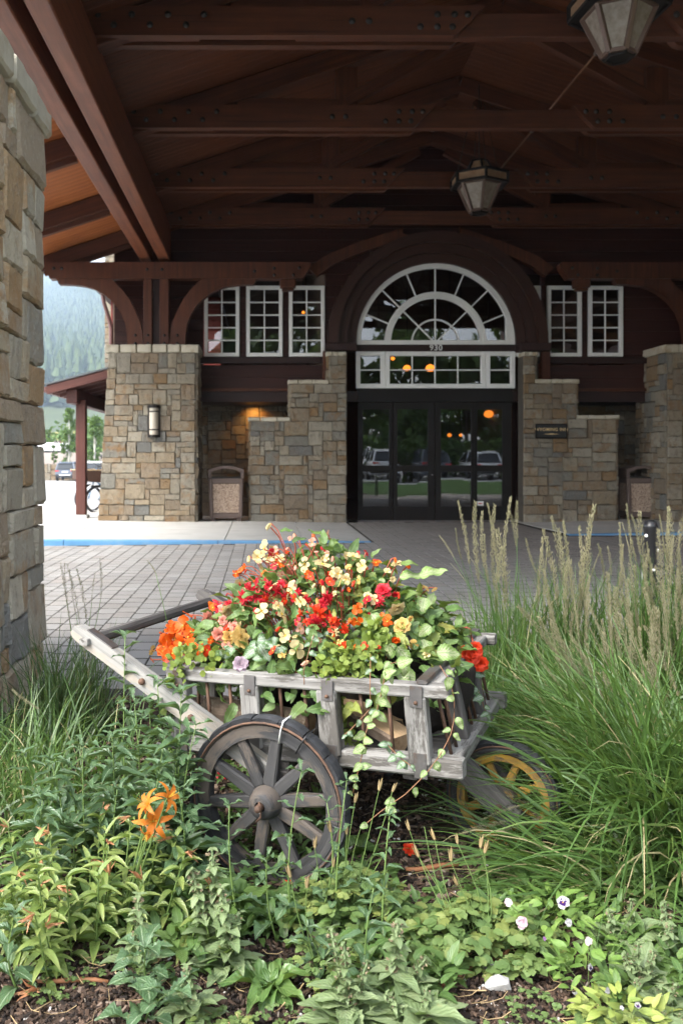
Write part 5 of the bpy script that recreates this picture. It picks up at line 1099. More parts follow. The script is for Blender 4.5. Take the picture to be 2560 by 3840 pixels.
# cable ties on the near wheel rim
for an, mm in ((1.33, m_white), (1.02, m_black), (-.13, m_black)):
    c = np.array([-.085+.25*.86*math.cos(an), -.485, .25+.25*.86*math.sin(an)]); u_ = np.array([math.cos(an), 0, math.sin(an)])
    kp(lambda mb: tube(mb, [c+u_*.25*a_+np.array([0,b_,0]) for a_, b_ in ((-.12,-.024),(.04,-.034),(.15,-.03),(.155,.0),(.15,.03),(.0,.034),(-.12,.024),(-.12,-.024))], .0026, 5), 'cable_tie', mm, wn_)
# firewood and bowls resting in the cart
m_logend = wood('split_wood', (.45,.30,.17), (.56,.40,.25), (.30,.18,.10), .8, 4, 40, .3, .2, .5); m_logbark = plain('log_bark', (.20,.15,.11), .95, .45, 25, .2, bstr=.9, bdist=.01, kind='objrand', dirt=(.34,.28,.22))
def log(p, q, r, split, label):
    p, q = cw(*p), cw(*q); T = nrm(q-p); t = thing('firewood_log', label, 'log', tuple((p+q)/2)); S = nrm(np.cross(T, [0,0,1.])); N = np.cross(S, T)
    L_ = np.linalg.norm(q-p); rr = U(.85, 1.12, 14); an = np.linspace(0, 2*math.pi, 14, endpoint=False)
    def ring(d, k=1): return p+T*d+np.stack([S*(r*k*rr[i]*math.cos(an[i]))+N*((min(r*k*rr[i]*math.sin(an[i]), r*.15) if split else r*k*rr[i]*math.sin(an[i]))) for i in range(14)])
    mb = MB(); V = np.concatenate([ring(0), ring(.004, .97), ring(L_*.33, 1.03), ring(L_*.66, .98), ring(L_-.004, .97), ring(L_)])
    f = np.array([[14*i+j, 14*i+(j+1) % 14, 14*i+14+(j+1) % 14, 14*i+14+j] for i in range(5) for j in range(14)])
    top = np.array([((math.sin(an[j]) > .12 and math.sin(an[(j+1) % 14]) > .12) if split else False) for i in range(5) for j in range(14)])
    d_ = (V-p)@T; l = np.c_[d_, (V-p)@S, (V-p)@N]
    mb.add(V, f[~top], luv=l); 
    mb.build('bark', m_logbark, t); mb = MB(); mb.add(V, ([f[top]] if split else [])+[np.arange(14)[::-1], np.arange(14)+70], luv=l); mb.build('cut_face', m_logend, t)
log((-.40, -.27, .425), (-.03, -.285, .425), .045, False, 'round bark covered log lying behind the near wheel')
log((.00, -.18, .495), (.27, -.295, .425), .05, True, 'split firewood log with a pale cut face, right of the near wheel')
log((-.05, -.12, .43), (.22, -.10, .42), .05, True, 'split firewood log lying deeper in the cart')
m_bowl = plain('dark_bowl', (.035,.030,.026), .95, .5, 30, .15, bstr=.9, bdist=.012, kind='objrand')
for s, w_, lb in ((-.26, -.02, 'rough dark bowl at the handle end of the cart'), (.02, -.05, 'rough dark bowl in the middle of the cart'), (.27, -.02, 'rough dark bowl at the wheel end of the cart')):
    c = cw(s, w_, 0); t = thing('planter_bowl', lb, 'bowl', (c[0], c[1], .38), 0, 'bowls in the flower cart'); mb = MB()
    lathe(mb, [(.0,.375),(.07,.38),(.12,.42),(.150,.50),(.158,.585),(.150,.592),(.138,.585),(.13,.56),(0,.565)], 22, M4(loc=(c[0], c[1], 0))); mb.build('bowl', m_bowl, t)
# ------------------------------------------------------------------ leaf and flower kinds
mleaf_beg = leafmat('begonia_leaf', [(.050,.110,.026),(.070,.145,.034),(.12,.195,.048),(.042,.095,.026),(.15,.215,.055)], (.18,.28,.09), .42, .45, .28)
mleaf_var = leafmat('silver_variegated_leaf', [(.05,.12,.05),(.08,.17,.06),(.06,.14,.05)], (.05,.13,.04), .45, .4, .22, varieg=(.30,.36,.27), ribw=.03)
mleaf_var2 = leafmat('gold_variegated_leaf', [(.11,.20,.05),(.16,.26,.06),(.20,.30,.08)], (.10,.20,.04), .45, .4, .25, varieg=(.31,.35,.19), ribw=.03)
mleaf_lime = leafmat('lime_leaf', [(.19,.26,.035),(.15,.22,.03),(.235,.285,.042),(.12,.185,.026)], None, .5, .35, .3)
m_stem_red = plain('red_stem', (.28,.065,.035), .5, .3, 30, .4); m_stem_gr = plain('green_stem', (.13,.20,.055), .5, .3, 30, .4); m_stem_dry = plain('dry_stem', (.38,.27,.14), .7, .3, 30, .3)
PM = dict(cream=petalmat('cream_petal', (.62,.50,.22), (.66,.55,.34), (.55,.36,.05)), yellow=petalmat('yellow_petal', (.70,.44,.12), (.74,.54,.22), (.62,.33,.04)), red=petalmat('crimson_petal', (.48,.010,.022), (.52,.025,.04), (.35,.005,.015), .25),
  orange=petalmat('orange_petal', (.72,.095,.006), (.76,.14,.012), (.70,.22,.02), .25), scarlet=petalmat('scarlet_petal', (.66,.035,.008), (.68,.06,.015), (.60,.08,.01), .25), pink=petalmat('pink_petal', (.80,.30,.22), (.82,.42,.33), (.75,.20,.08)), blush=petalmat('blush_petal', (.70,.45,.32), (.64,.22,.18), (.68,.52,.24)))
m_sta = plain('stamen', (.72,.42,.04), .5)
Z3 = np.array([0,0,1.])
def petals(mb, n, L, W, tilt, prof, curl, ph=0., z=0., jit=.12, wave=.0, fold=.25, r0=.05, m=0):
    a = ph+np.arange(n)*2*math.pi/n+rng.normal(0, jit, n); t = tilt+rng.normal(0, jit, n)
    T = np.stack([np.cos(a)*np.cos(t), np.sin(a)*np.cos(t), np.sin(t)], -1); N = np.stack([-np.cos(a)*np.sin(t), -np.sin(a)*np.sin(t), np.cos(t)], -1)
    leaves(mb, np.stack([np.cos(a)*r0, np.sin(a)*r0, np.full(n, z)], -1), T, N, L*U(.88,1.1,n), W*U(.9,1.1,n), prof, curl, fold, m=m, wave=wave)
def fl_single(): 
    mb = MB(); petals(mb, 2, .56, .56, .25, prof_petal(7), .5, 0, wave=.05); petals(mb, 2, .46, .34, .35, prof_petal(7), .5, math.pi/2)
    if random.random() < .6: petals(mb, 1, .42, .34, .4, prof_petal(7), .3, .8)
    petals(mb, 7, .10, .05, 1.0, prof_round(4), .5, m=1, r0=.015); return mb
def fl_double():
    mb = MB()
    for n, L, W, ti, r0 in ((8,.50,.36,.12,.06),(7,.42,.34,.45,.05),(6,.33,.28,.8,.03),(5,.24,.22,1.1,.02),(3,.16,.15,1.35,.01)): petals(mb, n, L, W, ti, prof_petal(7), .35, U(0,6), wave=.06, r0=r0, fold=.35)
    return mb
def fl_spiky():
    mb = MB(); petals(mb, 8, .58, .20, -.15, prof_lance(7), .55, wave=.04); petals(mb, 7, .52, .19, .35, prof_lance(7), .4, .4); petals(mb, 5, .38, .15, .9, prof_lance(6), .2, .2); return mb
def fl_rose():
    mb = MB(); petals(mb, 5, .42, .42, .75, prof_petal(7), -.35, r0=.06); petals(mb, 5, .42, .40, 1.05, prof_petal(7), -.5, .5, r0=.05); petals(mb, 4, .38, .30, 1.25, prof_petal(6), -.6, .2, r0=.03); return mb
def fl_bud():
    mb = MB(); petals(mb, 5, .95, .44, 1.32, prof_lance(8), -.30, r0=.10, jit=.05, fold=.5); return mb
KINDS = dict(single=fl_single, double=fl_double, spiky=fl_spiky, rose=fl_rose, bud=fl_bud)
FM = {}
def flower_mesh(kind, col):
    k = (kind, col); FM.setdefault(k, [])
    if len(FM[k]) < 4: FM[k].append(KINDS[kind]().mesh('flower', [PM[col], m_sta]))
    return random.choice(FM[k])
def leaf_templates(prof, mat, k=4, curl=(.3,.9), fold=(.1,.3), wave=.0, ratio=1.0):
    out = []
    for i in range(k):
        mb = MB(); leaves(mb, [[0,0,0]], [[1,0,0]], [[0,0,1]], 1.0, 1.0, prof, U(*curl), U(*fold), rnd=[0.], wave=wave); out.append(mb.mesh('leaf', mat))
    return out
LB = leaf_templates(prof_tooth(15, .18), mleaf_beg, 5, (.2,1.0), (.1,.35), .05); LV = leaf_templates(prof_tooth(15, .12), mleaf_var, 4, (.2,.8), (.05,.25), .06); LV2 = leaf_templates(prof_tooth(15, .12), mleaf_var2, 4, (.2,.8), (.05,.25), .06)
mleaf_beg2 = leafmat('young_begonia_leaf', [(.13,.20,.04),(.19,.25,.05),(.24,.27,.05),(.30,.27,.05)], (.26,.30,.10), .42, .45, .3)
LB2 = leaf_templates(prof_tooth(15, .18), mleaf_beg2, 4, (.2,1.0), (.1,.35), .05)
def put_leaf(parent, tmpl, base, T, N, L, W, name='leaf'):
    return inst(name, random.choice(tmpl), parent, base, frame(T, N), (L, W, L))
# ------------------------------------------------------------------ flowers in the cart
inv = lambda P: ((P-CC)@E1, (P-CC)@E2)
def mound(s, w_):
    q = (np.abs(s+.06)/.50)**2.2+(np.abs(w_)/.40)**2.2
    return .555+.27*np.clip(1-q, 0, 1)**.6+.13*np.exp(-((s+.08)/.20)**2-((w_-.02)/.2)**2)
def hit(px_, py_, lift=.012):
    o = np.array([0,0,EYE]); d = PX(px_, py_, 1.0)-o
    for Y in np.arange(2.2, 3.7, .006):
        P = o+d*Y; s, w_ = inv(P)
        if P[2] < mound(s, w_)+lift and abs(s) < .62 and abs(w_) < .48: return P
    Y = (CC[1]+.15); return o+d*(CC[1]-.45*((o+d*3)[0]-.293)*.6)
A5 = lambda a, b: (550+.4783*a, 1950+.4783*b); A6 = lambda a, b: (1100+.5102*a, 2050+.5102*b)
FL = []
def F5(col, kind, *L): FL.extend([(A5(a, b), c*.4783, col, kind) for a, b, c in L])
def F6(col, kind, *L): FL.extend([(A6(a, b), c*.5102, col, kind) for a, b, c in L])
F5('cream','single',(925,225,120),(870,290,95),(955,300,95),(1010,320,85),(895,375,80),(1060,300,60),(1240,345,110),(1375,350,150),(1495,425,100),(1560,460,80),(730,490,85),(1135,545,110),(1205,640,95),(900,715,120),(1055,740,140),(1085,905,100),(1170,1015,140),(1410,300,60),(985,290,70),(750,560,60))
F5('cream','bud',(955,50,70),(800,305,60),(1165,915,60),(1310,515,50),(1010,660,45),(1030,985,40)); F5('cream','double',(635,710,115),(1110,605,60))
F5('blush','bud',(1155,130,60),(1455,305,50),(1330,250,45),(1165,375,45)); F5('blush','single',(1295,175,70),(1145,515,90),(1200,850,90),(1010,230,55))
F5('yellow','double',(740,915,165)); F5('pink','double',(575,895,130),(475,765,105),(600,790,80)); F5('pink','single',(630,985,80),(665,840,85),(700,800,60))
F5('red','spiky',(690,580,95),(770,605,125),(865,600,100),(940,590,70),(1020,560,125),(560,690,90),(1420,610,100),(1385,650,75),(1320,800,110),(730,560,60),(905,640,60),(820,540,100),(960,520,90),(1080,600,80),(1180,560,70),(640,650,70),(1250,620,80),(720,520,70))
F5('red','bud',(865,485,75),(1075,500,65),(680,515,55),(1380,495,55),(540,640,60)); F5('orange','single',(210,935,150),(290,830,110),(320,745,85),(265,990,105),(380,1010,150),(130,990,95),(200,1050,90),(430,1030,90),(180,880,80),(350,870,90),(150,1060,70),(330,920,80),(240,870,110),(160,940,90),(300,1010,100),(230,1010,90),(420,960,80),(120,1030,70),(370,800,70)); F5('orange','bud',(740,395,85),(210,850,50))
F5('scarlet','spiky',(1340,730,125),(1550,840,95),(1480,800,80)); F5('scarlet','single',(1440,480,75),(1535,990,80),(290,890,80),(1430,780,60))
F6('cream','single',(440,70,85),(505,140,90),(325,195,80),(390,240,70),(595,390,65),(690,180,55),(215,90,60),(545,360,60)); F6('cream','double',(755,455,125),(760,130,90)); F6('yellow','single',(405,150,45),(885,720,80),(960,300,70)); F6('yellow','double',(800,580,115),(770,600,70))
F6('red','double',(660,320,115)); F6('red','spiky',(250,380,95),(215,420,85),(170,560,95),(630,400,80),(130,545,60)); F6('orange','single',(470,455,80),(465,545,85),(690,545,85),(605,120,80)); F6('scarlet','single',(370,610,75),(375,740,85),(265,255,55),(300,560,95)); F6('scarlet','spiky',(185,500,140)); F6('orange','rose',(755,670,100))
extra = []
for (p, sz, col, kind) in FL:
    for _ in range(2):
        if random.random() < .62: extra.append(((p[0]+U(-75,75), p[1]+U(-45,60)), sz*U(.45,.8), col if (random.random() < .6 and col != 'cream') else random.choice(['cream','red','orange','scarlet','scarlet','orange','blush','yellow']), random.choice([kind, kind, 'bud', 'single'])))
FL += extra
BEG = [('cream_begonia','upright begonia with cream flowers at the top of the cart display', (1050,2160)), ('red_begonia','begonia with dark crimson flowers on the left of the cart display', (900,2260)), ('orange_begonia','bright orange begonia hanging over the left end of the cart', (660,2410)), ('pink_begonia','begonia with pink and apricot double flowers beside the orange one', (830,2370)), ('scarlet_begonia','begonia with scarlet flowers at the middle of the cart display', (1230,2320)), ('peach_begonia','begonia with pale peach flowers at the right of the cart display', (1480,2300))]
plants = []
for nm, lb, c in BEG:
    P = hit(*c); s, w_ = inv(P); t = thing('begonia_plant', lb, 'flower', tuple(cw(s, w_, .56)), 0, 'begonias in the flower cart'); plants.append((t, np.array(c, float), P))
fam = dict(cream=0, red=1, orange=2, pink=3, yellow=3, scarlet=4, blush=0)
stemsP = {i: [] for i in range(6)}
def owner(p, col=None):
    d = [np.hypot(*(np.array(p)-c)) for _, c, _ in plants]
    if col:
        ok = {'cream': (0,3,5), 'blush': (0,3,5), 'red': (1,4), 'orange': (2,4,5), 'scarlet': (4,2), 'pink': (3,), 'yellow': (3,5)}[col]
        return min(ok, key=lambda i: d[i])
    return int(np.argmin(d))
for (p, sz, col, kind) in FL:
    i = owner(p, col); t = plants[i][0]; P = hit(p[0], p[1], .035); D = sz/FPX*P[1]*(1.28 if col == 'orange' and p[0] < 800 else 1.03)
    to = nrm(np.array([0,0,EYE])-P); f = nrm(to*.75+rng.normal(0, .55, 3)+[0,-.05,.12])
    if kind == 'spiky': f = nrm(f+[0,0,-.35])
    if kind == 'bud': f = nrm(np.array([U(-.5,.5), U(-.3,.3), U(-.9,.4)])); 
    a = U(0, 6.28); X = nrm(np.cross(f, [math.cos(a), math.sin(a), .3])); R = np.stack([X, np.cross(f, X), f], 1)
    if kind == 'bud': P = P-f*D*.45
    inst('flower', flower_mesh(kind, col), t, P, R, (D, D, D))
    b = P-to*.02; root = cw(*(np.array(inv(P))*.75), 0); root[2] = max(.52, P[2]-U(.06,.14)); q = np.linspace(0, 1, 4)[:,None]
    stemsP[i].append(b*(1-q)+root*q+np.array([0,0,.025])*np.sin(q*math.pi))
# tall shoot at the very top
for p, q in (((1015,1978),(1075,2120)), ((1100,2020),(1090,2150)), ((1180,2050),(1110,2160)), ((990,2060),(1080,2150)), ((1000,2100),(1090,2200)), ((1240,2140),(1150,2230)), ((905,2210),(1000,2260)), ((935,2150),(1040,2220))):
    a, b = PX(*p, 2.95), PX(*q, 2.97); t_ = np.linspace(0, 1, 4)[:,None]; stemsP[0].append(a*(1-t_)+b*t_+np.array([.012,0,.012])*np.sin(t_*math.pi))
# leaves of the begonias
nl = 0
for k in range(2600):
    s, w_ = U(-.60, .40), U(-.42, .42)
    q = (abs(s+.06)/.52)**2.2+(abs(w_)/.41)**2.2
    if q > 1: continue
    z = mound(s, w_)-U(-.022, .07); P = cw(s, w_, z); p = (VX+FPX*P[0]/P[1], VY+FPX*(EYE-P[2])/P[1])
    i = owner(p); e_ = .03
    g = np.array([(mound(s+e_, w_)-mound(s-e_, w_))/(2*e_), (mound(s, w_+e_)-mound(s, w_-e_))/(2*e_)]); n_ = nrm(-E1*g[0]*.6-E2*g[1]*.6+Z3)
    out_ = nrm(E1*s+E2*w_+rng.normal(0, .35, 3)+Z3*U(-.5, .35)); N = nrm(n_+rng.normal(0, .35, 3))
    front = w_ < .1 and q > .05
    if nl < 560 and (front or random.random() < .35):
        L = U(.045, .082); put_leaf(plants[i][0], LB if p[0] < 1250 or random.random() < .62 else LB2, P, out_, N, L, L*U(.46,.62)); nl += 1
    elif k > 1200:
        break
small = {i: [] for i in range(6)}
for k in range(1500):
    s, w_ = U(-.56, .38), U(-.40, .40); q = (abs(s+.06)/.50)**2.2+(abs(w_)/.40)**2.2
    if q > 1: continue
    P = cw(s, w_, mound(s, w_)-U(-.015, .12)); p = (VX+FPX*P[0]/P[1], VY+FPX*(EYE-P[2])/P[1]); small[owner(p)].append(P)
for i, (t, c, P) in enumerate(plants):
    mb = MB(); stems(mb, np.array(stemsP[i]), .0026, 4); mb.build('flower_stalks', m_stem_red, t, kind='stuff')
    Q = np.array(small[i]); n = len(Q); mb = MB()
    leaves(mb, Q, rng.normal(size=(n,3))*[1,1,.5], nrm(rng.normal(size=(n,3))*.5+[0,-.3,1]), U(.03,.065,n), U(.018,.036,n), prof_tooth(9, .15), U(.2,1,n), .25); mb.build('foliage', mleaf_beg, t, kind='stuff')
# yellowing tip at the right and a few leaves standing clear of the mound
for p, L in (((1640,2160),.10), ((1560,2165),.09), ((1545,2120),.06), ((1720,2290),.07), ((1690,2330),.07), ((1080,1990),.045), ((1130,2035),.05), ((940,2240),.05)):
    P = PX(*p, 2.85); put_leaf(plants[5 if p[0] > 1200 else 0][0], LV2 if L > .085 else LB, P-[L*.6,0,0], np.array([U(.5,1),U(-.3,.3),U(0,.4)]), nrm([U(-.2,.2),-.5,1]), L, L*.55)
# lime creeping jenny clumps
def rnd_leaves_cluster(name, label, pts, n, spread, mat, size, prof, cat='plant', group=None, down=.4):
    P0 = np.array([p for p in pts]); t = thing(name, label, cat, tuple(P0[0]-[0,0,.03]), 0, group); mb = MB()
    idx = rng.integers(0, len(P0), n); Q = P0[idx]+rng.normal(0, 1, (n,3))*np.array(spread)
    T = nrm(rng.normal(size=(n,3))+[0,-.3,-down]); N = nrm(rng.normal(0,.45,(n,3))+[0,-.75,.65]); L = size*U(.7,1.25,n)
    leaves(mb, Q, T, N, L, L*U(.85,1.05,n), prof, U(.1,.6,n), .12); mb.build('foliage', mat, t, kind='stuff')
    return t, P0
def H(px_, py_, dy=0.0, off=.02): P = hit(px_, py_, off); return P+np.array([0, dy, 0])
jen = [H(*A6(a, b)) for a, b in ((260,800),(330,840),(400,800),(300,900),(380,900),(440,850),(480,780),(250,880),(520,800),(350,760),(590,790))]
rnd_leaves_cluster('creeping_jenny', 'lime green creeping jenny spilling at the centre of the cart rim', jen, 330, (.020,.012,.018), mleaf_lime, .021, prof_round(5), group='creeping jenny in the cart')
jen = [H(*A6(a, b)) for a, b in ((580,640),(620,610),(600,680),(680,600),(640,660))]
rnd_leaves_cluster('creeping_jenny', 'small lime green creeping jenny beside the round orange rose begonia', jen, 90, (.018,.012,.018), mleaf_lime, .026, prof_round(5), group='creeping jenny in the cart')
tr_ = [cw(-.46+.07*(1-k/9), -.42-.01*k/9, .66-.022*k*.9) for k in range(10)]+[cw(-.36, -.38, .62), cw(-.33, -.40, .60), cw(-.30,-.40,.635), cw(-.40,-.38,.63)]
rnd_leaves_cluster('creeping_jenny', 'lime green creeping jenny trailing over the left end of the near rail', tr_, 150, (.016,.010,.016), mleaf_lime, .021, prof_round(5), group='creeping jenny in the cart')
rnd_leaves_cluster('creeping_jenny', 'creeping jenny showing between the cart bars above the split log', [cw(.04+.01*k, -.30, .57-.028*k) for k in range(7)]+[cw(-.20,-.30,.46),cw(-.19,-.31,.42)], 120, (.014,.012,.02), mleaf_lime, .022, prof_round(5), group='creeping jenny in the cart')
rnd_leaves_cluster('hanging_foliage', 'dark green leaves hanging between the left bars of the cart', [cw(-.36+.02*k, -.22-.02*(k%3), .60-.02*k) for k in range(8)], 90, (.03,.03,.03), mleaf_beg, .035, prof_ovate(6))
# variegated clumps: big leaves one by one
def vclump(label, LT, items, Y=None):
    pts = [hit(p[0], p[1], .03) if Y is None else PX(p[0], p[1], Y) for p, L, dx, dz in items]
    t = thing('variegated_plant', label, 'plant', tuple(np.mean(pts, 0)-[0,0,.05]), 0, 'variegated trailing plants in the cart')
    for (p, L, dx, dz), P in zip(items, pts):
        Lm = L/FPX*P[1]; T = nrm([dx, -.15+U(-.2,.2), dz]); N = nrm([U(-.25,.25), -.85, .55+U(-.2,.2)]); put_leaf(t, LT, P-T*Lm*.5, T, N, Lm, Lm*U(.66,.8))
    return t
sv = [(A5(a, b), c*.4783*1.15, U(-1,1), U(-.9,.1)) for a, b, c in ((930,1045,150),(820,1000,120),(930,930,110),(1040,1010,100),(640,1040,110),(800,1050,110),(880,990,90),(960,980,90),(1000,950,70),(640,1000,80),(1060,1050,80),(870,1080,80),(600,1060,70))]
vclump('silver variegated plant low on the near side of the flower mound', LV, sv)
gv = [(A6(a, b), c*.5102*1.15, U(-.6,1), U(-.8,.2)) for a, b, c in ((600,540,120),(690,790,140),(820,800,150),(960,620,110),(970,720,130),(950,430,120),(1010,390,90),(690,660,70),(850,540,60),(560,560,90),(640,250,60),(690,890,100),(830,950,140),(740,760,100))]
vclump('gold and white variegated plant on the right of the flower mound', LV2, gv)
vclump('single large white veined leaf leaning over the front cart rail', LV2, [(A6(1150,775), 100, 1., .1)], 2.46)
vclump('small silver leaves tucked between the scarlet begonia and the rail', LV, [(A6(a, b), c*.51, U(-1,1), U(-.6,.3)) for a, b, c in ((130,620,90),(190,650,70),(240,640,60),(95,570,50),(540,830,50),(560,610,60))])
m_stem_vine = plain('vine_stem', (.20,.10,.05), .6, .3, 30, .3)
def vine(label, path, LT, n, sz, grp='vines trailing from the cart'):
    P = np.array(path); t = thing('trailing_vine', label, 'vine', tuple(P[0]), 0, grp); k = np.linspace(0, len(P)-1, 24); Q = np.stack([np.interp(k, np.arange(len(P)), P[:,i]) for i in range(3)], -1)
    mb = MB(); tube(mb, Q, .0014, 5); mb.build('stem', m_stem_vine, t)
    for j in range(n):
        q = Q[min(23, int(j/n*23)+1)]; s_ = -1 if j % 2 else 1; L = sz*U(.65,1.15)*(1-.35*j/n); T = nrm([s_*U(.1,1), -.25, U(-1,.3)]); put_leaf(t, LT, q+np.array([U(-.006,.006),U(-.01,.004),U(-.008,.008)]), T, nrm([U(-.6,.6),-.8,U(.1,.9)]), L, L*U(.6,.8))
def V4(a, b, Y): return PX(1200+.574*a, 2300+.574*b, Y)
vine('thick pale vine hanging from the flowers over the near rail', [V4(600,300,2.48),V4(440,330,2.42),V4(420,420,2.40),V4(400,520,2.40),V4(370,640,2.41),V4(300,760,2.40),V4(280,900,2.38),V4(250,1020,2.39),V4(215,1170,2.40)], LV2, 24, .043)
vine('thin vine with a long straight stem crossing the near rail', [V4(330,270,2.49),V4(325,470,2.42),V4(330,620,2.42),V4(200,760,2.41),V4(150,800,2.41)], LV, 8, .035)
vine('vine trailing down the wheel end of the cart from the large leaf', [V4(780,340,2.45),V4(850,450,2.42),V4(875,560,2.42),V4(875,690,2.42),V4(850,800,2.40),V4(780,930,2.36),V4(690,1050,2.34),V4(560,1180,2.34),V4(400,1290,2.33),V4(270,1400,2.33)], LV2, 14, .042)
vine('dark leaved vine over the far corner of the cart', [V4(930,150,2.98),V4(980,330,2.9),V4(1000,480,2.86),V4(1040,520,2.85),V4(1080,650,2.85),V4(1120,700,2.85)], LV, 14, .045)
vine('short vine creeping over the lower near rail', [V4(420,840,2.40),V4(480,900,2.37),V4(540,960,2.36),V4(600,1000,2.35)], LV, 7, .036)
vine('thin bare vine hanging past the middle post', [PX(*A5(1310,900),2.42), PX(*A5(1280,1000),2.41), PX(*A5(1230,1180),2.40), PX(*A5(1235,1290),2.41)], LV, 5, .03)
# red blooms hanging outside the far corner
t = thing('begonia_plant', 'scarlet begonia blooms hanging outside the far wheel end corner', 'flower', tuple(cw(.36, .20, .6)), 0, 'begonias in the flower cart')
for a, b, c in ((1315,780,150),(1375,860,105),(1240,830,75),(1340,740,80)):
    P = PX(*A6(a, b), 2.80); D = c*.51/FPX*2.8*1.1; f = nrm([U(-.3,.3), -1, U(-.1,.4)]); X = nrm(np.cross(f, [0.2,.1,1])); inst('flower', flower_mesh('double', 'scarlet'), t, P, np.stack([X, np.cross(f, X), f], 1), (D, D, D))
mb = MB(); stems(mb, np.array([[PX(*A6(1270,590),2.85), PX(*A6(1300,640),2.83), PX(*A6(1320,720),2.8)], [PX(*A6(1200,580),2.85), PX(*A6(1290,600),2.84), PX(*A6(1320,700),2.8)]]), .003, 4); mb.build('flower_stalks', m_stem_red, t)
# faded lilac bloom on the near rail
t = thing('faded_flower', 'wilted lilac flower head lying on the near cart rail', 'flower', tuple(cw(-.235,-.40,.61))); P = PX(*A5(735,1130), 2.56)
PM['lilac'] = petalmat('lilac_petal', (.45,.33,.40), (.52,.42,.46), (.35,.2,.25)); inst('bloom', flower_mesh('double', 'lilac'), t, P, frame(np.array([1,0,0.]), np.array([0,-.9,.4]))[:, [0,1,2]], (.045,.045,.06))
# ------------------------------------------------------------------ ornamental grasses
mg = leafmat('grass_blade', [(.028,.078,.014),(.044,.112,.021),(.068,.155,.029),(.034,.092,.018),(.13,.21,.045)], None, .40, .5, .30, bs=.1)
mg_d = leafmat('dark_grass_blade', [(.013,.040,.013),(.020,.058,.017),(.030,.075,.022),(.016,.048,.014)], None, .40, .5, .22, bs=.1)
mg_l = leafmat('light_grass_blade', [(.045,.12,.022),(.07,.16,.035),(.10,.20,.05),(.055,.135,.028)], None, .38, .5, .32, bs=.1)
m_dry = leafmat('dry_blade', [(.36,.28,.15),(.42,.35,.20),(.30,.24,.12)], None, .6, .3, .2, bs=.1)
m_plume = leafmat('grass_plume', [(.30,.26,.175),(.36,.32,.225),(.25,.205,.135),(.33,.27,.18)], None, .8, .2, .35, bs=0)
m_plume_d = leafmat('dark_plume', [(.17,.15,.12),(.24,.20,.15),(.12,.11,.09)], None, .8, .2, .3, bs=0)
def plume_mesh(mat, n=420, loose=1.0):
    mb = MB(); u = np.sort(rng.random(n))**.9; whor = np.floor(u*34)/34+U(0,.03,n)
    env = .036*loose*np.sin(np.pi*np.clip(whor*.86+.10, 0, 1))**.8+.006
    an = U(0, 6.28, n); rad = env*U(.15, 1, n); bend = .10*whor**2
    base = np.stack([bend+rad*np.cos(an), rad*np.sin(an), whor+rad*1.1], -1)
    T = np.stack([np.cos(an)*.35*loose, np.sin(an)*.35*loose, np.ones(n)], -1); leaves(mb, base, T, rng.normal(size=(n,3)), U(.022,.045,n), U(.005,.010,n), np.array([.3,1.,.7,.05]), .1, .1, sm=False)
    nb = 22; ub = np.linspace(.02,.95,nb); a2 = U(0,6.28,nb); e_ = .05*loose*np.sin(np.pi*(ub*.86+.1))
    stems(mb, np.stack([np.stack([.1*ub**2, 0*ub, ub], -1), np.stack([.1*ub**2+e_*.5*np.cos(a2), e_*.5*np.sin(a2), ub+e_*.9], -1), np.stack([.1*ub**2+e_*np.cos(a2), e_*np.sin(a2), ub+e_*1.9], -1)], 1), .0025, 3)
    t = np.linspace(0, 1, 8); tube(mb, np.stack([.1*t**2, 0*t, t], -1), .004*(1.1-t), 4); return mb.mesh('seed_head', mat)
PLM = [plume_mesh(m_plume, 420, k) for k in (.55,.7,.9,1.25)]; PLD = [plume_mesh(m_plume_d, 160, k) for k in (.8,1.1)]
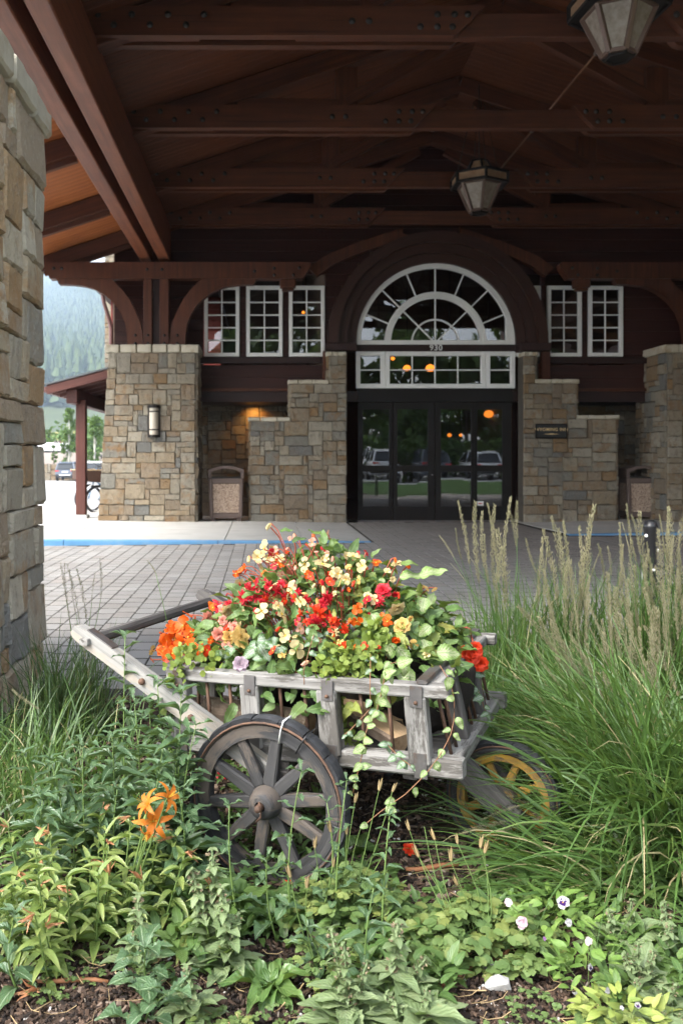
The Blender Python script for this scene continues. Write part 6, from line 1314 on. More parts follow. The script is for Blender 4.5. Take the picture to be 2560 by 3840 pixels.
def grass(label, base, n, L, lean, bend, w, mat, azc=None, azs=3.14, rad=.07, plumes=(), group='clumps of feathery ornamental grass', pl=.2, PM_=None, name='ornamental_grass', dry=.14, ph=None):
    base = np.array(base, float); t = thing(name, label, 'ornamental grass', tuple(base), 0, group); mb = MB()
    az = U(0, 6.28, n) if azc is None else azc+rng.normal(0, 1, n)*azs; r = rad*np.sqrt(rng.random(n)); a2 = U(0, 6.28, n)
    b = base+np.stack([r*np.cos(a2), r*np.sin(a2), 0*r], -1); Ls = L*U(.5, 1.08, n)
    nd = int(n*dry)
    blades(mb, b[nd:], az[nd:], Ls[nd:], np.abs(rng.normal(lean[0], lean[1], n-nd)), np.abs(rng.normal(bend[0], bend[1], n-nd)), U(w*.45, w*1.45, n-nd), 8)
    mb.build('blades', mat, t, kind='stuff')
    if nd:
        mb = MB(); blades(mb, b[:nd], az[:nd], Ls[:nd]*.9, np.abs(rng.normal(lean[0], lean[1], nd)), np.abs(rng.normal(bend[0]*1.7, bend[1]*1.6, nd)), np.full(nd, w*.6), 7); mb.build('dry_blades', m_dry, t, kind='stuff')
    if len(plumes):
        mb = MB(); P = []; 
        for (tp, tip, Yp) in plumes:    # plume from its foot to its tip
            p, q = PX(*tp, Yp), PX(*tip, Yp+U(-.06,.06)); T = nrm(q-p); Lp = np.linalg.norm(q-p)
            foot = base+np.array([U(-1,1), U(-1,1), 0])*rad*.6; d = p-foot; k = np.linspace(0, 1, 6)[:,None]
            c1 = foot+np.array([d[0]*.25, d[1]*.25, d[2]*.6]); 
            cur = (1-k)**3*foot+3*(1-k)**2*k*c1+3*(1-k)*k**2*(p-T*np.linalg.norm(d)*.3)+k**3*p; P.append(cur)
            X = nrm(np.cross([U(-1,1),-1,U(-.2,.2)], T)); X = X if random.random() < .5 else -X; R = np.stack([X, np.cross(T, X), T], 1)
            s_ = Lp/1.0; wd = s_*U(.75,1.25); inst('seed_head', random.choice(PM_ or PLM), t, p, R, (wd, wd, s_))
        stems(mb, np.array(P), .0021, 4); mb.build('culms', mg_l, t, kind='stuff')
    return t
def auto_plumes(n, xr, yt, ln, Y, slant, js=.06):
    out = []
    for i in range(n):
        x = U(*xr); y = U(*yt); l = U(*ln); s = slant+rng.normal(0, js); Yp = U(*Y); out.append(((x+s*l*0, y+l), (x+s*-l, y), Yp))
    return out
gb = lambda px_, Y: np.array([(px_-VX)*Y/FPX, Y, .0])
grass('tall upright grass clump with pale plumes, nearest the wheel end of the cart', gb(1905,4.0), 520, .74, (.10,.12), (.32,.32), .0072, mg, rad=.14, plumes=[((1760,2120),(1732,1880),4.0),((1795,2190),(1755,1890),4.0),((1815,2130),(1785,1925),4.05),((1850,2200),(1830,1900),4.1),((1868,2180),(1850,1895),4.0),((1886,2170),(1884,1868),4.0),((1895,2290),(1888,1990),3.9),((1935,2050),(1924,1920),4.1),((1938,2020),(1930,1880),4.2),((1700,2090),(1655,2005),4.1),((1730,2100),(1695,1990),4.1),((1780,2115),(1735,2060),4.1),((1745,2180),(1695,2110),4.1),((1860,2300),(1850,2060),3.9),((1900,2250),(1895,2050),3.95),((1830,2190),(1800,2010),4.)])
pl = [((2055,2230),(2015,2060),4.0),((2010,2150),(1958,2025),4.0),((2090,2280),(2070,1990),4.),((2110,2200),(2088,1940),4.1),((2130,2310),(2110,1985),4.),((2150,2330),(2128,1960),4.),((2175,2290),(2186,1900),4.),((2190,2290),(2184,1980),4.),((2200,2250),(2193,2000),4.),((2010,2380),(2018,2020),4.),((2040,2300),(2032,2060),4.),((2210,2180),(2240,2055),4.1),((2265,2180),(2255,2040),4.1),((2290,2160),(2286,2050),4.1),((2235,2190),(2222,2130),4.1),((2160,2350),(2150,2100),3.9),((2120,2380),(2105,2120),3.9),((2085,2400),(2060,2200),3.9),((1965,2380),(1958,2240),4.)]
grass('tall grass clump with the densest pale plumes, second right of the cart', gb(2130,4.15), 520, .78, (.10,.12), (.34,.32), .0072, mg, rad=.15, plumes=pl+auto_plumes(12, (2020,2230), (2050,2330), (150,260), (3.8,4.2), .06))
pl = [((2385,2110),(2330,1900),3.9),((2420,2140),(2372,1925),3.9),((2400,2080),(2380,1930),3.9),((2350,2230),(2300,1970),3.9),((2360,2080),(2340,1960),4.),((2440,2190),(2432,2030),3.9)]
grass('tall grass clump whose plumes stand around the black bollard', gb(2400,4.05), 430, .78, (.12,.12), (.34,.32), .0072, mg, rad=.15, plumes=pl+auto_plumes(22, (2290,2450), (2000,2330), (150,300), (3.6,4.1), .12))
pl = [((2500,2180),(2490,1905),3.8),((2530,2120),(2555,1900),3.8),((2515,2100),(2525,1905),3.8),((2490,2070),(2475,1930),3.8)]
grass('tall grass clump with plumes cut by the right edge of the frame', gb(2540,3.9), 430, .80, (.13,.13), (.36,.34), .0074, mg, rad=.16, plumes=pl+auto_plumes(24, (2450,2600), (1960,2400), (170,330), (3.5,3.9), .10))
pl = [((2120,2500),(1962,2260),3.3),((2150,2560),(2000,2330),3.3),((2130,2600),(2040,2340),3.25),((2080,2560),(1990,2420),3.3),((2200,2600),(2120,2400),3.2),((2250,2650),(2180,2430),3.2),((2300,2560),(2220,2350),3.2),((2330,2620),(2265,2380),3.2),((2020,2600),(1960,2480),3.3),((1980,2560),(1900,2530),3.3),((2160,2700),(2080,2520),3.2),((2060,2680),(2000,2560),3.2),((2370,2700),(2290,2500),3.1),((2430,2620),(2370,2360),3.2),((2480,2700),(2400,2450),3.1)]
grass('leaning grass clump with plumes sloping towards the cart', gb(2260,3.35), 560, .62, (.35,.2), (.8,.4), .0068, mg, azc=2.5, azs=1.0, rad=.20, plumes=pl+auto_plumes(16, (2150,2560), (2250,2520), (180,300), (3.0,3.4), .32, .12))
grass('low dense grass filling behind the yellow wheel', gb(1960,3.75), 620, .50, (.25,.22), (.8,.4), .0062, mg_l, rad=.28, group='low grass behind the cart')
grass('low dense grass behind the leaning plumes on the right', gb(2350,3.7), 520, .52, (.3,.22), (.8,.4), .0065, mg, rad=.34, group='low grass behind the cart')
grass('arching grass mound sweeping left over the yellow wheel', gb(2360,3.1), 520, .70, (.40,.32), (1.1,.6), .0092, mg, azc=3.0, azs=1.0, rad=.22, plumes=[((2010,3010),(1850,3000),2.72),((2040,3060),(1880,3130),2.65),((1930,2985),(1780,2985),2.70),((1900,3080),(1720,3110),2.6),((2030,2780),(1880,2750),3.0),((1950,3020),(1800,3060),2.6)], PM_=[PLM[3], PLM[2]])
grass('low grass sweeping left across the lower half of the yellow wheel', gb(2290,2.52), 240, .60, (.95,.2), (.75,.3), .0075, mg, azc=3.15, azs=.45, rad=.14, group='low grass behind the cart')
grass('long arching grass mound falling to the front right corner', gb(2480,2.80), 900, .80, (.36,.32), (1.15,.65), .0102, mg, azc=3.5, azs=1.2, rad=.24)
grass('long arching grass mound at the right edge of the frame', gb(2640,2.62), 520, .74, (.45,.3), (1.1,.4), .0085, mg, azc=3.7, azs=1.3, rad=.22, dry=.08)
grass('dark grass clump against the near stone column', gb(265,3.85), 520, .54, (.16,.16), (.55,.4), .0055, mg_d, rad=.16, PM_=PLD, plumes=[((262,2330),(240,2115),3.85),((300,2340),(272,2120),3.9),((325,2330),(310,2135),3.9),((345,2260),(348,2150),3.9),((378,2250),(392,2100),3.95),((285,2300),(255,2160),3.9),((250,2250),(232,2118),3.95)], group=None)
grass('loose grass at the left edge in front of the stone column', gb(40,3.0), 260, .46, (.30,.22), (.75,.4), .0068, mg, rad=.26, group=None, plumes=[((150,2660),(40,2600),3.0)])
grass('wide bladed grass between the left column and the blue green weeds', gb(300,3.1), 170, .48, (.45,.25), (.9,.4), .0085, mg, rad=.24, group=None)
grass('sparse dark grass at the foot of the near column, by the left frame edge', gb(120,3.6), 260, .42, (.3,.2), (.7,.4), .006, mg_d, rad=.20, group=None, dry=.02)
for p in ((1.95,3.35,0),(2.35,4.05,0),(2.05,2.55,0)):
    grass('arching grass clump continuing the bed to the right of the frame', p, 330, .68, (.25,.2), (.8,.45), .008, mg, rad=.16, group='grass clumps beyond the right edge')
# one pale plume on a hair stem in front of the paving
t = thing('grass_stalk', 'single thin stalk with a small pale seed head before the paving', 'grass stalk', tuple(gb(650,3.3)))
mb = MB(); pp = [PX(640,2400,3.25), PX(620,2300,3.25), PX(585,2150,3.25)]; tube(mb, [gb(660,3.25)]+pp, .0012, 4); mb.build('stalk', mg_l, t); T = nrm(PX(565,2105,3.25)-pp[-1]); X = nrm(np.cross([0,-1,.1], T)); inst('seed_head', PLM[0], t, pp[-1], np.stack([X, np.cross(T, X), T], 1), (.10,.10,.055))
# ------------------------------------------------------------------ leafy weeds
mleaf_weed = leafmat('blue_green_leaf', [(.042,.098,.048),(.058,.122,.060),(.075,.145,.070),(.05,.108,.05)], (.30,.38,.24), .36, .5, .24, ribw=.045)
mleaf_lily = leafmat('lily_leaf', [(.155,.235,.055),(.205,.285,.07),(.26,.325,.09),(.165,.245,.056)], (.17,.26,.085), .36, .5, .28, tip=(.26,.30,.09), ribw=.04)
mleaf_mint = leafmat('pale_mint_leaf', [(.15,.215,.10),(.185,.25,.12),(.24,.30,.155),(.155,.22,.095)], (.27,.33,.19), .5, .35, .28, ribw=.04)
mleaf_broad = leafmat('broad_leaf', [(.055,.125,.030),(.075,.155,.036),(.11,.19,.045),(.06,.135,.032)], (.16,.24,.08), .36, .5, .28, ribw=.05)
mleaf_col = leafmat('columbine_leaf', [(.075,.14,.04),(.10,.17,.045),(.14,.20,.055),(.215,.245,.06),(.085,.15,.042)], None, .5, .35, .28)
mleaf_clov = leafmat('clover_leaf', [(.10,.17,.05),(.14,.21,.065),(.08,.14,.04)], None, .5, .35, .28)
LWd = leaf_templates(prof_lance(8), mleaf_weed, 4, (.3,1.2), (.1,.4), .05); LLo = leaf_templates(prof_lobe(), mleaf_weed, 3, (.3,1.0), (.1,.3), .05)
LLi = leaf_templates(prof_lance(7), mleaf_lily, 4, (.4,1.1), (.15,.4)); LMi = leaf_templates(prof_tooth(13,.13), mleaf_mint, 4, (.3,1.0), (.1,.35), .03); LBr = leaf_templates(prof_ovate(9), mleaf_broad, 4, (.5,1.2), (.1,.3), .10)
def weed(label, foot, top, n, L, ratio, LT, Yt=None, group='blue green leafy weeds', spread=.9, up=.35, stemmat=None, small_top=.45):
    f = np.array(foot, float); q = np.array(top, float); t = thing('leafy_weed', label, 'weed', tuple(f), 0, group)
    k = np.linspace(0, 1, 7)[:,None]; P = f*(1-k)+q*k+np.array([U(-.03,.03), U(-.02,.02), 0])*np.sin(k*math.pi); mb = MB(); tube(mb, P, np.linspace(.0032,.0013,7), 6); mb.build('stem', stemmat or m_stem_gr, t)
    a = U(0, 6.28); n = int(n*1.9)
    for j in range(n):
        u = min(1., (j+.4)/(n-3)); p = np.array([np.interp(u, k[:,0], P[:,i]) for i in range(3)]); a += 2.4+U(-.4,.4)
        Lj = L*(1-(1-small_top)*u**1.5)*U(.8,1.15); T = nrm([math.cos(a)*spread, math.sin(a)*spread, up+U(-.1,.5)*u]); N = nrm([-T[0]*up, -T[1]*up, 1.]); put_leaf(t, LT, p, T, N, Lj, Lj*ratio)
    return t
def G(px_, py_): return GP(px_, py_)
weed('tall leafy weed whose tip stands before the near handle', gb(478,2.86), PX(470,2385,2.80), 15, .12, .27, LWd)
weed('weed crossing the near handle just left of the cart body', gb(600,2.80), PX(590,2560,2.72), 13, .13, .28, LWd)
weed('weed growing against the left end of the cart', gb(690,2.70), PX(560,2640,2.74), 12, .13, .30, LWd)
weed('weed with wide leaves directly left of the near wheel', gb(690,2.52), PX(735,2720,2.50), 12, .12, .32, LLo)
weed('bushy weed above the orange lily flowers', gb(560,2.58), PX(620,2760,2.58), 13, .14, .30, LWd)
weed('weed at the left with drops on its leaves', gb(230,2.60), PX(190,2850,2.56), 11, .13, .30, LWd)
weed('weed with one broad pointed leaf at the far left', gb(120,2.75), PX(90,2830,2.70), 9, .12, .32, LWd)
weed('low weed between the left grass and the lily clump', gb(380,2.75), PX(400,2900,2.7), 12, .13, .30, LWd)
weed('leafy weed behind the lily clump', gb(450,2.50), PX(440,2960,2.48), 12, .13, .30, LLo)
weed('thin weed rising in front of the near wheel hub', gb(1095,2.30), PX(1130,2895,2.28), 8, .095, .34, LLo)
weed('short weed with notched leaves below the wheel hub', gb(1040,2.26), PX(1000,3220,2.24), 7, .11, .36, LLo)
weed('weed at the lower left corner with a broad hanging leaf', gb(75,2.05), PX(60,3430,2.02), 9, .11, .30, LWd)
weed('lobed weed standing right of the lily clump', gb(560,2.00), PX(545,3560,1.98), 9, .105, .42, LLo, small_top=.7)
weed('lobed weed at the bottom edge left of centre', gb(540,1.92), PX(640,3720,1.9), 8, .10, .42, LLo, small_top=.7)
weed('single stemmed weed with a flat leaf, lower centre', gb(1370,2.06), PX(1400,3330,2.05), 8, .095, .30, LWd)
weed('upright weed with pale rib leaves left of the columbine', gb(1200,2.15), PX(1150,3480,2.1), 8, .095, .32, LWd)
weed('second weed in front of the wheel, to the right of the hub weed', gb(1180,2.32), PX(1225,3010,2.30), 7, .085, .34, LLo)
for i, (px_, Y_, tx, ty, lb) in enumerate(((520,2.72,505,2640,'weed just left of the bushy weed, under the near handle'),(660,2.62,680,2600,'weed leaning over the lower end of the near handle'),(430,2.62,420,2760,'weed between the two left grasses and the bushy weed'),(330,2.55,310,2800,'weed with long leaves above the left side of the lily clump'),(650,2.6,665,2800,'weed with wide leaves touching the left rim of the near wheel'),(610,2.50,600,2880,'weed directly behind the open lily flowers'),(660,2.42,670,2960,'weed right of the open lily flowers'),(180,2.45,160,3000,'weed left of the lily clump, over the light grass'))):
    weed(lb, gb(px_, Y_), PX(tx, ty, Y_-.03), 17, .15, .30, LWd if i % 3 else LLo)
weed('taller weed with notched leaves before the right rim of the near wheel', gb(1260,2.30), PX(1300,2930,2.28), 9, .085, .34, LLo)
weed('weed leaning across the lower left of the near wheel', gb(900,2.32), PX(860,3020,2.30), 9, .09, .34, LLo)
weed('thin weed between the near wheel and the yellowing columbine', gb(1430,2.25), PX(1460,3060,2.24), 9, .08, .32, LWd)
for i, (px_, Y_, lb) in enumerate(((430,2.85,'rosette of blue green leaves under the near handle'),(560,2.75,'rosette of blue green leaves at the foot of the tallest weed'),(640,2.68,'rosette of blue green leaves beside the cart body'),(520,2.6,'rosette of blue green leaves behind the lily flowers'),(650,2.5,'rosette of blue green leaves left of the near wheel'),(380,2.62,'rosette of blue green leaves above the lily clump'),(250,2.72,'rosette of blue green leaves in the left grass'))):
    f_ = np.array(gb(px_, Y_)); t = thing('leafy_weed', lb, 'weed', tuple(f_), 0, 'blue green leafy weeds')
    for j in range(15):
        a = j*2.4+U(-.3,.3); e_ = U(.35,1.2); T = np.array([math.cos(a)*math.cos(e_), math.sin(a)*math.cos(e_), math.sin(e_)]); N = np.array([-math.cos(a)*math.sin(e_), -math.sin(a)*math.sin(e_), math.cos(e_)]); Lj = U(.12,.20); put_leaf(t, LWd if j % 3 else LLo, f_+[0,0,U(.0,.12)], T, N, Lj, Lj*U(.26,.36))
# broad leaved plants
def rosette(label, foot, n, L, ratio, LT, el=(.35,1.0), name='broad_leaved_plant', group='broad leaved plants by the wheel'):
    f = np.array(foot, float); t = thing(name, label, 'plant', tuple(f), 0, group)
    for j in range(n):
        a = j*2.4+U(-.3,.3); e_ = U(*el); T = np.array([math.cos(a)*math.cos(e_), math.sin(a)*math.cos(e_), math.sin(e_)]); N = np.array([-math.cos(a)*math.sin(e_), -math.sin(a)*math.sin(e_), math.cos(e_)]); Lj = L*U(.75,1.15); put_leaf(t, LT, f+[0,0,.01], T, N, Lj, Lj*ratio)
    return t
rosette('broad shiny leaves directly below the near wheel hub', gb(960,2.34), 10, .17, .46, LBr)
rosette('broad pale leaves below the left rim of the near wheel', gb(800,2.36), 12, .18, .44, LBr)
rosette('broad dark leaves between the lily clump and the near wheel', gb(660,2.40), 12, .21, .42, LBr, (.5,1.2))
rosette('broad leaf cluster in the lower right corner', gb(2520,2.02), 9, .17, .40, LBr)
rosette('low rosette of broad leaves below the mint stems, lower centre', gb(1010,2.06), 12, .12, .42, LBr, (.15,.7))
rosette('low rosette of broad leaves at the bottom edge under the pale mint', gb(1480,1.93), 10, .12, .40, LBr, (.15,.7))
rosette('dark leaves under the wheel end of the cart', gb(1330,2.75), 12, .11, .5, LBr, (.1,.8))
# ------------------------------------------------------------------ orange lily clump
lily = thing('lily_clump', 'clump of orange lilies with drooping pale green leaves, lower left', 'lily', tuple(gb(320,2.27))); mbst = MB(); SP = []; nle = 0; mbx = MB()
PM['lily'] = petalmat('lily_petal', (.62,.17,.012), (.66,.25,.05), (.60,.22,.012), .3); PM['wilt'] = petalmat('wilted_petal', (.62,.27,.13), (.58,.34,.20), (.5,.4,.14), .3)
def lily_fl():
    mb = MB(); petals(mb, 6, .70, .19, 1.05, prof_lance(9), 2.1, wave=.05, r0=.02, jit=.08); a = U(0, 6.28, 6); stems(mb, np.stack([np.zeros((6,3)), np.stack([np.cos(a)*.12, np.sin(a)*.12, np.full(6,.45)], -1)], 1), .008, 3, m=1); return mb.mesh('flower', [PM['lily'], m_sta])
def wilt_fl():
    mb = MB(); petals(mb, 5, .95, .13, 1.38, prof_lance(9), U(-.8,1.2), wave=.2, r0=.03, jit=.22, fold=.8); return mb.mesh('wilted_flower', [PM['wilt']])
LF = [lily_fl() for _ in range(3)]; WF = [wilt_fl() for _ in range(4)]
for k in range(30):
    a = U(0, 6.28); r = .27*math.sqrt(rng.random()); f = np.array(gb(320,2.27))+[r*math.cos(a)*1.0, r*math.sin(a)*.75, 0]; Hh = U(.17,.30)*(1-.25*(r/.27)**2); tp = f+[math.cos(a)*r*.35, math.sin(a)*r*.3, Hh]
    u = np.linspace(0,1,4)[:,None]; SP.append(f*(1-u)+tp*u)
    for j in range(17):
        v = .10+.90*(j+.5)/17; p = f*(1-v)+tp*v; a2 = j*2.4+k; e_ = .15+.75*v**3+U(-.25,.2); T = np.array([math.cos(a2)*math.cos(e_), math.sin(a2)*math.cos(e_), math.sin(e_)]); N = np.array([-math.cos(a2)*math.sin(e_), -math.sin(a2)*math.sin(e_), math.cos(e_)]); L = U(.065,.10)*(1.1-.45*v)
        if nle < 296 and (p[1] < 2.32 or v > .75): put_leaf(lily, LLi, p, T, N, L, L*.30); nle += 1
        else: leaves(mbx, p[None], T[None], N[None], L, L*.24, prof_lance(7), U(.4,1.1), U(.15,.4))
    if random.random() < .62:
        D = U(.035,.062); ax = nrm([U(-1,1), U(-.9,.3), U(-.3,1)]); X = nrm(np.cross(ax, [.3,.8,.1])); inst('wilted_flower', random.choice(WF), lily, tp+[0,0,.005], np.stack([X, np.cross(ax, X), ax], 1), (D, D, D))
for (p, sz, ax) in (((530,3000),110,(-.6,-.4,.6)), ((655,2980),105,(.7,-.35,.5)), ((575,3085),125,(.1,-.85,.25)), ((545,3145),70,(-.3,-.5,-.7))):
    P = PX(*p, 2.25); D = sz/FPX*2.25*1.08; ax = nrm(ax); X = nrm(np.cross(ax, [.3,.8,.1])); inst('flower', random.choice(LF), lily, P-ax*D*.35, np.stack([X, np.cross(ax, X), ax], 1), (D, D, D)); u = np.linspace(0,1,4)[:,None]; f = np.array(gb(440,2.3)); SP.append(f*(1-u)+(P-ax*D*.35)*u)
stems(mbst, np.array(SP), .0032, 4); mbst.build('stems', m_stem_gr, lily, kind='stuff'); mbx.build('foliage', mleaf_lily, lily, kind='stuff')
# ------------------------------------------------------------------ pale mint-like plants with whorled spikes
def whorl_spike():
    mb = MB(); n = 42; u = np.repeat(np.linspace(0, 1, 7), 6); a = np.tile(np.arange(6)*math.pi/3, 7)+u*9; a = a+rng.normal(0,.3,n); e_ = U(-.5,.7,n); T = np.stack([np.cos(a)*np.cos(e_), np.sin(a)*np.cos(e_), np.sin(e_)], -1); N = np.stack([-np.cos(a)*np.sin(e_), -np.sin(a)*np.sin(e_), np.cos(e_)], -1)
    L = .30*(1.2-.7*u)*U(.45,1.3,n); leaves(mb, np.stack([0*u,0*u,u], -1), T, N, L, L*.6, prof_tooth(7,.1), U(.3,.9,n), .25)
    k = 40; uu = np.floor(rng.random(k)*7)/7; aa = U(0,6.28,k); leaves(mb, np.stack([.05*np.cos(aa), .05*np.sin(aa), uu], -1), np.stack([np.cos(aa), np.sin(aa), U(.2,1,k)], -1), rng.normal(size=(k,3)), .09, .045, prof_round(4), .3, .3, m=1)
    tube(mb, [(0,0,0),(0,0,1.0)], .025, 5); return mb.mesh('flower_spike', [mleaf_mint, m_calyx])
m_calyx = plain('calyx', (.24,.19,.12), .7, .3, 30, .2)
SPK = [whorl_spike() for _ in range(4)]
def mint(label, foot, tops, L, nlow=8):
    f = np.array(foot, float); t = thing('mint_plant', label, 'plant', tuple(f), 0, 'pale mint-like plants with whorled flower spikes'); SPs = []
    for (px_, py_, Y_) in tops:
        tp = PX(px_, py_, Y_); ff = f+[U(-.02,.02), U(-.02,.02), 0]; ax = nrm(tp-ff); Hh = np.linalg.norm(tp-ff); s_ = min(.13, Hh*.55); st = tp-ax*s_; u = np.linspace(0,1,4)[:,None]; SPs.append(ff*(1-u)+st*u)
        X = nrm(np.cross(ax, [.2,.9,.1])); w_ = s_*U(.95,1.25); inst('flower_spike', random.choice(SPK), t, st, np.stack([X, np.cross(ax, X), ax], 1), (w_, w_, s_))
        a = U(0, 3.1)
        for j in range(4):
            v = .15+.75*j/3.; p = ff*(1-v)+st*v; a += math.pi/2
            for s2 in (0, math.pi): T = nrm([math.cos(a+s2), math.sin(a+s2), U(.1,.6)]); Lj = L*(1.35-.5*v)*U(.85,1.2); put_leaf(t, LMi, p, T, nrm([-T[0]*.4,-T[1]*.4,1]), Lj, Lj*.52)
    for j in range(nlow):
        a = j*2.4; e_ = U(.1,.8); T = np.array([math.cos(a)*math.cos(e_), math.sin(a)*math.cos(e_), math.sin(e_)]); Lj = L*1.25*U(.8,1.15); put_leaf(t, LMi, f+[0,0,U(.0,.05)], T, nrm([-T[0]*.5,-T[1]*.5,1]), Lj, Lj*.5)
    mb = MB(); stems(mb, np.array(SPs), .0034, 5); mb.build('stems', m_stem_gr, t, kind='stuff')
mint('mint plant with a tall spike before the near wheel, left of the broad leaves', gb(800,2.18), [(795,3180,2.18),(720,3260,2.16)], .075)
mint('mint plant with two spikes under the near wheel', gb(850,2.12), [(830,3330,2.1),(900,3420,2.12)], .075)
mint('mint plant beside the right side of the lily clump', gb(530,2.10), [(520,3355,2.1)], .065, 5)
mint('mint plant at the bottom left of centre with one drooping spike', gb(720,1.94), [(700,3620,1.93)], .075)
mint('pale mint plant at the bottom centre with a tall spike', gb(1450,1.98), [(1495,3450,1.98),(1600,3590,1.97)], .085)
mint('pale mint plant at the bottom centre with broad low leaves', gb(1560,1.90), [(1445,3730,1.9),(1600,3700,1.9)], .10)
mint('pale mint plant at the bottom left of the centre pair', gb(1290,1.90), [(1380,3600,1.92),(1290,3530,1.93),(1240,3480,1.97)], .09)
mint('mint plant right of the pansies with two spikes', gb(2330,2.20), [(2365,3370,2.2),(2280,3410,2.18)], .085)
mint('mint plant under the arching grass at the right', gb(2500,2.15), [(2490,3380,2.15),(2510,3460,2.1)], .085)
mint('mint plant at the right with a cluster of pale tops', gb(2400,2.02), [(2340,3570,2.02),(2390,3530,2.02),(2450,3560,2.0)], .08)
mint('mint plant above the bottom right corner', gb(2480,1.93), [(2380,3670,1.95),(2470,3700,1.93),(2540,3690,1.93)], .08)
mint('mint plant cut by the bottom edge at the right', gb(2480,1.86), [(2490,3790,1.88),(2560,3800,1.88)], .085)
# ------------------------------------------------------------------ columbines with dry pods
def pod():
    mb = MB(); petals(mb, 5, 1.0, .20, 1.40, prof_lance(7), -.35, r0=.10, jit=.08, fold=.8); return mb.mesh('seed_pod', leafmat('dry_pod', [(.36,.24,.12),(.42,.30,.17)], None, .7, .2, .15))
PODM = pod(); m_podg = None
def columbine(label, foot, rad, n, hgt, stalks, mat=None):
    f = np.array(foot, float); t = thing('columbine_plant', label, 'plant', tuple(f), 0, 'columbines with lobed leaves'); mb = MB(); SPs = []
    for k in range(n):
        a = U(0,6.28); r = rad*math.sqrt(rng.random()); z = hgt*(1-.6*(r/rad)**2)*U(.45,1.); c = f+[r*math.cos(a), r*math.sin(a)*.8, z]; u = np.linspace(0,1,3)[:,None]; SPs.append((f+[0,0,0])*(1-u)+c*u)
        base_a = U(0,6.28); rr = rng.random(); up = nrm([U(-.35,.35), U(-.6,.1), 1])
        for q in (-1, 0, 1):   # three leaflets, each of three lobes
            for q2 in (-.45, 0, .45):
                an = base_a+q*1.25+q2; T = nrm([math.cos(an), math.sin(an), U(-.3,.1)]); L = U(.014,.024)*(1.15 if q2 == 0 else .95)*rad/.13; off = np.array([math.cos(base_a+q*1.25), math.sin(base_a+q*1.25), 0])*.006
                leaves(mb, (c+off)[None], T[None], up[None], L, L*.66, np.array([.2,.42,.8,.95,.72,.95,.55,.1]), U(.1,.6), .15, rnd=[min(1,max(0,rr+U(-.12,.12)))])
    mb.build('foliage', mat or mleaf_col, t, kind='stuff'); m2 = MB(); stems(m2, np.array(SPs), .0012, 3)
    ST = []
    for tp, Y_, pd in stalks:
        tp = PX(*tp, Y_); u = np.linspace(0,1,6)[:,None]; ff = f+[U(-.03,.03),0,0]; ST.append(ff*(1-u)+tp*u+np.array([U(-.02,.02),0,0])*np.sin(u*math.pi))
        if pd: ax = nrm(tp-ff+[U(-.1,.1),0,.05]); X = nrm(np.cross(ax, [.1,.9,.2])); s_ = U(.026,.038); inst('seed_pod', PODM, t, tp, np.stack([X, np.cross(ax, X), ax], 1), (s_, s_, s_))
    m2.build('leaf_stalks', m_stem_gr, t, kind='stuff')
    if ST: m3 = MB(); stems(m3, np.array(ST), .0016, 4); m3.build('flower_stalks', m_stem_gr, t, kind='stuff')
columbine('green columbine below the right rim of the near wheel', gb(1320,2.33), .17, 85, .17, [((1420,2965),2.3,True),((1470,2970),2.3,True),((1300,3130),2.3,True),((1250,3250),2.28,True),((1350,3110),2.3,False),((1440,3200),2.3,False),((1330,3010),2.32,True),((1180,3180),2.3,True),((1240,3120),2.3,True)])
columbine('yellowing columbine with dry pods in the middle right of the bed', gb(1790,2.22), .20, 115, .13, [((1535,3115),2.3,True),((1590,3100),2.3,False),((1715,3165),2.25,True),((1690,3230),2.25,True),((1800,3180),2.25,True),((1815,3200),2.25,True),((1715,3320),2.2,True),((1630,3150),2.3,True),((1570,3215),2.28,True)])
columbine('small green columbine at the centre of the bed', gb(1210,2.12), .11, 30, .10, [((1090,3290),2.1,True),((1150,3330),2.08,True)])
columbine('pale columbine at the lower centre with browned leaf edges', gb(1300,2.04), .09, 22, .08, [])
columbine('small green columbine under the arching grass', gb(1960,2.24), .12, 46, .09, [])
columbine('yellow green seedling patch at the bottom edge', gb(830,1.86), .10, 40, .07, [])
columbine('yellow green seedling patch near the bottom right', gb(2330,1.86), .11, 44, .07, [])
# ------------------------------------------------------------------ pansies
def pansymat(name, c, blot):
    m, nt, out = new(name); x = node(nt, 'SeparateXYZ', {0: coords(nt, 'luv')}); c_ = ramp(nt, x.outputs[0], [(.0,(.7,.45,.02)),(.12,blot),(.42,blot),(.55,c),(1,c)]); finish(nt, out, c_, .6, .2, trans=(.3, c_)); return m
def plainpet(name, c, c2): return petalmat(name, c, c2, c, .3, .6)
pm_w = plainpet('white_pansy_petal', (.50,.49,.48), (.46,.43,.47)); pm_b = pansymat('blotched_pansy_petal', (.50,.49,.49), (.05,.012,.12)); pm_p = plainpet('pink_pansy_petal', (.62,.38,.48), (.70,.60,.63)); pm_v = plainpet('violet_pansy_petal', (.22,.06,.24), (.45,.30,.5))
def pansy_mesh(mu, ml):
    mb = MB()
    for a, L, W, m, z in ((1.05,.50,.55,0,.0),(2.09,.50,.55,0,.02),(.0,.46,.50,1,.04),(3.14,.46,.50,1,.05),(-1.57,.50,.62,1,.07)):
        leaves(mb, [[0,0,z]], [[math.cos(a), math.sin(a), .12]], [[-.12*math.cos(a),-.12*math.sin(a),1]], L, W*.82, prof_petal(8), U(.1,.9), U(.1,.4), m=m, wave=.16)
    return mb.mesh('flower', [mu, ml])
PA = [pansy_mesh(pm_w, pm_b), pansy_mesh(pm_w, pm_w), pansy_mesh(pm_p, pm_p), pansy_mesh(pm_v, pm_v)]
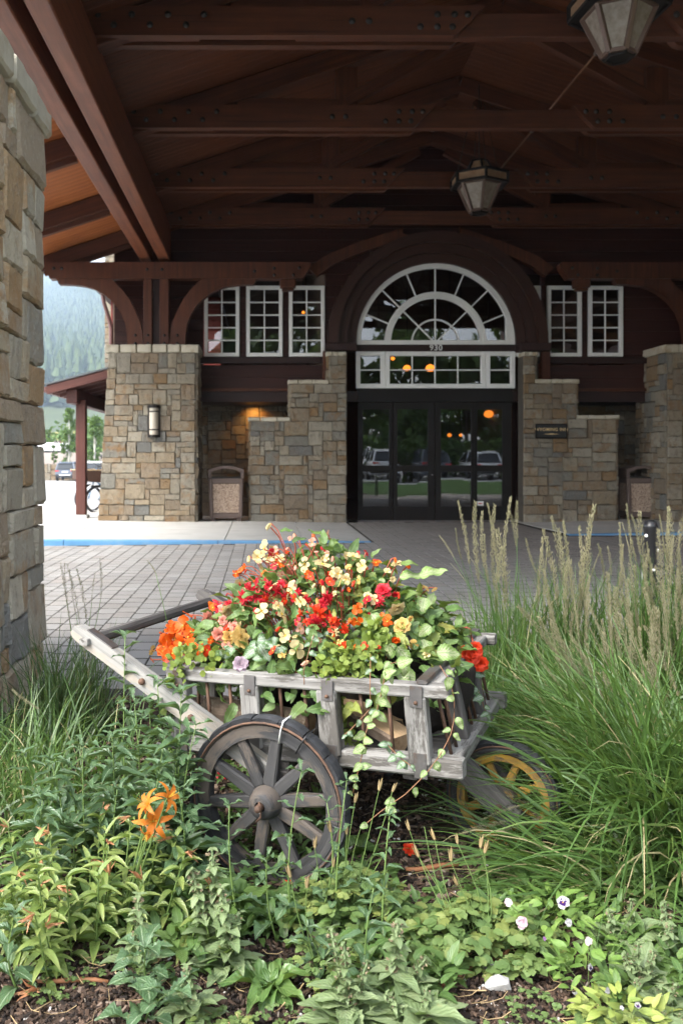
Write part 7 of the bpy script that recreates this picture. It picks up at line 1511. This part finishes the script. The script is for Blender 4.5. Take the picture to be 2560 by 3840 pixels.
mleaf_pan = leafmat('pansy_leaf', [(.10,.20,.035),(.14,.25,.045),(.19,.30,.06)], None, .45, .4, .25); mleaf_pan2 = leafmat('yellowing_pansy_leaf', [(.26,.33,.07),(.34,.38,.09),(.20,.28,.06)], None, .5, .4, .25)
def pansy(label, foot, rad, n, hgt, fl, mat):
    f = np.array(foot, float); t = thing('pansy_plant', label, 'flower', tuple(f)); mb = MB(); r = rad*np.sqrt(rng.random(n)); a = U(0,6.28,n); P = f+np.stack([r*np.cos(a), r*np.sin(a)*.8, hgt*(1-.5*(r/rad)**2)*U(.25,1,n)], -1)
    T = nrm(np.stack([np.cos(a), np.sin(a), U(-.2,.9,n)], -1)+rng.normal(0,.4,(n,3))); leaves(mb, P, T, nrm(rng.normal(0,.4,(n,3))+[0,-.2,1]), U(.028,.05,n), U(.012,.02,n), prof_lance(7), U(.2,1,n), .2); mb.build('foliage', mat, t, kind='stuff'); SPs = []
    for (p, Y_, k, sz) in fl:
        P = PX(*p, Y_); D = sz/FPX*Y_*.68; fdir = nrm([U(-.7,.7), -1, U(-.1,1.1)]); X = nrm(np.cross([0,0,1.], fdir)); inst('flower', PA[k], t, P, np.stack([X, np.cross(fdir, X), fdir], 1)@rot('Z', U(-.4,.4)), (D, D, D)); u = np.linspace(0,1,4)[:,None]; SPs.append(f*(1-u)+(P-fdir*.004)*u)
    m2 = MB(); stems(m2, np.array(SPs), .0012, 3); m2.build('stalks', m_stem_gr, t, kind='stuff')
pansy('white and purple pansy under the arching grass', gb(2080,2.26), .15, 230, .13, [((2110,3385),2.2,0,78),((1955,3460),2.16,2,72),((2130,3460),2.18,1,46),((1905,3385),2.22,2,50)], mleaf_pan)
pansy('thin pale pansy with hanging white flowers, lower right', gb(2205,2.06), .09, 70, .12, [((2205,3530),2.05,2,46),((2210,3628),2.02,0,44),((2040,3520),2.1,3,24)], mleaf_pan)
pansy('yellowing pansy with small white violet flowers at the bottom right', gb(2330,1.90), .10, 170, .09, [((2275,3715),1.9,1,40),((2390,3770),1.88,0,38),((2400,3835),1.87,1,36),((2330,3780),1.88,1,26)], mleaf_pan2)
# ------------------------------------------------------------------ clover and seedlings, litter on the mulch
n = 2100; t_ = rng.random(n); Y = 1/(1/1.84+(1/2.7-1/1.84)*t_); X = Y*U(-.30,.46,n); dens = np.sin(X*9+2)*np.sin(Y*11)+.6*np.sin(X*23)*np.sin(Y*19+1); k = dens > .25; X, Y = X[k], Y[k]
mb = MB(); n = len(X); rr = rng.random(n); a0 = U(0,6.28,n); z = U(.006,.025,n); tl = rng.normal(0,.25,(n,3))
for q in range(3):
    a = a0+q*2.094; leaves(mb, np.stack([X, Y, bedz(X,Y)+.012+z], -1), np.stack([np.cos(a), np.sin(a), 0*a+.05], -1), nrm(tl+[0,-.1,1]), .0085*(.6+rr*.8), .0085*(.6+rr*.8), np.array([.1,.7,1.,.9,.5]), .3, .2, rnd=rr)
o = mb.build('clover', mleaf_clov); o['kind'] = 'stuff'; o['label'] = 'tiny clover scattered on the mulch'; o['category'] = 'clover'
n = 170; t_ = rng.random(n); Y = 1/(1/1.85+(1/2.6-1/1.85)*t_); X = Y*U(-.30,.46,n); a = U(0,6.28,n); L = U(.02,.085,n); u = np.linspace(-.5,.5,4)
P = np.stack([X[:,None]+np.cos(a)[:,None]*L[:,None]*u+.006*np.sin(u*6+a[:,None]), Y[:,None]+np.sin(a)[:,None]*L[:,None]*u, bedz(X,Y)[:,None]+.016+U(0,.02,(n,1))*np.abs(u*2)+.004], -1); mb = MB(); stems(mb, P, U(.0008,.0018,n), 4); o = mb.build('dead_stems', m_stem_dry); o['kind'] = 'stuff'; o['label'] = 'dry straw bits lying on the mulch'; o['category'] = 'straw'
# filler seedlings that knit the planting together
n = 1900; t_ = rng.random(n); Y = 1/(1/1.95+(1/4.2-1/1.95)*t_); X = Y*U(-.31,.50,n); pxx = VX+FPX*X/Y; pyy = VY+FPX*EYE/Y
bare = ((pxx > 1250)&(pxx < 1900)&(pyy > 2950)&(pyy < 3330))|((pxx < 640)&(pyy > 3580))|((pxx > 1700)&(pxx < 2250)&(pyy > 3500))|((pxx > 830)&(pxx < 1330)&(pyy > 3560))|((pxx > 640)&(pxx < 830)&(pyy > 3700))|((pxx > 1500)&(pxx < 1760)&(pyy > 3250)&(pyy < 3420)); k = ~bare; X, Y = X[k], Y[k]; n = len(X)
rr = np.clip(rng.normal(.5,.25,n), 0, 1); mb = MB()
for q in range(5):
    a = U(0,6.28,n); e_ = U(.1,1.2,n); h = U(.0,.07,n); L = U(.025,.06,n); leaves(mb, np.stack([X+.01*np.cos(a), Y+.01*np.sin(a), bedz(X,Y)+h], -1), np.stack([np.cos(a)*np.cos(e_), np.sin(a)*np.cos(e_), np.sin(e_)], -1), np.stack([-np.cos(a)*np.sin(e_), -np.sin(a)*np.sin(e_), np.cos(e_)], -1), L, L*U(.3,.55,n), prof_tooth(9,.12), U(.3,1.1,n), .25, rnd=rr)
o = mb.build('ground_cover', mleaf_broad); o['kind'] = 'stuff'; o['label'] = 'low leafy ground cover between the plants'; o['category'] = 'ground cover'
def litter(name, label, cat, p, fn, mat):
    P = GP(*p, .015); t = thing(name, label, cat, tuple(P)); mb = MB(); fn(mb, P); o = mb.build('piece', mat, t); return t
def rockf(mb, P):
    import bmesh
    bm = bmesh.new()
    for q in nrm(rng.normal(size=(26,3))): bm.verts.new((q[0]*.036*U(.8,1.1), q[1]*.022*U(.8,1.1), .014+q[2]*.019*U(.75,1.1)))
    r_ = bmesh.ops.convex_hull(bm, input=bm.verts); bmesh.ops.delete(bm, geom=[v for v in bm.verts if not v.link_faces], context='VERTS'); bm.verts.index_update()
    mb.add(np.array([v.co[:] for v in bm.verts])+P, np.array([[v.index for v in f.verts] for f in bm.faces])); bm.free()
litter('white_stone', 'chunk of whitish stone on the mulch at the lower right', 'stone', (1868,3715), rockf, plain('white_quartz', (.46,.45,.43), .85, .45, 55, .2, bstr=.9, bdist=.006))
litter('grey_stone', 'flat grey stone half sunk in the mulch above the white one', 'stone', (1840,3640), lambda mb, P: rockf(mb, P+[0,0,-.014]), plain('grey_rock', (.22,.21,.20), .8, .25, 40, .3, bstr=.5))
m_strip = wood('cedar_bark', (.26,.11,.05), (.33,.16,.08), (.15,.06,.03), .7, 4, 40, .3, .3)
def strip(dx, dy, w_):
    def f(mb, P):
        u = np.linspace(-.5,.5,7); pts = np.stack([P[0]+dx*u, P[1]+dy*u, P[2]+.008+.006*np.sin(u*5)+0*u], -1)
        for a, b in zip(pts[:-1], pts[1:]): pass
        tube(mb, pts, w_*(1-1.2*u**2), 6)
    return f
for p, dx, dy, w_, lb in (((1745,3660),.16,.10,.007,'long curved strip of red brown bark near the white stone'), ((250,3690),.20,-.02,.006,'strip of red brown bark below the lily clump'), ((960,3385),.14,.03,.007,'strip of red brown bark below the broad shiny leaves'), ((1620,3262),.16,.01,.008,'strip of red brown bark under the wheel end of the cart'), ((1890,3590),.05,.05,.006,'short piece of red bark beside the yellowing columbine')):
    litter('bark_strip', lb, 'bark', p, strip(dx, dy, w_), m_strip)
def fallen(label, p, kind, col, D, ax):
    P = GP(*p, .02); t = thing('fallen_flower', label, 'flower', tuple(P)); ax = nrm(ax); X = nrm(np.cross(ax, [.3,.2,.9])); inst('bloom', flower_mesh(kind, col) if kind != 'wilt' else random.choice(WF), t, P+[0,0,.008], np.stack([X, np.cross(ax, X), ax], 1), (D, D, D))
fallen('scarlet bloom fallen on the mulch under the cart', (1535,3195), 'double', 'scarlet', .042, (.1,-.6,.7)); fallen('red and white bloom fallen below the near wheel', (1090,3330), 'spiky', 'scarlet', .04, (.2,-.5,.8))
fallen('wilted orange petal lying on the mulch at the lower left', (150,3720), 'wilt', 'wilt', .07, (-.5,-.75,.25)); fallen('tiny red bloom fallen among the weeds above the lilies', (432,2992), 'spiky', 'red', .035, (.1,-.6,.7)); fallen('dark red bloom on the soil behind the left spokes of the near wheel', (830,2920), 'spiky', 'red', .04, (.1,-.6,.7))
fallen('red petals on the soil seen between the spokes of the near wheel', (830,3030), 'spiky', 'red', .03, (.1,-.6,.7))
# ------------------------------------------------------------------ valley haze
mb = MB(); box(mb, (-2650, -950, -3), (2650, 3650, 900)); hm_, nt, out = new('haze')
pv = node(nt, 'VolumePrincipled', {'Density': .00027, 'Color': (.58,.71,.89,1), 'Anisotropy': .2}); nt.links.new(pv.outputs[0], out.inputs['Volume'])
hzo = mb.build('haze', hm_); hzo['kind'] = 'stuff'; hzo['label'] = 'pale blue air between the camera and the mountain'; hzo['category'] = 'haze'
